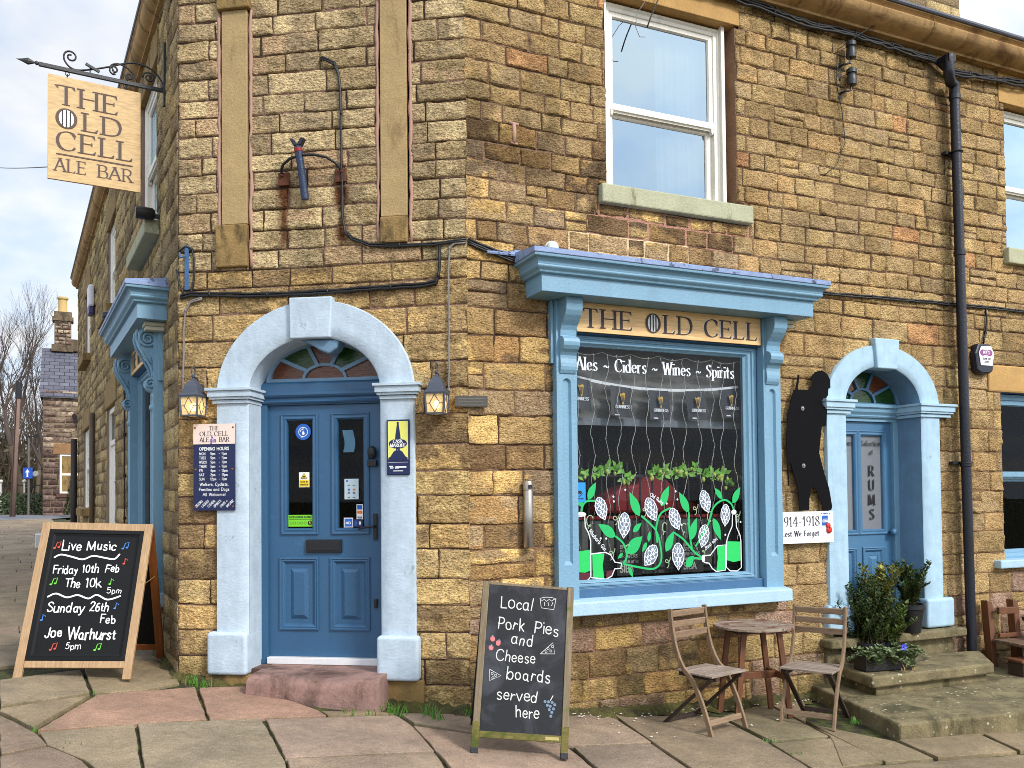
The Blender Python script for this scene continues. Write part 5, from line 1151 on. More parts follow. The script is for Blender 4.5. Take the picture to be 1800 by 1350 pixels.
# opening hours board
t_ = thing("opening_hours_board", "navy opening hours board with cream heading beside the corner doorway", "sign", FM('C', .335, 1.54, .055))
b = MB(); b.box(-.175, .175, -.004, .004, 0, .685); obj("board", b, plain("navy_board", (22, 32, 74), .4), t_)
b = MB(); b.box(-.175, .175, -.007, -.0042, .525, .685); obj("heading_panel", b, plain("pink_cream_panel", (236, 214, 200), .5), t_)
h_ = Text(); h_.put("THE", 0, .635, .032, -.008, style='serif', center=True, weight=.13); h_.put("OLD CELL", 0, .59, .034, -.008, style='serif', center=True, fit=.24, weight=.13); h_.put("ALE", -.118, .543, .034, -.008, style='serif', fit=.075, weight=.13); h_.put("BAR", .045, .543, .034, -.008, style='serif', fit=.082, weight=.13); obj("heading_lettering", h_.mb, M_LET, t_)
h_ = Text(); h_.put("&", -.022, .572, .022, -.009, weight=.16); h_.put("gin", -.032, .54, .034, -.009, weight=.16); obj("heading_script", h_.mb, plain("purple_script", (74, 58, 160), .5), t_)
x_ = Text(); x_.put("OPENING HOURS", 0, .476, .024, -.005, weight=.19, fit=.25, center=True)
for i, (d, o_, c) in enumerate([("MON", "5pm", "11pm"), ("TUES", "5pm", "11pm"), ("WEDS", "5pm", "11pm"), ("THUR", "5pm", "11pm"), ("FRI", "4pm", "12pm"), ("SAT", "2pm", "12pm"), ("SUN", "12pm", "11pm")]):
    z = .44 - i * .0335; x_.put(d, -.125, z, .019, -.005, weight=.17); x_.put(o_, -.03, z, .019, -.005, weight=.17); x_.put("-", .042, z, .019, -.005, weight=.17); x_.put(c, .065, z, .019, -.005, weight=.17)
for i, s in enumerate(("Walkers, Cyclists,", "Families and Dogs", "All Welcome!")): x_.put(s, 0, .195 - i * .04, .023, -.005, weight=.16, center=True, fit=(.24, .255, .19)[i])
for i, s in enumerate(("BEERS", "LAGERS", "CIDER", "SPIRITS", "GINS +", "MORE")): x_.put(s, -.15 + i * .052, .022, .018, -.005, weight=.18, ang=.72, fit=.075)
obj("board_lettering", x_.mb, M_LETW, t_)
b = MB()
for (x, z) in [(-.16, .655), (.16, .655), (-.155, .325), (.155, .325), (-.155, .03), (.16, .03)]: b.ylathe([(.008, -.0045), (.008, -.009), (.003, -.011)], x, z, 10)
obj("screw_cap", b, plain("rusty_screw", (148, 84, 44), .6), t_)
# beer award plaque on the right jamb
t_ = thing("beer_award_plaque", "yellow and navy cask beer plaque on the pale jamb of the corner doorway", "plaque", FM('C', 1.835, 1.80, .045))
b = MB(); b.box(-.092, .092, -.012, .0, 0, .425); obj("plaque_frame", b, M_NAVY, t_, None, .006)
b = MB(); b.box(-.079, .079, -.0145, -.0122, .118, .412); obj("yellow_field", b, plain("plaque_yellow", (226, 224, 112), .45), t_)
s = Text(); y_ = -.0155
s.poly([(-.006, .395), (.006, .395), (.02, .30), (.022, .27), (-.022, .27), (-.02, .30)], y_); s.disc(0, .398, .009, .009, y_); s.disc(0, .24, .072, .038, y_ - .0006); s.poly([(-.012, .215), (.012, .215), (.016, .19), (.035, .178), (.06, .14), (.076, .132), (.076, .118), (-.076, .118), (-.076, .132), (-.06, .14), (-.035, .178), (-.016, .19)], y_); obj("pump_handle_emblem", s.mb, M_NAVY, t_)
s = Text(); s.put("CASK", 0, .246, .025, y_ - .0022, style='serif', weight=.18, center=True, fit=.075); s.put("MARQUE", 0, .214, .026, y_ - .0022, style='serif', weight=.18, center=True, fit=.122)
for k in (-1, 0, 1): s.disc(k * .018, .191 + .0, .003, .003, y_ - .0022, 8)
obj("plaque_lettering", s.mb, M_LETW, t_); s = Text(); s.put("for the", -.062, .048, .017, -.0135, weight=.2); s.rect(-.07, -.04, .062, .07, -.0135); s.rect(-.02, .065, .055, .066, -.0135); s.rect(-.04, .04, .028, .034, -.0135); s.rect(-.078, .078, .096, .098, -.0135); obj("plaque_small_print", s.mb, M_LETW, t_)
# small dark plaque at the corner
t_ = thing("small_dark_plaque", "small dark engraved plaque on bare stone beside a lantern", "plaque", FM('C', WC + .03, 2.31, .03, R_(16)))
b = MB(); b.box(-.125, .125, -.006, .03, 0, .085); obj("plate", b, paint("dark_bronze", (74, 70, 64), .5, .2), t_, None, .003)
s = Text()
for k in range(3): s.rect(-.10, .10, .018 + k * .022, .022 + k * .022, -.0065)
obj("engraving", s.mb, plain("engraved_grey", (110, 106, 98), .6), t_)
# stainless cigarette bin
M_STEEL = plain("stainless_steel", (168, 160, 150), .28, None, .85)
t_ = thing("cigarette_bin", "slim stainless steel cigarette bin fixed to the stone wall beside the shop window", "ash bin", FM('R', .47, 1.23, .012))
b = MB(); b.lathe([(.036, 0), (.04, .005), (.04, .44), (.036, .445)], 0, -.042, 20); obj("bin_tube", b, M_STEEL, t_, None, 0, 40)
b = MB(); b.lathe([(.041, .446), (.041, .50), (.034, .515), (.001, .518)], 0, -.042, 20); obj("bin_cap", b, M_STEEL, t_, None, 0, 40)
b = MB(); b.box(-.018, .018, -.085, -.08, .455, .485); obj("ash_slot", b, M_BLACK, t_)
# blue flagpole socket under a rusty iron hoop
t_ = thing("flagpole_socket", "slanting dark blue flagpole tube held on the wall above the corner door", "flagpole socket", FM('C', 1.07, 3.97, .0))
b = MB(); b.tube([(.03, -.06, .0), (.01, -.09, .22), (-.005, -.12, .40)], .03, 12); obj("tube", b, paint("navy_tube", (36, 52, 82), .45, .25, 14, .001), t_, None, 0, 50)
b = MB(); b.tube([(-.003, -.115, .36), (-.005, -.12, .385)], .032, 12); obj("red_band", b, plain("red_band", (150, 30, 36), .5), t_, None, 0, 50)
b = MB()
for s_ in (-1, 1): b.prism([(-.005, .40), (-.005 + s_ * .03, .40), (-.005 + s_ * .058, .452), (-.005 + s_ * .03, .45)], -.15, -.10)
obj("socket_lip", b, paint("navy_lip", (24, 28, 42), .5), t_)
t_ = thing("iron_hoop", "curved iron hoop with rusty wall plates round the blue flagpole tube", "bracket", FM('C', 1.14, 4.18, 0))
b = MB(); b.tube(smooth_pts3 := [(-.245, -.02, .0), (-.24, -.06, .03), (-.215, -.08, .07), (-.15, -.10, .105), (-.06, -.112, .12), (.05, -.112, .118), (.15, -.10, .095), (.215, -.08, .055), (.24, -.05, .02), (.25, -.02, .0)], .011, 8); obj("hoop", b, M_BLACK, t_, None, 0, True)
for s_ in (-1, 1): b = MB(); b.box(s_ * .235 - .045, s_ * .235 + .045, -.028, -.01, -.075, .03); b.sphere((s_ * .245, -.035, .005), .016, 5); obj("wall_plate", b, paint("rust", (96, 52, 30), .85, .4, 30, .002), t_, None, .006)
# blue hook at the left corner
t_ = thing("blue_wall_hook", "small flat blue iron hook on the building corner above the opening hours board", "hook", FM('C', .085, 3.33, .02))
b = MB(); b.box(-.017, .017, -.012, .0, -.02, .34); b.tube([(-.005, -.02, .25), (-.04, -.03, .24), (-.05, -.03, .28)], .009, 6); obj("hook", b, paint("blue_hook_paint", (58, 98, 142), .5, .3, 20, .001), t_, None, .004)
# round junction cap
t_ = thing("round_light_sensor", "round pale knob on the wall just above the shop window cornice", "sensor", FM('R', .70, 3.60, .0)); b = MB(); b.ylathe([(.052, .0), (.055, -.05), (.047, -.058), (.047, -.085), (.038, -.094)], 0, 0, 20); obj("knob", b, plain("pale_knob", (198, 204, 192), .5), t_, None, 0, 40)
# insulators
t_ = thing("cable_insulator", "pair of black pot insulators on an iron bracket high on the wall", "insulator", FM('R', 3.83, 5.42, 0))
b = MB()
for z in (.0, .26): b.tube([(-.04, -.01, z), (-.03, -.07, z - .0), (.02, -.09, z + .01), (.035, -.09, z + .08)], .011, 6)
b.box(-.06, -.02, -.012, .0, -.05, .32); obj("iron_arm", b, M_BLACK, t_)
for z in (.06, .32): b = MB(); b.lathe([(.03, 0), (.045, .004), (.047, .05), (.044, .09), (.036, .10), (.036, .11), (.048, .114), (.048, .15), (.03, .165)], .035, -.09, 14, z); obj("pot", b, paint("pot_black", (44, 46, 48), .4, .2, 20), t_, None, 0, 40)
# alarm box
t_ = thing("alarm_box", "black and white hexagonal alarm box high beside the drainpipe", "alarm box", FM('R', 5.60, 2.84, .0))
hx = [(-.14, .20), (-.09, .30), (.09, .30), (.155, .20), (.12, .02), (.06, -.01), (-.06, -.01), (-.115, .02)]
b = MB(); b.prism(hx, -.085, .0); obj("case", b, plain("alarm_black", (20, 24, 38), .4), t_, None, .02)
b = MB(); b.prism([(-.095, .20), (-.06, .27), (.085, .275), (.13, .20), (.10, .075), (-.07, .075)], -.092, -.086); obj("front_panel", b, plain("alarm_white", (232, 230, 232), .4), t_, None, .003)
s = Text(); s.disc(-.04, .205, .04, .032, -.0935); s.disc(.06, .205, .04, .032, -.0935); s.rect(-.04, .06, .18, .23, -.0935); obj("purple_badge", s.mb, plain("alarm_purple", (146, 66, 134), .5), t_)
s = Text(); s.put("RED", .01, .193, .026, -.0955, weight=.22, center=True, fit=.10); obj("badge_lettering", s.mb, M_LETW, t_)
s = Text(); s.put("01298 742", .015, .135, .018, -.0935, weight=.2, center=True, fit=.11); s.put("33411", .015, .105, .018, -.0935, weight=.2, center=True, fit=.07); obj("phone_number", s.mb, M_LETK, t_)
t_ = thing("white_alarm_box", "narrow white and purple alarm box high on the side street wall", "alarm box", FM('L', -8.3, 4.75, .02)); b = MB(); b.box(-.17, .17, -.09, 0, .06, .42); obj("case", b, plain("white_case", (222, 222, 230), .4), t_, None, .03); b = MB(); b.box(-.15, .15, -.085, 0, -.06, .055); obj("purple_base", b, plain("purple_case", (62, 48, 112), .4), t_, None, .02)
t_ = thing("security_camera", "small black security camera on the window sill behind the hanging sign", "camera", FM('L', -1.0, 4.22, .05)); b = MB(); b.ylathe([(.05, -.16), (.055, -.15), (.055, -.02), (.04, .0)], 0, 0, 14); obj("camera_body", b, M_BLACK, t_, None, 0, 40); b = MB(); b.box(-.02, .02, -.06, .05, -.03, .0); obj("mount", b, M_BLACK, t_)
b = MB(); b.box(-.06, .06, -.09, .09, .005, .035); t_ = thing("window_camera_base", "dark round base standing on the side street shop cornice", "lamp base", FM('L', -2.4, 3.50, .25)); b = MB(); b.lathe([(.1, 0), (.12, .02), (.12, .06), (.07, .085)], 0, 0, 16); obj("base", b, M_BLACK, t_, None, 0, 40)
for (lab, k, x, sx) in [("cream moulded box under the shop window cornice next to the soldier", 'R', 2.975, 1), ("cream moulded box above the carved scroll bracket on the side street", 'L', -.80, 1)]:
    t_ = thing("cream_box", lab, "box", FM(k, x, 3.11, 0)); b = MB(); b.box(-.06, .11, -.17 if k == 'L' else -.13, 0, .035, .07); b.box(-.05, .10, -.16 if k == 'L' else -.12, 0, .0, .032); obj("case", b, M_CREAMW, t_, None, .004)

# cables ------------------------------------------------------------------------------------
def cable(label, k, pts, r=.008, mat=M_CABLE, o=.028, name="wall_cable", wob=.004, n=2):
    P = []
    for s_ in range(n):
        q = []
        for i, p in enumerate(pts): q.append((p[0], -(p[2] if len(p) > 2 else o) - .003 * s_, p[1] - s_ * r * 1.9))
        sm = []
        for i in range(len(q) - 1):
            L = max(2, int(math.dist(q[i], q[i + 1]) / .08)); sm += [tuple(q[i][j] + (q[i + 1][j] - q[i][j]) * a / L + (random.uniform(-wob, wob) if a and j != 1 else 0) for j in range(3)) for a in range(L)]
        P.append(sm + [q[-1]])
    t_ = thing(name, label, "cable", FM(k, pts[0][0], pts[0][1], 0)); b = MB()
    for sm in P: b.tube([(x - pts[0][0], y, z - pts[0][1]) for x, y, z in sm], r, 6)
    if n > 1 or r > .006:
        for i in range(4, len(P[0]) - 1, 6): x, y, z = P[0][i]; b.box(x - pts[0][0] - .006, x - pts[0][0] + .006, y - r * 1.3, y + .02, z - pts[0][1] - r * (n + 1), z - pts[0][1] + r * 1.2)
    return obj("cable", b, mat, t_, None, 0, True)
cable("black cable looping down the corner wall past the flagpole tube", 'C', [(1.21, 5.11, .0), (1.235, 5.10, .04), (1.33, 5.05), (1.365, 4.97), (1.38, 4.83), (1.385, 4.3), (1.392, 3.83), (1.41, 3.72), (1.47, 3.66), (1.61, 3.60), (1.85, 3.585), (2.11, 3.58), (2.375, 3.60)], .009)
cable("black cable bundle running from the corner onto the shop window cornice", 'R', [(0, 3.60), (.1, 3.57), (.36, 3.50), (.52, 3.45, .07), (.62, 3.47, .2)], .010, n=3)
cable("long black cable sagging above the corner doorway arch", 'C', [(.03, 3.265), (.12, 3.285), (.6, 3.255), (1.1, 3.25), (1.6, 3.262), (2.05, 3.272), (2.14, 3.29), (2.165, 3.40), (2.165, 3.56)], .011)
cable("grey cable looping down to the lantern above the yellow plaque", 'C', [(2.375, 3.585), (2.29, 3.58), (2.245, 3.54), (2.235, 3.40), (2.235, 3.0), (2.232, 2.7), (2.23, 2.45), (2.18, 2.42)], .007, M_CABLEG)
cable("grey cable running down to the lantern above the opening hours board", 'C', [(.22, 3.245), (.12, 3.22), (.075, 3.15), (.062, 3.0), (.058, 2.7), (.055, 2.52), (.12, 2.46)], .007, M_CABLEG)
cable("black cable loop hung round the blue hook", 'C', [(.01, 3.62), (.07, 3.66), (.13, 3.64), (.15, 3.55), (.148, 3.4), (.13, 3.3), (.06, 3.27), (.02, 3.37), (-.005, 3.48)], .008, n=1)
cable("bundle of black cables strung under the eaves gutter", 'R', [(0.2, 6.06), (1.8, 6.07), (2.81, 6.05), (3.4, 6.0), (3.8, 6.02), (5.0, 5.99), (5.2, 5.91), (5.5, 5.93), (6.4, 6.0), (9.3, 6.0)], .013, o=.06, n=3, wob=.012)
cable("black cable running level from the shop cornice past the drainpipe", 'R', [(3.26, 3.50), (3.61, 3.50), (4.4, 3.52), (5.24, 3.535), (5.72, 3.54), (6.5, 3.545), (9, 3.55)], .009)
cable("short cable dropping to the black alarm box", 'R', [(5.70, 3.53), (5.71, 3.4), (5.695, 3.28), (5.65, 3.16)], .008)
cable("thin loose wire hanging past the pot insulators", 'R', [(4.15, 6.1, .12), (3.95, 5.98, .10), (3.76, 5.83), (3.74, 5.5), (3.80, 5.25), (3.83, 4.95), (3.72, 4.72), (3.56, 4.60)], .004, n=1)
cable("thin black cable hanging down the side street wall beside its shopfront", 'L', [(-3.5, 3.2), (-3.52, 2.4), (-3.5, 1.6), (-3.52, .9), (-3.5, .45)], .010, n=1, o=.04)
cable("black wire end dangling in front of the upper window glass", 'R', [(1.85, 6.1, .10), (1.76, 5.92, .09), (1.68, 5.74, .08), (1.61, 5.56, .07)], .006, n=1, wob=.002)
cable("thin grey wire loop curling in front of the upper window glass", 'R', [(1.79, 5.98, .10), (1.60, 5.80, .09), (1.51, 5.66, .08), (1.49, 5.54, .08), (1.53, 5.46, .08), (1.58, 5.47, .08)], .003, M_CABLEG, n=1, wob=.002)
# drainpipes --------------------------------------------------------------------------------
t_ = thing("drainpipe", "tall black downpipe with a swan neck beside the second doorway", "drainpipe", FM('R', 5.26, -.3, 0))
b = MB(); b.tube([(-.19, -.17, 6.27), (-.19, -.17, 6.12), (-.18, -.16, 6.07), (-.11, -.12, 6.04), (-.05, -.11, 6.03), (-.035, -.105, 5.98), (-.03, -.10, 5.9)], .052, 14); b.box(-.235, -.145, -.215, -.08, 6.20, 6.27); obj("swan_neck", b, M_PIPE, t_, None, 0, 50)
b = MB(); b.tube([(-.03, -.10, 5.93), (.0, -.10, 3.0), (.03, -.10, .25)], .047, 16)
for z in (5.88, 4.30, 2.18): b.lathe([(.049, 0), (.056, .004), (.056, .05), (.049, .054)], -.03 + (5.9 - z) * .0106, -.10, 16, z)
obj("pipe", b, M_PIPE, t_, None, 0, 45)
for z in (5.35, 2.22): b = MB(); b.box(-.12, .05, -.06, .0, z - .015, z + .015); b.tube([(-.03 + (5.9 - z) * .0106 + .058 * math.cos(k), -.10 + .058 * math.sin(k), z) for k in np.linspace(0, 6.3, 14)], .007, 6); obj("pipe_clamp", b, M_BLACK, t_)
t_ = thing("brown_drainpipe", "brown downpipe on the side street wall between its white door and window", "drainpipe", FM('L', -8.0, .3, 0)); b = MB(); b.tube([(0, -.06, 2.75), (0, -.06, .0)], .04, 10); obj("pipe", b, paint("brown_pipe", (84, 66, 50), .6, .3), t_, None, 0, True)
t_ = thing("dark_drainpipe", "short dark downpipe at the far end of the side street wall", "drainpipe", FM('L', -12.3, .3, 0)); b = MB(); b.tube([(0, -.09, 2.6), (0, -.09, .0)], .06, 10); obj("pipe", b, paint("dark_pipe", (44, 34, 34), .6, .3), t_, None, 0, True)

mb_ = NT("matte_black_plate"); mb_.b.inputs["Specular IOR Level"].default_value = .12; matte_black = mb_.done(mb_.mix(mb_.noise(20), (.002, .002, .003), (.004, .004, .005)), .8)
# soldier silhouette and memorial board -----------------------------------------------------
SOL = [(1428, 655), (1440, 652), (1450, 657), (1456, 668), (1456, 682), (1452, 684), (1451, 696), (1444, 703), (1438, 704), (1440, 712), (1449, 722), (1446, 750), (1438, 752), (1432, 798), (1440, 830), (1450, 862), (1455, 893), (1453, 899), (1437, 899), (1436, 890), (1424, 862), (1417, 855), (1412, 880), (1411, 899), (1393, 899), (1393, 888), (1391, 860), (1379, 818), (1375, 815), (1375, 855), (1373, 856), (1372, 780), (1374, 740), (1380, 712), (1386, 690), (1390, 688), (1395, 662), (1398, 662), (1394, 688), (1413, 688), (1422, 680), (1424, 672), (1419, 671), (1421, 663)]
def solp(p): return (3.05 + (p[0] - 1375) / 80 * .50, 1.475 + (899 - p[1]) / 247 * 1.285)
t_ = thing("soldier_silhouette", "flat black metal silhouette of a bowed soldier with a rifle", "memorial figure", FM('R', 3.3, 1.475, 0))
b = MB(); b.prism([(x - 3.3, z - 1.475) for x, z in map(solp, SOL)], -.062, -.056); obj("figure_plate", b, matte_black, t_)
b = MB()
for p in ((1402, 721), (1402, 821)): x, z = solp(p); b.ylathe([(.02, -.0622), (.02, -.066), (.009, -.0662), (.009, -.075), (.004, -.077)], x - 3.3, z - 1.475, 12); b.tube([(x - 3.3, -.056, z - 1.475), (x - 3.3, 0, z - 1.475)], .006, 6)
obj("fixing_bolt", b, plain("zinc_bolt", (140, 140, 140), .4, None, .6), t_)
t_ = thing("memorial_board", "white 1914 to 1918 remembrance board with red poppy under the soldier silhouette", "sign", FM('R', 2.945, 1.18, .07))
b = MB(); b.box(-.02, .60, -.006, .0, 0, .285); obj("board", b, plain("white_board", (226, 228, 230), .5), t_)
s = Text(); s.put("1914-1918", -.015, .155, .085, -.0075, style='serif', fit=.45, weight=.10); s.put("Lest We Forget", .0, .065, .048, -.0075, style='serif', fit=.425, weight=.17); obj("board_lettering", s.mb, plain("grey_black_lettering", (48, 46, 48), .6), t_)
s = Text(); s.rect(.465, .535, .155, .245, -.0075); s.put("in support of", .455, .26, .013, -.0075, weight=.2, fit=.11); obj("blue_badge", s.mb, M_STB, t_); s = Text(); s.put("LEGION", .47, .185, .018, -.0095, weight=.2, fit=.06); s.rect(.47, .53, .21, .215, -.0095); obj("badge_lettering", s.mb, M_LETW, t_)
b = MB(); b.ylathe([(.026, -.0075), (.024, -.016), (.01, -.019)], .535, .155, 14); b.ylathe([(.032, -.0078), (.030, -.018), (.012, -.021)], .545, .115, 14); obj("poppy", b, M_STR, t_, None, 0, True); b = MB(); b.ylathe([(.008, -.02), (.007, -.024)], .54, .135, 10); obj("poppy_centre", b, M_STK, t_)

# stickers on the corner door ----------------------------------------------------------------
def on_D(x, z): return FM('C', x, z, -.236)
def dr1(o, w, h):
    t = Text(); t.line([(.04 * math.cos(k) * .95, .04 * math.sin(k) * .95) for k in np.linspace(0, 6.28, 24)], .005, -.003); t.poly([(0, .012), (.014, -.012), (.009, -.024), (-.006, -.024), (-.01, -.01)], -.003); t.line([(-.024, .002), (-.018, .016), (-.002, .018), (0, .032)], .007, -.003); t.put("refill", -.02, -.045, .009, -.003, weight=.2); obj("print", t.mb, M_LETW, o)
o = thing("refill_sticker", "round blue water refill sticker in the corner door glass", "sticker", on_D(.955, 2.17)); b = MB(); b.ylathe([(.066, 0), (.066, -.0015)], 0, 0, 28); obj("backing", b, M_STB, o); dr1(o, 0, 0)
def dr2(o, w, h):
    t = Text(); t.rect(-w * .45, w * .45, -h * .46, .0, -.003); t.poly([(-w * .32, h * .08), (w * .32, h * .08), (0, h * .45)], -.003); obj("yellow_print", t.mb, M_STY, o)
    t = Text(); t.put("CCTV IN", 0, -.022, .012, -.005, weight=.2, center=True); t.put("OPERATION", 0, -.045, .011, -.005, weight=.2, center=True, fit=w * .8); t.line([(-w * .3, h * .09), (w * .3, h * .09), (0, h * .43), (-w * .3, h * .09)], .003, -.005); t.rect(-.012, .012, h * .16, h * .24, -.005); obj("black_print", t.mb, M_STK, o)
sticker("camera_warning_sticker", "white and yellow camera warning sticker in the corner door glass", on_D(.962, 1.78), .088, .122, (238, 236, 226), "sticker", dr2)
def dr3(o, w, h):
    t = Text(); t.put("FOOD HYGIENE RATING", 0, .023, .013, -.003, weight=.2, center=True, fit=w * .9); t.line([(-w * .48, .012), (w * .48, .012)], .0025, -.003, False)
    for k in range(5): t.line([(-.078 + k * .03 + .010 * math.cos(a), -.018 + .010 * math.sin(a)) for a in np.linspace(0, 6.28, 12)], .002, -.003)
    t.disc(.082, -.018, .018, .018, -.003); obj("black_print", t.mb, M_STK, o); t = Text(); t.put("5", .082, -.027, .018, -.005, weight=.2, center=True); obj("rating_figure", t.mb, M_STY, o)
sticker("hygiene_rating_sticker", "bright green food hygiene rating sticker at the foot of the door glass", on_D(.928, 1.447), .205, .095, (120, 206, 40), "sticker", dr3)
b = None
def dr4(o, w, h):
    t = Text(); t.rect(-.03, -.012, -.012, .002, -.003); t.rect(-.045, -.03, h * .36, h * .43, -.003); obj("blue_print", t.mb, M_STB, o)
    t = Text(); t.rect(.012, .032, -.012, .002, -.003); obj("orange_print", t.mb, M_STO, o)
    t = Text()
    for z in (.028, -.03, -.04, -.07): t.rect(-.032, -.012, z, z + .004, -.003); t.rect(.01, .032, z, z + .004, -.003)
    obj("grey_print", t.mb, M_LETK, o)
sticker("card_payment_notice", "pale card payment notice halfway down the corner door glass", on_D(1.362, 1.70), .118, .165, (196, 214, 220), "notice", dr4)
def dr5(o, w, h):
    t = Text(); t.rect(-w * .38, w * .38, .02, .055, -.003); obj("blue_print", t.mb, M_STB, o); t = Text(); t.disc(-.010, -.002, .013, .013, -.003); t.disc(.010, -.002, .013, .013, -.0034); obj("orange_print", t.mb, M_STO, o); t = Text(); t.put("VISA", 0, -.052, .014, -.003, weight=.24, center=True, fit=w * .7); obj("navy_print", t.mb, M_NAVY, o)
sticker("bank_card_sticker", "narrow white bank card logo sticker above the small navy sticker", on_D(1.43, 1.515), .054, .122, (236, 236, 236), "sticker", dr5)
def dr6(o, w, h):
    t = Text(); t.rect(-w * .4, w * .4, -h * .4, h * .4, -.003); obj("blue_print", t.mb, plain("card_blue", (40, 110, 206), .5), o); t = Text(); t.put("AMEX", 0, -.012, .018, -.005, weight=.2, center=True, fit=w * .55); obj("white_print", t.mb, M_LETW, o)
sticker("blue_card_sticker", "square white bordered blue card logo sticker on the door glass", on_D(1.335, 1.43), .078, .078, (232, 232, 236), "sticker", dr6)
def dr7(o, w, h):
    t = Text(); t.rect(-w * .45, -w * .12, -h * .3, h * .3, -.003); obj("blue_print", t.mb, M_STB, o); t = Text(); t.disc(w * .2, 0, .010, .014, -.003); obj("white_print", t.mb, M_LETW, o)
sticker("navy_card_sticker", "small navy card sticker by the door handle, below the narrow white sticker", on_D(1.418, 1.425), .07, .065, (28, 34, 84), "sticker", dr7)
o = thing("face_mask", "pale blue face mask hung inside the corner door glass", "face mask", FM('C', 1.325, 2.09, -.27)); b = MB(); vs = []
for j in range(7):
    for i in range(4): vs.append((-.045 + .09 * i / 3 + .012 * math.sin(j * .6), .006 * math.sin(i * 2 + j), -.09 + .18 * j / 6))
b.add(vs, [(j * 4 + i, j * 4 + i + 1, (j + 1) * 4 + i + 1, (j + 1) * 4 + i) for j in range(6) for i in range(3)]); obj("mask_cloth", b, plain("mask_blue", (120, 166, 200), .8), o, None, 0, True)
# ------------------------------------------------------------------ ground, pavement, road
def flag_mat():
    t = NT("york_stone_flags"); a = t.attr("tint"); n = t.noise(2.6, 8, .68, None, .4); n2 = t.noise(24, 6, .65); n3 = t.noise(110, 4)
    col = t.mix(1, a.outputs["Color"], t.ramp(n, .28, .72, (.52, .52, .53), (1.06, 1.05, 1.02)), 'MULTIPLY')
    col = t.mix(1, col, t.ramp(n2, .3, .7, (.84, .84, .84), (1.1, 1.1, 1.1)), 'MULTIPLY')
    col = t.mix(1, col, t.ramp(n3, .3, .7, (.70, .70, .70), (1.26, 1.26, 1.26)), 'MULTIPLY')
    sp = t.ramp(t.noise(60, 2), .71, .74); col = t.mix(t.math('MULTIPLY', sp, .35), col, lin(200, 192, 178))
    dk = t.ramp(t.noise(5, 7, .75), .64, .72); col = t.mix(t.math('MULTIPLY', dk, .45), col, lin(66, 56, 44))
    m = t.math('MULTIPLY', a.outputs["Alpha"], t.ramp(t.noise(7, 7, .7), .42, .6)); col = t.mix(m, col, lin(86, 84, 34))
    nb = t.bump(n, .02, 1, t.bump(n2, .006, 1, t.bump(n3, .0015)))
    return t.done(col, .8, nb)
M_FLAGS = flag_mat()
def soil_mat():
    t = NT("mossy_joint_soil"); n = t.noise(9, 6, .7); col = t.mix(t.ramp(n, .42, .60), lin(40, 33, 24), lin(72, 78, 28)); return t.done(col, 1.0, t.bump(t.noise(60, 4), .01))
def asphalt():
    t = NT("asphalt"); n = t.noise(160, 4); col = t.mix(t.ramp(n, .3, .7), lin(84, 86, 92), lin(128, 130, 136)); return t.done(col, .85, t.bump(n, .004))
M_ROAD = asphalt(); M_SOIL = soil_mat()
xs = np.unique(np.concatenate([np.linspace(-400, -30, 12), np.linspace(-30, 12, 85), np.linspace(12, 400, 12)])); ys = np.unique(np.concatenate([np.linspace(-300, 0, 10), np.linspace(0, 60, 61), np.linspace(60, 900, 12)]))
X, Y = np.meshgrid(xs, ys); Z = GH(X, Y) - .14 + np.clip((Y - 40) * .02, 0, 6) * (X < -5); idx = np.arange(X.size).reshape(X.shape)
V = np.stack([X.ravel(), Y.ravel(), Z.ravel()], 1); F = np.stack([idx[:-1, :-1].ravel(), idx[:-1, 1:].ravel(), idx[1:, 1:].ravel(), idx[1:, :-1].ravel()], 1)
tagit(np_obj("ground", V, F, None, dressed("verge_ground", (84, 82, 50), .25, ((60, 46, 30), 2, .5), .02), None, None, True), kind="structure")
def lpt(u, o): p = wp('L', -u, 0, o); return p.x, p.y
def strip_mesh(name, u0, u1, o0, o1, dz, n, m, mat):
    b = MB(); vs = []
    for i in range(n + 1):
        for j in range(m + 1): x, y = lpt(u0 + (u1 - u0) * i / n, o0 + (o1 - o0) * j / m); vs.append((x, y, gh(x, y) + dz))
    b.add(vs, [(i * (m + 1) + j, i * (m + 1) + j + 1, (i + 1) * (m + 1) + j + 1, (i + 1) * (m + 1) + j) for i in range(n) for j in range(m)]); return tagit(obj(name, b, mat, None, None, 0, True), kind="structure")
rd = strip_mesh("road", -30, 26, 2.05, 9, -.075, 60, 8, M_ROAD)
b = MB(); rp = [(-9.6, 16.5), (-13.1, 22.5), (-16.5, 28.5), (-16.0, 33), (-20, 33.8), (-26, 33), (-40, 33), (-40, 20), (-18, 19)]
b.add([(x, y, gh(x, y) - .05) for x, y in rp], [tuple(range(len(rp)))[::-1]]); tagit(obj("side_road", b, M_ROAD), kind="structure")
b = MB(); vs = []; nn = 70
for i in range(nn + 1):
    for j, o in enumerate((-.4, 1.0, 2.0)): x, y = lpt(-6 + 32 * i / nn, o if -6 + 32 * i / nn > -.3 else max(o, 1.0)); vs.append((x, y, gh(x, y) - .03))
b.add(vs, [(i * 3 + j, i * 3 + j + 1, (i + 1) * 3 + j + 1, (i + 1) * 3 + j) for i in range(nn) for j in range(2)])
x_ = np.linspace(-4.2, 9, 60); y_ = np.linspace(.5, 10.4, 40); k0 = len(b.v)
for yy in y_:
    for xx in x_: b.v.append((xx, yy, gh(xx, yy) - .026))
for j in range(39):
    for i in range(59): b.f.append((k0 + j * 60 + i, k0 + j * 60 + i + 1, k0 + (j + 1) * 60 + i + 1, k0 + (j + 1) * 60 + i)); b.mi.append(0)
tagit(obj("pavement_bed", b, M_SOIL), kind="structure")
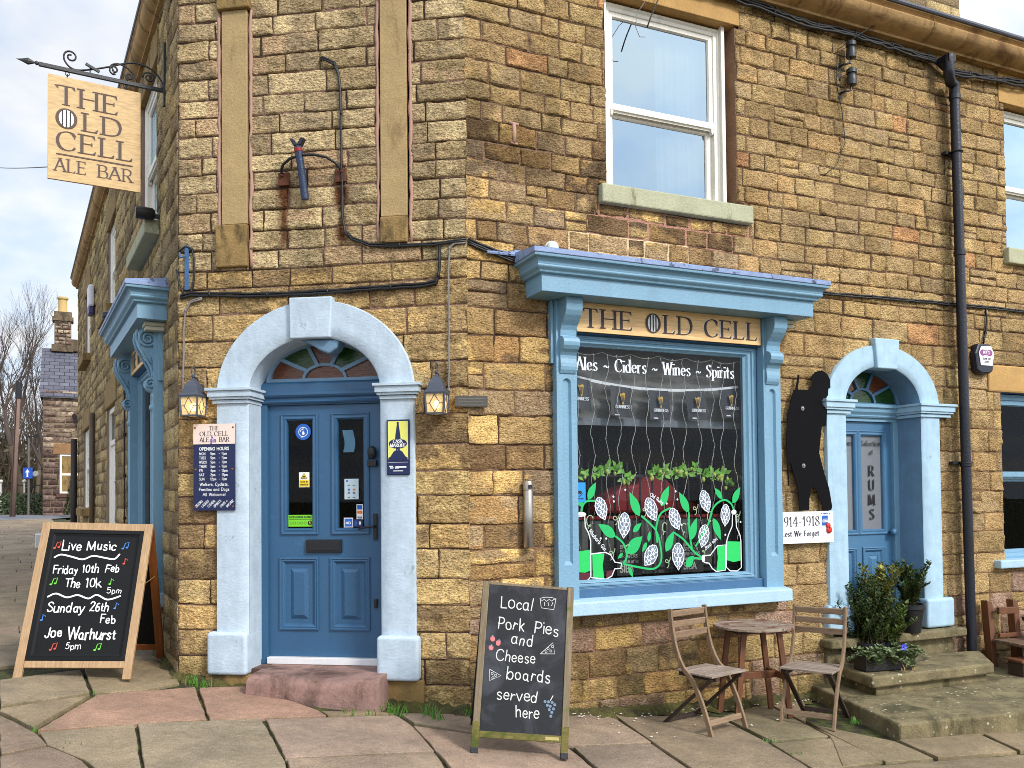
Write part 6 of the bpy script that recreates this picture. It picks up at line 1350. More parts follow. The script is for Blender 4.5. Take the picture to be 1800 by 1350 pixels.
SLABS = [[[-2.96,6.08],[-2.43,6.54],[-2.05,5.73],[-2.88,5.19]],[[-2.4,6.53],[-2.1,6.69],[-1.72,6.43],[-1.41,6.19],[-1.33,6.07],[-2.03,5.72]],[[-1.39,6.17],[-1.25,6.21],[-1.0,6.3],[-0.87,6.28],[-1.32,6.08]],[[-2.85,5.15],[-2.42,5.48],[-2.04,4.7],[-2.25,4.63],[-2.38,4.76],[-2.69,4.95]],[[-2.41,5.5],[-1.72,5.85],[-1.34,5.02],[-1.29,4.88],[-2.02,4.69]],[[-1.7,5.87],[-0.86,6.23],[-0.74,6.05],[-0.58,5.66],[-0.51,5.46],[-1.36,5.1]],[[-1.34,5.05],[-0.5,5.42],[-0.41,5.12],[-1.28,4.89]],[[-3.33,5.56],[-3.0,6.08],[-2.93,5.23],[-3.3,5.51]],[[-3.79,6.32],[-3.42,6.78],[-3.03,6.14],[-3.37,5.63]],[[-3.42,6.83],[-3.09,7.34],[-2.86,7.14],[-2.59,6.64],[-2.75,6.34],[-3.0,6.14],[-3.04,6.19]],[[-3.27,5.45],[-2.87,5.15],[-2.69,4.95],[-2.83,4.73]],[[-2.81,4.69],[-2.66,4.92],[-2.37,4.73],[-2.28,4.62],[-2.7,4.51]],[[-0.85,6.31],[-0.34,6.44],[-0.25,5.96],[-0.71,6.08]],[[-0.71,6.01],[-0.26,5.92],[0.35,5.92],[0.51,5.43],[-0.37,5.13],[-0.57,5.65]],[[-0.32,6.43],[0.43,6.76],[0.76,6.88],[0.99,6.2],[0.39,5.92],[-0.24,5.97]],[[0.40,5.875],[0.985,6.155],[1.13,5.6],[0.53,5.44]],[[0.8,6.93],[1.66,7.01],[1.85,6.29],[1.95,5.73],[1.95,5.67],[1.16,5.59],[0.87,6.64]],[[1.69,7.02],[2.19,7.5],[2.38,6.51],[1.9,6.35]],[[2.22,7.53],[2.62,7.77],[2.34,6.85],[2.53,5.92],[2.19,5.75],[2.38,6.49]],[[1.87,6.27],[2.38,6.45],[2.44,6.21],[2.5,5.87],[2.16,5.73],[1.97,5.7]],[[2.37,6.85],[2.84,6.42],[2.93,6.01],[2.54,5.9]],[[2.87,6.44],[3.61,6.69],[3.64,6.23],[2.96,6.02]],[[3.65,6.71],[4.23,6.9],[4.13,6.41],[3.67,6.25]],[[2.17,5.7],[3.65,6.16],[3.94,6.25],[3.84,5.85],[2.77,5.28],[2.07,5.27]]]
TONES = [L_(176, 138, 112), L_(182, 142, 116), L_(150, 132, 96), L_(158, 144, 112), L_(160, 148, 118), L_(172, 150, 128), L_(160, 142, 116), L_(156, 140, 104), L_(160, 146, 112), L_(156, 140, 102), L_(150, 130, 104), L_(142, 124, 100), L_(158, 140, 118), L_(172, 148, 124), L_(166, 146, 120), L_(152, 136, 114), L_(150, 134, 104), L_(138, 130, 92), L_(146, 132, 98), L_(152, 138, 102), L_(150, 136, 98), L_(154, 138, 100), L_(150, 134, 96), L_(144, 130, 96)]
rs = random.Random(17)
u = .62; k = 0
while u < 26:
    d = rs.uniform(.40, .68); o = .03
    while o < (2.0):
        w = rs.uniform(.5, 1.1); oe = min(o + w, 2.0); oe = 2.0 if 2.0 - oe < .25 else oe
        SLABS.append([lpt(u, o), lpt(u, oe), lpt(u + d, oe), lpt(u + d, o)]); TONES.append([L_(142, 128, 98), L_(152, 138, 108), L_(132, 120, 92), L_(146, 126, 104)][rs.randrange(4)] * rs.uniform(.9, 1.08)); o = oe
    u += d
u = -6.0
while u < .6:
    d = rs.uniform(.45, .7)
    SLABS.append([lpt(u, 1.24), lpt(u, 2.0), lpt(min(u + d, .6), 2.0), lpt(min(u + d, .6), 1.24)]); TONES.append(L_(144, 126, 100) * rs.uniform(.88, 1.08)); u += d
for j in range(5):                                        # paving behind the viewer and out to the right
    yy = 4.45 - j * .62; x = -2.2
    while x < 6:
        w = rs.uniform(.6, 1.1); SLABS.append([(x, yy + .04 * (x + 2)), (x + w, yy + .04 * (x + 2 + w)), (x + w, yy - .6 + .04 * (x + 2 + w)), (x, yy - .6 + .04 * (x + 2))]); TONES.append(L_(154, 138, 108) * rs.uniform(.85, 1.1)); x += w
for j in range(3):
    for i in range(5):
        x = 4.27 + i * .85; y0 = 6.95 + (x - 4.2) * .3 - j * .62; SLABS.append([(x, y0), (x + .84, y0 + .25), (x + .84, y0 - .36), (x, y0 - .61)]); TONES.append(L_(150, 134, 98) * rs.uniform(.88, 1.08))
for i in range(8):
    x = 5.8 + i * .7; y0 = 8.9 + i * .3; SLABS.append([(x, y0), (x + .69, y0 + .3), (x + .9, y0 - .7), (x + .2, y0 - 1.0)]); TONES.append(L_(142, 128, 92) * rs.uniform(.9, 1.06))
def inpoly(x, y, p):
    c = False; n = len(p)
    for i in range(n):
        (x1, y1), (x2, y2) = p[i], p[i - 1]
        if (y1 > y) != (y2 > y) and x < (x2 - x1) * (y - y1) / (y2 - y1) + x1: c = not c
    return c
known = list(SLABS)
for i in range(24):
    for j in range(20):
        x, y = -3.0 + i * .5, .9 + j * .42 + (i % 2) * .1; q = [(x, y), (x + .49, y + .02), (x + .49, y + .43), (x, y + .41)]
        pts = [(x + a, y + b_) for a in (.0, .25, .49) for b_ in (.0, .21, .42)]
        wall = any((Vector((px, py, 0)) - P2).dot(Vector((.4007, -.9162, 0))) < .05 and px > -.33 or (Vector((px, py, 0)) - P1).dot(Vector((-.1463, -.9892, 0))) < .1 and px < 0 for px, py in pts)
        if not wall and not any(inpoly(px, py, s) for px, py in pts for s in known) and not inpoly(x + .25, y + .2, [(2.7, 6.4), (5.8, 7.2), (5.6, 8.9), (2.7, 8)]): SLABS.append(q); TONES.append(L_(152, 136, 112) * rs.uniform(.85, 1.05))
bm = MB(); tc_ = []
for p, tone in zip(SLABS, TONES):
    n = len(p); cx = sum(q[0] for q in p) / n; cy = sum(q[1] for q in p) / n
    if sum(p[i][0] * p[(i + 1) % n][1] - p[(i + 1) % n][0] * p[i][1] for i in range(n)) < 0: p = p[::-1]
    def inset(d):
        out = []
        for i in range(n):
            a = Vector(p[i - 1]); c = Vector(p[i]); e = Vector(p[(i + 1) % n]); d1 = (c - a).normalized(); d2 = (e - c).normalized()
            n1 = Vector((-d1.y, d1.x)); n2 = Vector((-d2.y, d2.x)); bi = n1 + n2; l = bi.length
            bi = bi / l if l > .05 else n1; out.append(c + bi * min(d / max(.35, bi.dot(n1)), d * 2))
        return out
    def dens(q):
        out = []
        for i in range(n):
            a, c = q[i], q[(i + 1) % n]; mseg = max(1, int(math.dist(p[i], p[(i + 1) % n]) / .09))
            for s_ in range(mseg): out.append(a + (c - a) * s_ / mseg)
        return out
    tlt = (rs.uniform(-.006, .006), rs.uniform(-.006, .006), rs.uniform(-.004, .004)); rings = [(dens(inset(.002)), -.05), (dens(inset(.003)), -.004), (dens(inset(.006)), -.0004), (dens(inset(.014)), .0006)]; m = len(rings[0][0]); k0 = len(bm.v); vs = []
    jit = [(rs.uniform(-.0045, .0045), rs.uniform(-.0045, .0045)) for _ in range(m)]
    for ri, (q, dz) in enumerate(rings):
        for s_, c in enumerate(q):
            x, y = c.x + jit[s_][0] * (1 if ri < 3 else .5), c.y + jit[s_][1] * (1 if ri < 3 else .5); vs.append((x, y, gh(x, y) + dz + tlt[2] + tlt[0] * (x - cx) + tlt[1] * (y - cy)))
    bm.add(vs, [(r_ * m + i, r_ * m + (i + 1) % m, (r_ + 1) * m + (i + 1) % m, (r_ + 1) * m + i) for r_ in range(len(rings) - 1) for i in range(m)] + [tuple(range((len(rings) - 1) * m, len(rings) * m))])
    ms = rs.uniform(.0, .22); tone = (tone * .76 + L_(164, 144, 134) * .22) * np.array([1.03, .985, .99])
    for ri in range(len(rings)):
        for c in range(m): tc_.append((*(tone * rs.uniform(.93, 1.04)), min(1, ms + (.3 if ri < 3 else 0))))
pv = obj("pavement", bm, M_FLAGS, None, None, 0, 35); ca = pv.data.color_attributes.new("tint", 'FLOAT_COLOR', 'POINT'); ca.data.foreach_set("color", np.array(tc_, np.float32).ravel()); tagit(pv, kind="structure")
b = MB()
for i in range(44):
    u0 = -6 + i * .72; a, c, d, e = lpt(u0 + .01, 2.01), lpt(u0 + .71, 2.01), lpt(u0 + .71, 2.14), lpt(u0 + .01, 2.14)
    b.add([(*a, gh(*a)), (*c, gh(*c)), (*d, gh(*d)), (*e, gh(*e)), (*a, gh(*a) - .2), (*c, gh(*c) - .2), (*d, gh(*d) - .2), (*e, gh(*e) - .2)], [(0, 3, 2, 1), (0, 1, 5, 4), (1, 2, 6, 5), (2, 3, 7, 6), (3, 0, 4, 7)])
tagit(obj("kerb", b, M_ASHD, None, None, .012), kind="structure")
# grit and moss line along the wall foot, weeds in the joints
M_MOSS = dressed("moss_strip", (92, 88, 40), .3, ((60, 52, 32), 8, .48), .02)
b = MB()
def fillet(pts, w, h_, seed):
    r = random.Random(seed); n = len(pts); vs = []
    for i, (x, y, nx, ny) in enumerate(pts):
        ww = w * r.uniform(.5, 1.5); hh = h_ * r.uniform(.5, 1.4); g0 = gh(x, y)
        vs += [(x, y, g0 + hh), (x + nx * ww * .5, y + ny * ww * .5, g0 + hh * .6), (x + nx * ww, y + ny * ww, g0 - .02)]
    b.add(vs, [(i * 3 + j, i * 3 + j + 1, (i + 1) * 3 + j + 1, (i + 1) * 3 + j) for i in range(n - 1) for j in range(2)])
nR, nC, nL = (wp('R', 0, 0, 1) - wp('R', 0, 0, 0)), (wp('C', 0, 0, 1) - wp('C', 0, 0, 0)), (wp('L', 0, 0, 1) - wp('L', 0, 0, 0))
fillet([(*wp('R', x, 0, .0)[:2], nR.x, nR.y) for x in np.linspace(0, 3.4, 60)], .16, .045, 1); fillet([(*wp('C', x, 0, .0)[:2], nC.x, nC.y) for x in np.linspace(0, .72, 16)], .10, .03, 2); fillet([(*wp('C', x, 0, .0)[:2], nC.x, nC.y) for x in np.linspace(1.73, 2.37, 16)], .14, .05, 3); fillet([(*wp('L', -x, 0, .0)[:2], nL.x, nL.y) for x in np.linspace(0, 12, 120)], .10, .04, 4)
tagit(obj("moss_border", b, M_MOSS, None, None, 0, True), kind="stuff")
M_GRASS = plain("weed_green", (76, 122, 34), .6)
b = MB(); r = random.Random(3)
for (x, y, n, s_) in [(-2.40, 6.60, 26, .07), (-2.50, 6.70, 20, .08), (-.90, 6.28, 22, .09), (-.83, 6.26, 16, .08), (-.62, 6.30, 24, .09), (-.55, 6.22, 18, .07), (-1.18, 6.20, 12, .05), (-1.05, 6.22, 10, .05), (2.75, 6.95, 30, .05), (2.70, 7.2, 20, .05), (-.35, 6.42, 30, .07), (-3.0, 6.12, 6, .03), (-2.9, 5.2, 14, .03), (-2.6, 5.0, 10, .03), (1.92, 6.32, 12, .03), (1.97, 6.0, 10, .025)]:
    for i in range(n):
        px, py = x + r.gauss(0, .035), y + r.gauss(0, .03); a = r.uniform(0, 6.3); L = s_ * r.uniform(.5, 1.3); dx, dy = math.cos(a) * L * .5, math.sin(a) * L * .5; w = .0035; g0 = gh(px, py) - .012
        b.add([(px - w, py, g0), (px + w, py, g0), (px + dx * .5 + w * .7, py + dy * .5, g0 + L * .7), (px + dx * .5 - w * .7, py + dy * .5, g0 + L * .7), (px + dx, py + dy, g0 + L * .95)], [(0, 1, 2, 3), (3, 2, 4)])
tagit(obj("joint_weeds", b, M_GRASS), kind="stuff")
b = MB()
for i in range(170):
    q = r.uniform(.75, 3.2); o = abs(r.gauss(0, .09)) + .03 if r.random() < .8 else r.uniform(.1, .8); p = wp('R', q, 0, o); s_ = r.uniform(.004, .013); z = gh(p.x, p.y) + .012
    b.add([(p.x - s_, p.y - s_ * .5, z), (p.x + s_ * .6, p.y - s_, z), (p.x + s_, p.y + s_ * .7, z), (p.x - s_ * .4, p.y + s_, z), (p.x, p.y, z + s_ * .6)], [(0, 1, 4), (1, 2, 4), (2, 3, 4), (3, 0, 4)])
tagit(obj("white_grit", b, plain("pale_grit", (196, 190, 180), .8)), kind="stuff")
# ------------------------------------------------------------------ pavement boards
M_PINE = wood("pine_frame", (194, 160, 118), (174, 138, 98), (9, 9, .8), .55, 3, None, .0006); M_PINED = wood("orange_pine_frame", (150, 86, 34), (118, 62, 22), (9, 9, .8), .5, 3, None, .0006)
M_GREYW = wood("weathered_frame", (150, 134, 108), (116, 100, 76), (9, 9, .8), .85, 4, ((96, 100, 36), .60), .002); M_GREYM = wood("algae_frame", (128, 116, 62), (100, 96, 40), (1, 9, 9), .9, 4, ((70, 78, 20), .50), .002)
def chalkboard(name, smear, base=(8, 8, 10)):
    t = NT(name); n = t.noise(3, 7, .65, None, .6); t.b.inputs['Specular IOR Level'].default_value = .25; col = t.mix(t.ramp(n, .48, .78), lin(*base), lin(*smear)); return t.done(col, .62, t.bump(t.noise(40, 4), .001))
M_CHB1 = chalkboard("black_board", (16, 16, 19)); M_CHB2 = chalkboard("chalk_board", (78, 80, 88), (34, 35, 38))
M_CHALK = plain("chalk_white", (232, 232, 228), .9); M_CHALK2 = plain("chalk_grey", (206, 206, 200), .9)
def leafM(s_, H, back=False):
    th = math.atan2(s_, H); return Matrix.Translation((0, s_ if back else -s_, 0)) @ Matrix.Rotation(th if back else -th, 4, 'X')
# left: pine A-board
AL = thing("pavement_sign", "pine framed A-board announcing live music at the corner of the side street", "sign board", TR(-3.385, 6.90, gh(-3.38, 6.5) - .01, R_(7)) @ Matrix.Rotation(R_(2.2), 4, 'Y'))
w, H, s_ = .845, 1.165, .43; Ls = math.hypot(H, s_)
def frame_leaf(par, mat, M4, w, Ls, fw, th, low, name):
    b = MB()
    for x in (-w / 2, w / 2 - fw): b.box(x, x + fw, -th / 2, th / 2, 0, Ls)
    b.box(-w / 2 + fw, w / 2 - fw, -th / 2 + .002, th / 2 - .002, Ls - fw, Ls - .001); b.box(-w / 2 + fw, w / 2 - fw, -th / 2 + .003, th / 2 - .002, low, low + fw * .85)
    return obj(name, b, mat, par, M4, .004)
lf = leafM(s_, H); lb_ = leafM(s_ + .04, H, True)
frame_leaf(AL, M_PINE, lf, w, Ls, .062, .032, .085, "front_frame"); frame_leaf(AL, M_PINED, lb_, w, Ls, .062, .032, .085, "back_frame")
b = MB(); b.box(-w / 2 + .063, w / 2 - .063, -.004, .006, .14, Ls - .063); b.rectsweep(-w / 2 + .063, w / 2 - .063, .14, Ls - .063, [(0, -.005), (0, -.014), (.028, -.016), (.034, -.010), (.05, -.005)]); bd = obj("blackboard", b, M_CHB1, AL, lf)
b = MB(); b.box(-w / 2 + .063, w / 2 - .063, -.006, .004, .14, Ls - .063); obj("back_board", b, M_CHB1, AL, lb_)
b = MB(); b.tube([(w / 2 - .02, -.19, .72), (w / 2 - .02, -.08, .70), (w / 2 - .02, .06, .715), (w / 2 - .02, .18, .735)], .004, 5); obj("stay_chain", b, plain("brass_chain", (150, 120, 70), .5), AL)
def tl(X, Y): t = (Y - 168) / 757; return ((X - (165 - 125 * t)) / (525 + 15 * t) - .5) * w, Ls * (1 - t)
def chalk(t, s, X, Y, cap, wd, y, map_, wt=.14, jit=.034, ang=0, out=None):
    if out: t = Text(); t.k = random.randrange(9)
    x, z = map_(X, Y); x2, _ = map_(X + wd, Y); t.put(s, x, z, cap, y, weight=wt, fit=x2 - x, jit=jit, ang=ang, track=10)
    if out: obj("chalk_word", t.mb, *out)
t = Text(); y_ = -.0075
for q in [("Live", 250, 308, .072, 95), ("Music", 368, 305, .072, 140), ("Friday", 212, 425, .062, 115), ("10th", 350, 418, .062, 76), ("Feb", 458, 416, .064, 64), ("The", 268, 494, .066, 70), ("10k", 364, 490, .068, 72), ("Sunday", 188, 612, .070, 172), ("26th", 386, 606, .066, 88), ("Feb", 434, 662, .064, 72), ("Joe", 180, 732, .078, 78), ("Warhurst", 286, 738, .082, 222)]: chalk(t, q[0], q[1], q[2], q[3], q[4], y_, tl, out=(M_CHALK, AL, lf))
for q in [("5pm", 466, 518, .045, 72), ("5pm", 276, 786, .048, 72)]: chalk(t, q[0], q[1], q[2], q[3], q[4], y_, tl, .12, out=(M_CHALK, AL, lf))
for P in ([(220, 346), (250, 332), (300, 342), (352, 354), (400, 336), (455, 344), (500, 350), (526, 326)], [(192, 540), (230, 524), (280, 542), (330, 530), (380, 546), (420, 528), (470, 550), (530, 532)]): t.line([tl(*p) for p in smooth_pts(P, 5)], .013, y_)
obj("chalk_waves", t.mb, M_CHALK, AL, lf)
def note(t, X, Y, sc=1):
    x, z = tl(X, Y); s2 = .028 * sc; t.line([(x, z), (x + s2 * .3, z + s2 * 1.6), (x + s2 * 1.3, z + s2 * 1.9), (x + s2 * 1.1, z + s2 * .3)], .006, y_); t.disc(x - .006, z, .010, .007, y_, 10); t.disc(x + s2 * 1.1 - .006, z + s2 * .3, .010, .007, y_, 10)
def one(t, X, Y, f=1): x, z = tl(X, Y); t.line([(x, z), (x, z + .045), (x + .02 * f, z + .03)], .006, y_); t.disc(x - .006, z, .010, .007, y_, 10)
for nm, rgb, ns, os_ in (("red_notes", (206, 84, 66), [(222, 300), (212, 790)], [(550, 372)]), ("blue_notes", (70, 130, 200), [(545, 296)], [(168, 652), (508, 592)]), ("green_notes", (110, 200, 70), [(208, 480), (416, 790)], [(484, 474)])):
    mt = plain(nm, rgb, .9)
    for fn, ps in ((note, ns), (one, os_)):
        for p in ps: t = Text(); fn(t, *p); obj(nm[:-1], t.mb, mt, AL, lf)
# right: weathered A-board
AR = thing("pavement_sign", "weathered grey framed A-board listing pork pies and cheese boards", "sign board", TR(.01, 5.86, -.045, R_(3)) @ Matrix.Rotation(R_(5.2), 4, 'Y'))
w2_, H2, s2_ = .625, 1.07, .33; L2 = math.hypot(H2, s2_); f2 = leafM(s2_, H2); b2 = leafM(s2_, H2, True)
b = MB()
for x in (-w2_ / 2, w2_ / 2 - .044): b.box(x, x + .044, -.014, .014, .03, L2)
b.box(-w2_ / 2 + .044, w2_ / 2 - .044, -.006, .006, L2 - .02, L2 - .001); obj("front_frame", b, M_GREYW, AR, f2, .004)
b = MB(); b.box(-w2_ / 2 + .046, w2_ / 2 - .046, -.012, .012, .10, .142)
for x in (-w2_ / 2 - .002, w2_ / 2 - .046): b.box(x, x + .048, -.016, .016, .028, .20)
obj("mossy_foot_rail", b, M_GREYM, AR, f2, .003)
b = MB()
for x in (-w2_ / 2 - .003, w2_ / 2 - .047): b.box(x, x + .05, -.018, .018, 0, .04)
obj("rubber_foot", b, M_BLACK, AR, f2, .004)
b = MB(); b.box(-w2_ / 2 + .045, w2_ / 2 - .045, -.004, .005, .143, L2 - .021); obj("chalkboard", b, M_CHB2, AR, f2)
b = MB()
for x in (-w2_ / 2, w2_ / 2 - .044): b.box(x, x + .044, -.014, .014, 0, L2)
b.box(-w2_ / 2 + .044, w2_ / 2 - .044, -.005, .005, .12, L2 - .01); obj("back_leaf", b, paint("dark_back", (34, 32, 30), .8, .3), AR, b2, .003)
b = MB(); b.box(w2_ / 2 - .15, w2_ / 2 - .06, -.0135, -.0121, .112, .132); obj("maker_label", b, plain("label_cream", (170, 156, 96), .7), AR, f2)
def tr_(X, Y):
    t = (Y - 232) / 1025
    for _ in range(3): xf = (X - (300 - 72 * t)) / (568 + 29 * t); t = (Y - 232 - 50 * xf) / 1025
    return (xf - .5) * w2_, L2 * (1 - t)
t = Text(); y2 = -.0055
for q in [("Local", 402, 400, .078, 205, .06), ("Pork", 388, 528, .078, 168, .06), ("Pies", 614, 560, .078, 158, .06), ("and", 474, 625, .074, 135, .05), ("Cheese", 380, 722, .070, 246, .10), ("boards", 444, 832, .078, 276, .07), ("served", 384, 950, .072, 256, .05), ("here", 500, 1055, .074, 150, .06)]: chalk(t, q[0], q[1], q[2], q[3], q[4], y2, tr_, .10, .034, -.02, out=(M_CHALK2, AR, f2))
def pl(P, wd=.004, tt=None): (tt or t).line([tr_(*p) for p in P], wd, y2)
pl([(655, 345), (662, 405), (740, 418), (755, 350), (725, 340), (690, 338), (655, 345), (668, 362), (680, 350), (695, 365), (712, 352), (728, 364), (742, 352), (754, 352)]); [pl([(x, 372), (x + dx, 392)]) for x, dx in ((682, 2), (705, 2), (735, -8))]
pl([(656, 688), (735, 622), (747, 690), (656, 688)]); pl([(342, 775), (412, 815), (342, 842), (342, 775)])
for (x, y) in [(705, 658), (722, 672), (692, 676), (732, 645), (358, 800), (378, 812), (362, 826)]: pl([(x + 7 * math.cos(k), y + 7 * math.sin(k)) for k in np.linspace(0, 6.3, 10)], .003)
pl([(720, 965), (735, 940)], .006); obj("chalk_drawing", t.mb, M_CHALK2, AR, f2)
t = Text()
M_CPK = plain("chalk_pink", (226, 120, 120), .9)
for (x, y) in [(360, 592), (394, 618), (350, 645)]: t = Text(); t.disc(*tr_(x, y), .016, .018, y2, 14); obj("strawberry_drawing", t.mb, M_CPK, AR, f2)
t = Text(); M_CBG = plain("chalk_bluegrey", (112, 130, 150), .9)
for (x, y) in [(360, 575), (400, 602), (352, 632)]: t = Text(); t.line([tr_(x - 8, y + 4), tr_(x, y - 6), tr_(x + 8, y + 6)], .006, y2); obj("strawberry_stalk", t.mb, M_CBG, AR, f2)
t = Text()
for i, (x, y) in enumerate([(686, 972), (708, 974), (730, 978), (746, 992), (700, 994), (718, 1000), (738, 1016), (712, 1020), (728, 1036), (722, 1058)]): t.disc(*tr_(x, y), .010, .010, y2, 10)
obj("grape_drawing", t.mb, M_CBG, AR, f2)

# ------------------------------------------------------------------ folding chairs, table, seat
M_TEAK = wood("grey_teak", (162, 134, 104), (122, 98, 74), (8, 8, .8), .8, 4, None, .0012); M_TEAKX = wood("grey_teak_slat", (168, 140, 112), (126, 102, 80), (.8, 8, 8), .8, 4, None, .0012); M_TEAKD = wood("dark_teak", (62, 46, 36), (44, 32, 26), (8, 8, .8), .8, 4, None, .001); M_SEATW = wood("bleached_slat", (176, 160, 146), (124, 104, 88), (.8, 8, 8), .85, 4, None, .0016)
def chair():
    t_ = thing("folding_chair", "", "chair", Matrix.Identity(4), "folding wooden chairs by the small table")
    W = .205
    for sx in (-1, 1):
        P = [(-.20, 0.0), (-.155, .13), (-.10, .26), (-.02, .40), (.06, .47), (.11, .55), (.15, .66), (.178, .80), (.19, .915)]
        sm = smooth_pts(P, 4); b = MB(); vs = []; x = sx * W
        for i, (y, z) in enumerate(sm):
            a = sm[max(i - 1, 0)]; c = sm[min(i + 1, len(sm) - 1)]; d = Vector((c[0] - a[0], c[1] - a[1])).normalized(); n = Vector((-d.y, d.x)) * .0195
            vs += [(x - .011, y + n.x, z + n.y), (x + .011, y + n.x, z + n.y), (x + .011, y - n.x, z - n.y), (x - .011, y - n.x, z - n.y)]
        m = len(sm); b.add(vs, [(i * 4 + k, i * 4 + (k + 1) % 4, (i + 1) * 4 + (k + 1) % 4, (i + 1) * 4 + k) for i in range(m - 1) for k in range(4)] + [(3, 2, 1, 0), ((m - 1) * 4, (m - 1) * 4 + 1, (m - 1) * 4 + 2, (m - 1) * 4 + 3)])
        obj("back_post_leg", b, M_TEAK, t_, None, .004)
        b = MB(); b.beam((sx * (W - .028), -.185, .425), (sx * (W - .028), .30, .0), .02, .036, (1, 0, 0)); obj("cross_leg", b, M_TEAKD, t_, None, .003)
    for z, y in ((.875, .183), (.795, .174), (.715, .158)): b = MB(); b.beam((-W + .012, y, z), (W - .012, y, z), .015, .05, (0, -.15, 1)); obj("back_slat", b, M_TEAKX, t_, None, .004)
    b = MB()
    for i in range(7): y = -.215 + i * .054; b.box(-W - .004 + .03 * (i > 4), W + .004 - .03 * (i > 4), y, y + .046, .437, .452)
    obj("seat", b, M_SEATW, t_, None, .003)
    b = MB()
    for sx in (-1, 1): b.box(sx * (W - .055) - .01, sx * (W - .055) + .01, -.21, .15, .405, .436)
    obj("seat_rail", b, M_TEAKD, t_, None, .003)
    b = MB(); b.beam((-W + .012, -.165, .095), (W - .012, -.165, .095), .014, .042, (0, .2, 1)); obj("front_stretcher", b, M_TEAKX, t_, None, .003)
    b = MB(); b.beam((-W + .04, .265, .035), (W - .04, .265, .035), .014, .035, (0, .2, 1)); obj("rear_stretcher", b, M_TEAKD, t_, None, .003)
    return t_
c1 = chair(); c1["label"] = "grey wooden folding chair under the shop window, between A-board and small table"; c1.matrix_world = TR(1.50, 6.66, gh(1.56, 6.5) - .005, R_(38))
c2 = copy_thing(c1, TR(2.42, 6.93, gh(2.42, 6.9) - .005, R_(-36)), "grey wooden folding chair between the small table and the stone steps")
M_RW = wood("red_brown_wood", (128, 78, 44), (88, 50, 28), (8, 8, .8), .6, 3.5, None, .001); M_RWD = wood("dark_brown_wood", (64, 36, 24), (44, 26, 18), (8, 8, .8), .7, 3.5, None, .001); M_TOPW = wood("flaking_table_top", (178, 166, 146), (108, 62, 40), (1.2, 7, 7), .8, 3, ((94, 50, 32), .54), .002)
tb = thing("round_table", "small round slatted wooden table with flaking top between the two folding chairs", "table", TR(1.985, 7.10, gh(1.97, 7.1) - .005, R_(12)))
b = MB(); rr = .325
for i in range(9):
    y0 = -rr + i * (2 * rr / 9) + .003; y1 = y0 + 2 * rr / 9 - .006; P = []
    for k in range(7): yy = y0 + (y1 - y0) * k / 6; P.append((math.sqrt(max(.0004, rr * rr - yy * yy)), yy))
    b.zprism(P + [(-x, y) for x, y in P[::-1]], .725, .745)
obj("table_top", b, M_TOPW, tb, None, .002)
b = MB(); b.box(-.22, .22, -.16, -.125, .692, .724); b.box(-.22, .22, .125, .16, .692, .724); b.box(-.2, -.16, -.124, .124, .685, .722); b.box(.16, .2, -.124, .124, .685, .722); obj("under_frame", b, M_RWD, tb, None, .003)
for sx in (-1, 1):
    for sy in (-1, 1): b = MB(); b.beam((sx * .155, sy * .14, .70), (sx * .235, sy * .155, 0), .046, .026, (0, 1, 0)); obj("leg", b, M_RW if sy * sx < 0 or sx > 0 else M_RW, tb, None, .003)
b = MB(); b.box(-.205, .205, -.02, .02, .30, .355); b.beam((-.2, -.15, .33), (-.2, .15, .33), .03, .05, (0, 0, 1)); b.beam((.2, -.15, .33), (.2, .15, .33), .03, .05, (0, 0, 1)); obj("stretcher", b, M_RW, tb, None, .003)
gs = thing("wooden_bench", "red brown wooden bench against the wall beyond the drainpipe", "seat", TR(5.22, 8.55, -.12, R_(14)))
for sx in (-.29, .02):
    b = MB(); b.prism([(0, 0), (.062, 0), (.062, .78), (.0, .80)], -.045, .045); bo = obj("back_post", b, M_RW, gs, Matrix.Translation((sx - .16, .12, -.14)) @ Matrix.Rotation(R_(-5), 4, 'X'), .005)
for q in ((.06, .095, .53, .595), (.06, .09, .30, .34)): b = MB(); b.box(-.386, -.142, *q); obj("back_rail", b, M_RW, gs, None, .004)
b = MB()
for i in range(4): b.box(-.45, 1.05, -.36 + i * .115, -.36 + i * .115 + .105, .255, .285)
obj("seat", b, wood("seat_boards", (122, 100, 78), (92, 64, 46), (.7, 8, 8), .8, 4), gs, None, .004)
b = MB(); b.box(-.44, 1.04, -.35, -.315, .10, .252); obj("apron", b, M_RWD, gs, None, .004)
for x in (-.45, .98): b = MB(); b.box(x, x + .07, -.37, -.30, -.18, .25); obj("front_leg", b, M_RW, gs, None, .004)
b = MB(); b.box(-.08, .75, -.32, .10, .45, .49); obj("arm_shelf", b, M_RWD, gs, None, .004)
bx = thing("wooden_trough", "low dark wooden trough on the step below the garden seat", "trough", TR(4.98, 8.18, -.115, R_(14))); b = MB(); b.box(-.24, .22, -.09, .09, .0, .13); obj("trough_body", b, wood("mossy_trough", (74, 54, 32), (50, 36, 24), (1, 8, 8), .9, 4, ((72, 70, 28), .58)), bx, None, .008); b = MB(); b.box(-.26, .24, -.10, .10, .131, .155); obj("trough_rim", b, M_RW, bx, None, .005)

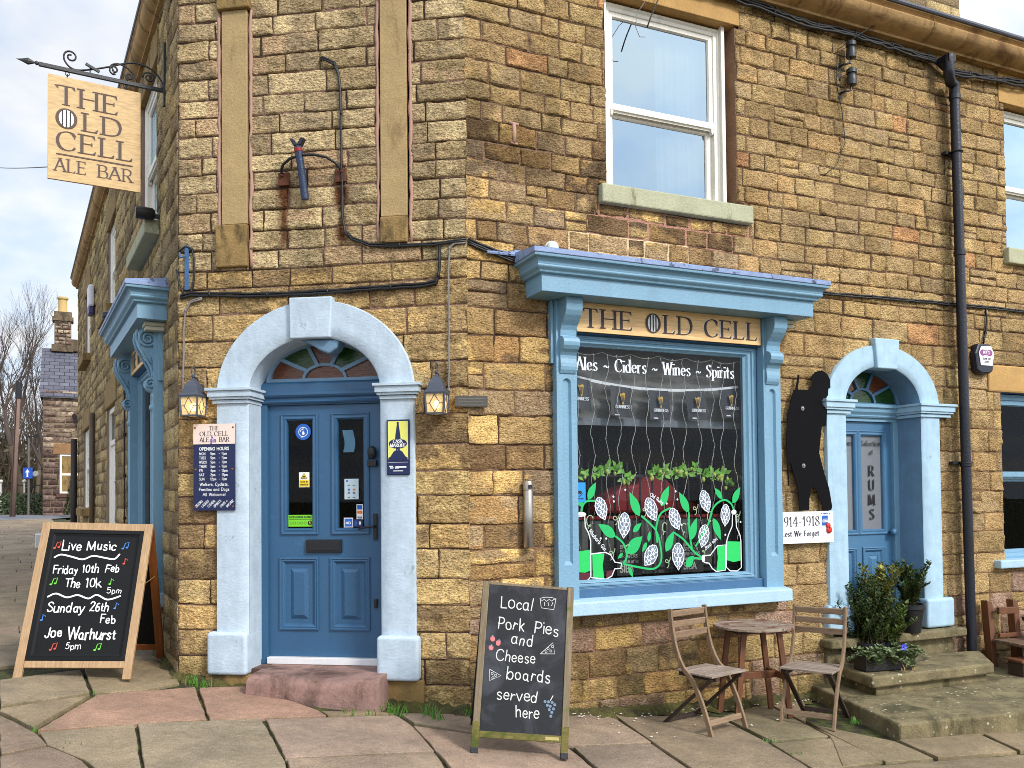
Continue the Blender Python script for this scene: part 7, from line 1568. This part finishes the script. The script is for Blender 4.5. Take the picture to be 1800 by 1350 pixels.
# ------------------------------------------------------------------ potted plants on the steps
def leafmat(name, a, b_, edge=None):
    t = NT(name); oi = t.n.new("ShaderNodeNewGeometry"); rnd = oi.outputs["Random Per Island"]
    col = t.mix(rnd, lin(*a), lin(*b_)); col = t.mix(t.ramp(t.noise(60, 3), .45, .65), col, lin(*(edge or b_)))
    t.b.inputs["Specular IOR Level"].default_value = .35
    return t.done(col, .5)
M_BOX = leafmat("box_leaf", (34, 48, 24), (70, 88, 38)); M_SPOT = leafmat("spotted_laurel_leaf", (78, 92, 36), (166, 158, 70), (126, 122, 50)); M_IVY = leafmat("variegated_ivy_leaf", (56, 78, 44), (150, 160, 118), (96, 116, 72)); M_MID = leafmat("mid_green_leaf", (48, 70, 30), (104, 124, 56)); M_STEMG = plain("woody_stem", (84, 72, 48), .8); M_POT = paint("black_plastic_pot", (26, 26, 28), .4, .2, 10, .001); M_COMP = plain("compost", (36, 28, 22), 1.0)
def pot(par, r0, r1, h):
    b = MB(); b.lathe([(r0, 0), (r1 * .96, h - .05), (r1, h - .05), (r1 + .006, h - .045), (r1 + .006, h - .004), (r1 - .004, h), (r1 - .014, h - .002), (r1 - .016, h - .03)], 0, 0, 26); obj("pot", b, M_POT, par, None, 0, 40); b = MB(); b.lathe([(r1 - .016, h - .032), (.001, h - .028)], 0, 0, 20); obj("compost", b, M_COMP, par)
def stems(par, mat, spots, hmin, hmax, lean, L, W, per, seed, z0, droop=0):
    r = random.Random(seed); lf_ = MB(); sb = MB()
    for (sx, sy) in spots:
        a = r.uniform(0, 6.3); ll = r.uniform(0, lean); hh = r.uniform(hmin, hmax); P = [(sx, sy, z0)]
        for i in range(1, 8): f = i / 7; P.append((sx + math.cos(a) * ll * f ** 1.4 + r.uniform(-.008, .008), sy + math.sin(a) * ll * f ** 1.4 + r.uniform(-.008, .008), z0 + hh * f - droop * f * f))
        sb.tube(P, [.005 * (1 - .6 * i / 7) for i in range(8)], 5)
        for k in range(per):
            f = .12 + .88 * k / per; i = min(6, int(f * 7)); g = f * 7 - i; p = Vector(P[i]).lerp(Vector(P[i + 1]), g); an = k * 2.4 + a; up = .15 + .75 * f
            lf_.leaf(p, (math.cos(an), math.sin(an), up + r.uniform(-.3, .3)), (r.uniform(-.3, .3), r.uniform(-.3, .3), 1), L * r.uniform(.65, 1.2), W * r.uniform(.7, 1.2))
    obj("stem", sb, M_STEMG, par, None, 0, True); obj("foliage", lf_, mat, par)
rr_ = random.Random(9)
def disc_spots(n, r): return [(r * math.sqrt(rr_.random()) * math.cos(a), r * math.sqrt(rr_.random()) * math.sin(a)) for a in [rr_.uniform(0, 6.3) for _ in range(n)]]
p1 = thing("potted_shrub", "dark evergreen shrub in a tall black pot on the doorway ledge", "potted plant", TR(3.80, 8.19, .297)); pot(p1, .085, .125, .27)
stems(p1, M_BOX, disc_spots(30, .08), .20, .44, .22, .05, .026, 52, 2, .25)
p2 = thing("potted_shrub", "yellow spotted laurel pot in the middle of the doorway plants", "potted plant", TR(3.55, 8.20, .297)); pot(p2, .09, .125, .22)
stems(p2, M_SPOT, disc_spots(22, .08), .26, .46, .19, .066, .036, 34, 5, .2)
p3 = thing("potted_shrub", "bushy dark box shrub in a low pot on the upper step", "potted plant", TR(3.27, 7.92, .061)); pot(p3, .10, .14, .20)
stems(p3, M_BOX, disc_spots(70, .14), .24, .66, .26, .046, .026, 60, 8, .17)
p5 = thing("potted_shrub", "leafy mid green shrub pot pressed between the box shrub and the laurel", "potted plant", TR(3.48, 7.98, .061)); pot(p5, .08, .11, .18)
stems(p5, M_MID, disc_spots(26, .09), .18, .40, .24, .06, .034, 34, 18, .15)
p4 = thing("trough_planter", "black trough of trailing variegated ivy with one blue pansy on the upper step", "planter", TR(3.30, 7.63, .061, R_(14)))
b = MB(); b.zprism([(-.26, -.09), (.24, -.09), (.24, .09), (-.26, .09)], 0, .135); obj("trough", b, M_POT, p4, None, .012)
sp_ = [(-.25 + .50 * i / 27, rr_.uniform(-.095, .06)) for i in range(28)]
stems(p4, M_IVY, sp_ + sp_, .04, .17, .22, .05, .042, 30, 14, .12, .12)
b = MB(); r = random.Random(6)
for k in range(5): a = k * 1.256; b.leaf((.10, -.12, .21), (math.cos(a), -.25, math.sin(a)), (0, -1, .2), .036, .038)
obj("pansy_flower", b, plain("pansy_blue", (72, 84, 214), .6), p4); b = MB(); b.tube([(.10, -.05, .12), (.11, -.09, .17), (.10, -.118, .21)], .003, 5); b.sphere((.10, -.126, .21), .006, 4); obj("pansy_stem", b, M_STEMG, p4)
b = MB()
for k in range(34): b.leaf((.16 + r.uniform(-.07, .07), -.10 + r.uniform(-.03, .03), r.uniform(.02, .14)), (r.uniform(-.3, .3), -.4, -1), (0, -1, .3), r.uniform(.03, .05), .016)
obj("withered_leaves", b, leafmat("withered_leaf", (112, 70, 34), (150, 126, 60)), p4)
# ------------------------------------------------------------------ the far end of the left street
hs = thing("stone_cottage", "dark stone cottage with slate roof and chimney beyond the pub", "house", TR(-18.15, 33.0, 1.05, R_(27)))
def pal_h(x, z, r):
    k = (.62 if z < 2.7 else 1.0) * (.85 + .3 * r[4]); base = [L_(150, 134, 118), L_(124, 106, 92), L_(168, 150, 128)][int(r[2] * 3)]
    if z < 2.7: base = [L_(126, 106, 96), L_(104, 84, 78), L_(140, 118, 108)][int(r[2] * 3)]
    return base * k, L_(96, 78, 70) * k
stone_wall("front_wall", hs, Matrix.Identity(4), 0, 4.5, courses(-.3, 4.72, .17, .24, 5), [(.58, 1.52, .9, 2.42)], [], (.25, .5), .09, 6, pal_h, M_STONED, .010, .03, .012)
b = MB(); b.box(0.02, 4.5, .03, 5, -.4, 4.7); hb = b; hb.f = [f for i, f in enumerate(hb.f)]; obj("house_core", hb, M_ASHD, hs)
for k_ in (0,):
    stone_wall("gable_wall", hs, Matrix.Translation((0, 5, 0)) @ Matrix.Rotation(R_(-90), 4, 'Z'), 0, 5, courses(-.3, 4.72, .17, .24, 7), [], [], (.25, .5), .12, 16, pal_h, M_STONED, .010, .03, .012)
b = MB(); b.add([(-.12, -.15, 4.70), (4.6, -.15, 4.70), (4.6, 2.2, 6.9), (-.12, 2.2, 6.9), (-.12, 4.9, 4.7), (4.6, 4.9, 4.7)], [(0, 1, 2, 3), (3, 2, 5, 4)]); b.add([(-.12, -.15, 4.62), (4.6, -.15, 4.62), (4.6, -.15, 4.698), (-.12, -.15, 4.698)], [(0, 1, 2, 3)]); b.add([(-.10, -.1, 4.62), (-.10, 2.2, 6.88), (-.10, 4.85, 4.62)], [(2, 1, 0)])
rf2 = obj("slate_roof", b, M_SLATES, hs); uv = rf2.data.uv_layers.new(name="UVMap")
for l in rf2.data.loops: c = rf2.data.vertices[l.vertex_index].co; uv.data[l.index].uv = (c.x, c.z * 1.37)
b = MB(); b.tube([(.9, 2.2, 6.93), (4.6, 2.2, 6.93)], .09, 8); obj("red_ridge_tile", b, plain("red_ridge", (196, 92, 66), .7), hs)
b = MB(); b.box(.23, 1.03, 1.9, 2.5, 6.75, 7.05); b.box(.33, .95, 1.95, 2.45, 7.05, 8.02); b.box(.25, 1.03, 1.88, 2.52, 8.02, 8.2); b.box(.31, .97, 1.94, 2.46, 8.2, 8.42); b.box(.75, 1.27, 1.96, 2.44, 6.8, 7.3); ch = obj("chimney", b, dressed("chimney_stone", (128, 110, 86), .35, ((70, 58, 46), 5, .5), .03), hs, None, .02)
stone_wall("chimney_face", ch, Matrix.Translation((.33, 1.95, 0)), 0, .62, courses(7.06, 8.0, .13, .18, 3), [], [], (.18, .3), .06, 61, pal_h, M_STONED, .01, .03, .012)
b = MB(); b.lathe([(.2, 8.42), (.17, 8.5), (.165, 8.95), (.21, 8.97), (.21, 9.05), (.17, 9.06)], .63, 2.2, 14); obj("chimney_pot", b, plain("buff_clay", (196, 164, 102), .8), ch, None, 0, 40)
wf = MB(); wf.rectsweep(.58, 1.52, .9, 2.42, [(0, .06), (0, .0), (.07, .0), (.07, .05)]); wf.box(.65, 1.45, .02, .05, 1.6, 1.68); wf.box(1.1, 1.14, .02, .05, .97, 2.35); hw = obj("sash_window", wf, M_WHITE, hs)
b = MB(); b.add([(.62, .045, .95), (1.5, .045, .95), (1.5, .045, 2.4), (.62, .045, 2.4)], [(0, 1, 2, 3)]); obj("window_pane", b, paint("curtained_pane", (112, 120, 112), .2, .3, 5), hw)
b = MB(); b.box(.35, 1.8, -.03, .1, 2.43, 2.85); obj("lintel", b, dressed("cottage_lintel", (146, 110, 74), .15), hs, None, .01); b = MB(); b.box(.45, 1.7, -.08, .1, .74, .89); obj("sill", b, dressed("cottage_sill", (92, 66, 54), .15), hs, None, .01)
b = MB(); b.beam((1.05, -.05, 4.0), (1.6, -.4, 2.95), .09, .09); obj("iron_strut", b, M_BLACK, hs)
M_BARK = paint("bare_bark", (88, 76, 58), .9, .3, 6, .003); M_TWIG = paint("twig_bark", (78, 66, 58), .9, .2, 3, .001); M_BARKY = paint("lichened_bark", (112, 100, 52), .9, .35, 4, .003)
def bare_tree(label, x, y, h, spread, seed, lean=0, depth=7, mat=None):
    z0 = float(GH(x, y)) + (y - 40) * .02 * (y > 40) - .2; t_ = thing("bare_tree", label, "tree", TR(x, y, z0), "bare winter trees beyond the cottage"); r = random.Random(seed); tr = MB(); br = MB()
    def grow(p, d, L, rad, lev):
        n = 4 if lev < 2 else 3; P = [p]; q = p; dd = d
        for i in range(n): dd = (dd + Vector((r.uniform(-.13, .13), r.uniform(-.13, .13), .07))).normalized(); q = q + dd * (L / n); P.append(q)
        r1 = rad * .62; (tr if lev < 1 else br).tube(P, [rad + (r1 - rad) * i / n for i in range(n + 1)], 7 if lev < 2 else 3, lev < 1)
        if lev >= depth: return
        kids = [(1.0, 2), (1, 3), (1, 3), (1, 3), (1, 3), (1, 2), (1, 2)][min(lev, 6)][1]
        for k in range(kids + (r.random() < .45)):
            a = r.uniform(0, 6.3); sp = spread * r.uniform(.5, 1.2); nd = (dd + dd.orthogonal().normalized() * math.cos(a) * sp + dd.cross(dd.orthogonal()).normalized() * math.sin(a) * sp + Vector((0, 0, .12))).normalized()
            b_ = P[-1] if k == 0 else P[r.choice([-1, -2, -1])]
            grow(b_, nd, L * r.uniform(.6, .82), r1 * (.78 if k else .95), lev + 1)
    grow(Vector((0, 0, 0)), Vector((lean, 0, 1)).normalized(), h * .26, h * .020, 0)
    obj("trunk", tr, mat or M_BARK, t_, None, 0, True); obj("branches", br, M_TWIG, t_)
bare_tree("tallest bare winter tree with a rounded crown near the cottage chimney", -27.0, 47, 12.6, .48, 4)
bare_tree("bare winter tree with lichened yellowish trunk close to the cottage wall", -22.8, 42, 9.8, .42, 9, 0, 6, M_BARKY)
bare_tree("spreading bare winter tree far behind the telegraph pole", -31.8, 50, 11.0, .55, 13)
bare_tree("lower bare winter tree filling the gap behind the leaning telegraph pole", -24.5, 44, 7.5, .6, 21, .1, 6)
b = MB(); r = random.Random(12)
for i in range(1500):
    x = r.uniform(-46, -17); y = r.uniform(50, 66); z0 = float(GH(x, y)) + (y - 40) * .02 - .2; hh = r.uniform(1.5, 7.5); P = [(x, y, z0)]; q = Vector(P[0]); d = Vector((r.uniform(-.4, .4), r.uniform(-.3, .3), 1))
    for k in range(3): q = q + d * hh / 3; d = d + Vector((r.uniform(-.35, .35), r.uniform(-.3, .3), .1)); P.append(tuple(q))
    b.tube(P, [.05, .04, .025, .01], 3, False)
    for k in range(6):
        p = Vector(P[r.randrange(1, 4)]); e = p + Vector((r.uniform(-.9, .9), r.uniform(-.6, .6), r.uniform(.2, 1.0))); b.tube([p, e], [.02, .008], 3, False)
    for k in range(5): b.leaf((x + r.gauss(0, .5), y, z0 + r.uniform(.2, hh * .7)), (r.uniform(-1, 1), r.uniform(-1, 1), r.uniform(-1, 1)), (0, -1, .2), r.uniform(.2, .45), .2)
tagit(obj("undergrowth", b, leafmat("winter_undergrowth", (58, 48, 38), (92, 74, 56), (74, 68, 44))), kind="stuff")
hd = thing("clipped_hedge", "dark green clipped hedge between the garden wall and the cottage", "hedge", TR(-20.4, 35.2, float(GH(-20, 35)) - .1)); b = MB()
for i in range(2600): b.leaf((r.uniform(-1.6, 1.9), r.uniform(-.5, .3), r.uniform(.05, .85) + .05 * math.sin(i)), (r.uniform(-1, 1), r.uniform(-1, .4), r.uniform(-.6, 1)), (0, -1, .3), r.uniform(.07, .13), .07)
obj("foliage", b, leafmat("hedge_leaf", (34, 46, 26), (66, 80, 42)), hd); b = MB()
for i in range(14): x = -1.5 + .25 * i; b.tube([(x, 0, -.1), (x + r.uniform(-.1, .1), 0, .6)], .02, 4)
obj("stem", b, M_STEMG, hd)
gw = thing("garden_wall", "low stone garden wall beside the clipped hedge", "wall", TR(-24.6, 34.4, float(GH(-22, 34)) - .1)); stone_wall("wall_face", gw, Matrix.Identity(4), 0, 2.4, courses(0, .95, .14, .2, 6), [], [], (.2, .4), .08, 88, pal_left, M_STONED, .01, .03, .012); b = MB(); b.box(.01, 2.39, .03, .35, 0, .98); obj("wall_core", b, M_ASHD, gw)
rl = thing("garden_railing", "dark railing with small white finials above the far hedge", "railing", TR(-24.2, 36.4, float(GH(-22, 36)) + .55)); b = MB(); b.box(0, 5.6, -.02, .02, .52, .56); b.box(0, 5.6, -.02, .02, .1, .14)
for i in range(24): b.box(.05 + i * .235, .07 + i * .235, -.01, .01, -.6, .6)
obj("rail", b, M_BLACK, rl)
for i in range(6): b = MB(); b.sphere((.4 + i * 1.0, 0, .72), .085, 5); b.box(.37 + i, .43 + i, -.03, .03, -.6, .64); obj("post_finial", b, M_WHITE, rl)
tp = thing("telegraph_pole", "leaning pinkish telegraph pole with a black cap", "pole", TR(-18.15, 31, 1.1)); b = MB(); b.tube([(0, 0, 0), (.09, 0, 2.2), (.19, 0, 4.3)], [.10, .09, .08], 10); obj("pole", b, wood("pink_pole", (146, 120, 108), (112, 88, 78), (6, 6, .5), .9, 3), tp, None, 0, True); b = MB(); b.tube([(.19, 0, 4.3), (.21, 0, 4.9)], .10, 10); obj("pole_cap", b, M_BLACK, tp); b = MB(); b.tube([(.0, -.11, 0), (.09, -.10, 2.2), (.18, -.09, 4.3)], .02, 5); obj("cable_guard", b, M_RWD, tp)
rs2 = thing("one_way_sign", "square blue road sign with white arrow on a thin grey post", "road sign", TR(-17.57, 31, 1.15)); b = MB(); b.tube([(0, 0, 0), (0, 0, 2.85)], .035, 8); obj("post", b, plain("grey_post", (96, 92, 88), .6), rs2); b = MB(); b.box(-.17, .17, -.07, -.04, 1.33, 1.72); obj("sign_plate", b, plain("sign_blue", (24, 78, 178), .4), rs2, None, .005); s = Text(); s.poly([(-.03, 1.38), (.03, 1.38), (.03, 1.55), (.085, 1.55), (0, 1.67), (-.085, 1.55), (-.03, 1.55)], -.075); obj("white_arrow", s.mb, M_LETW, rs2); b = MB(); b.box(-.08, .32, -.05, .05, 2.83, 2.88); obj("top_lamp", b, M_BLACK, rs2); b = MB(); b.ylathe([(.10, -.02), (.10, .03)], .25, 1.5, 14); obj("round_back_plate", b, plain("grey_plate", (150, 150, 146), .5), rs2)
iv = thing("wall_ivy", "dark green conical evergreen at the foot of the cottage by the end of the pub", "shrub", TR(-16.35, 31.8, float(GH(-16.4, 31.8)))); b = MB()
for i in range(900): z = r.uniform(0, 1.4); q = .3 * (1 - z / 1.6); a = r.uniform(0, 6.3); b.leaf((q * math.cos(a), q * math.sin(a), z), (math.cos(a), math.sin(a), .7), (0, 0, 1), .1, .06)
obj("foliage", b, leafmat("evergreen_leaf", (36, 60, 26), (66, 92, 40)), iv); b = MB(); b.tube([(0, 0, 0), (0, 0, 1.2)], .03, 5); obj("stem", b, M_STEMG, iv)
wb = thing("white_planter_box", "white box on the pavement at the far end of the side street wall", "box", TR(-9.35, 17.35, gh(-9.3, 17.3), R_(-59.7))); b = MB(); b.box(-.3, .3, -.3, .1, 0, .28); obj("box", b, plain("white_box", (206, 208, 208), .6), wb, None, .01)
A = wp('L', -3.38, 5.55, .03); ow = thing("overhead_wire", "thin overhead wire running off through the sky behind the hanging sign", "wire", TR(A.x, A.y, A.z)); b = MB(); B = Vector((-26.5, 40, 18.2)) - A
b.tube([tuple(B * (i / 24) + Vector((0, 0, -.35 * math.sin(math.pi * i / 24)))) for i in range(25)], .009, 4); obj("wire", b, M_CABLE, ow)
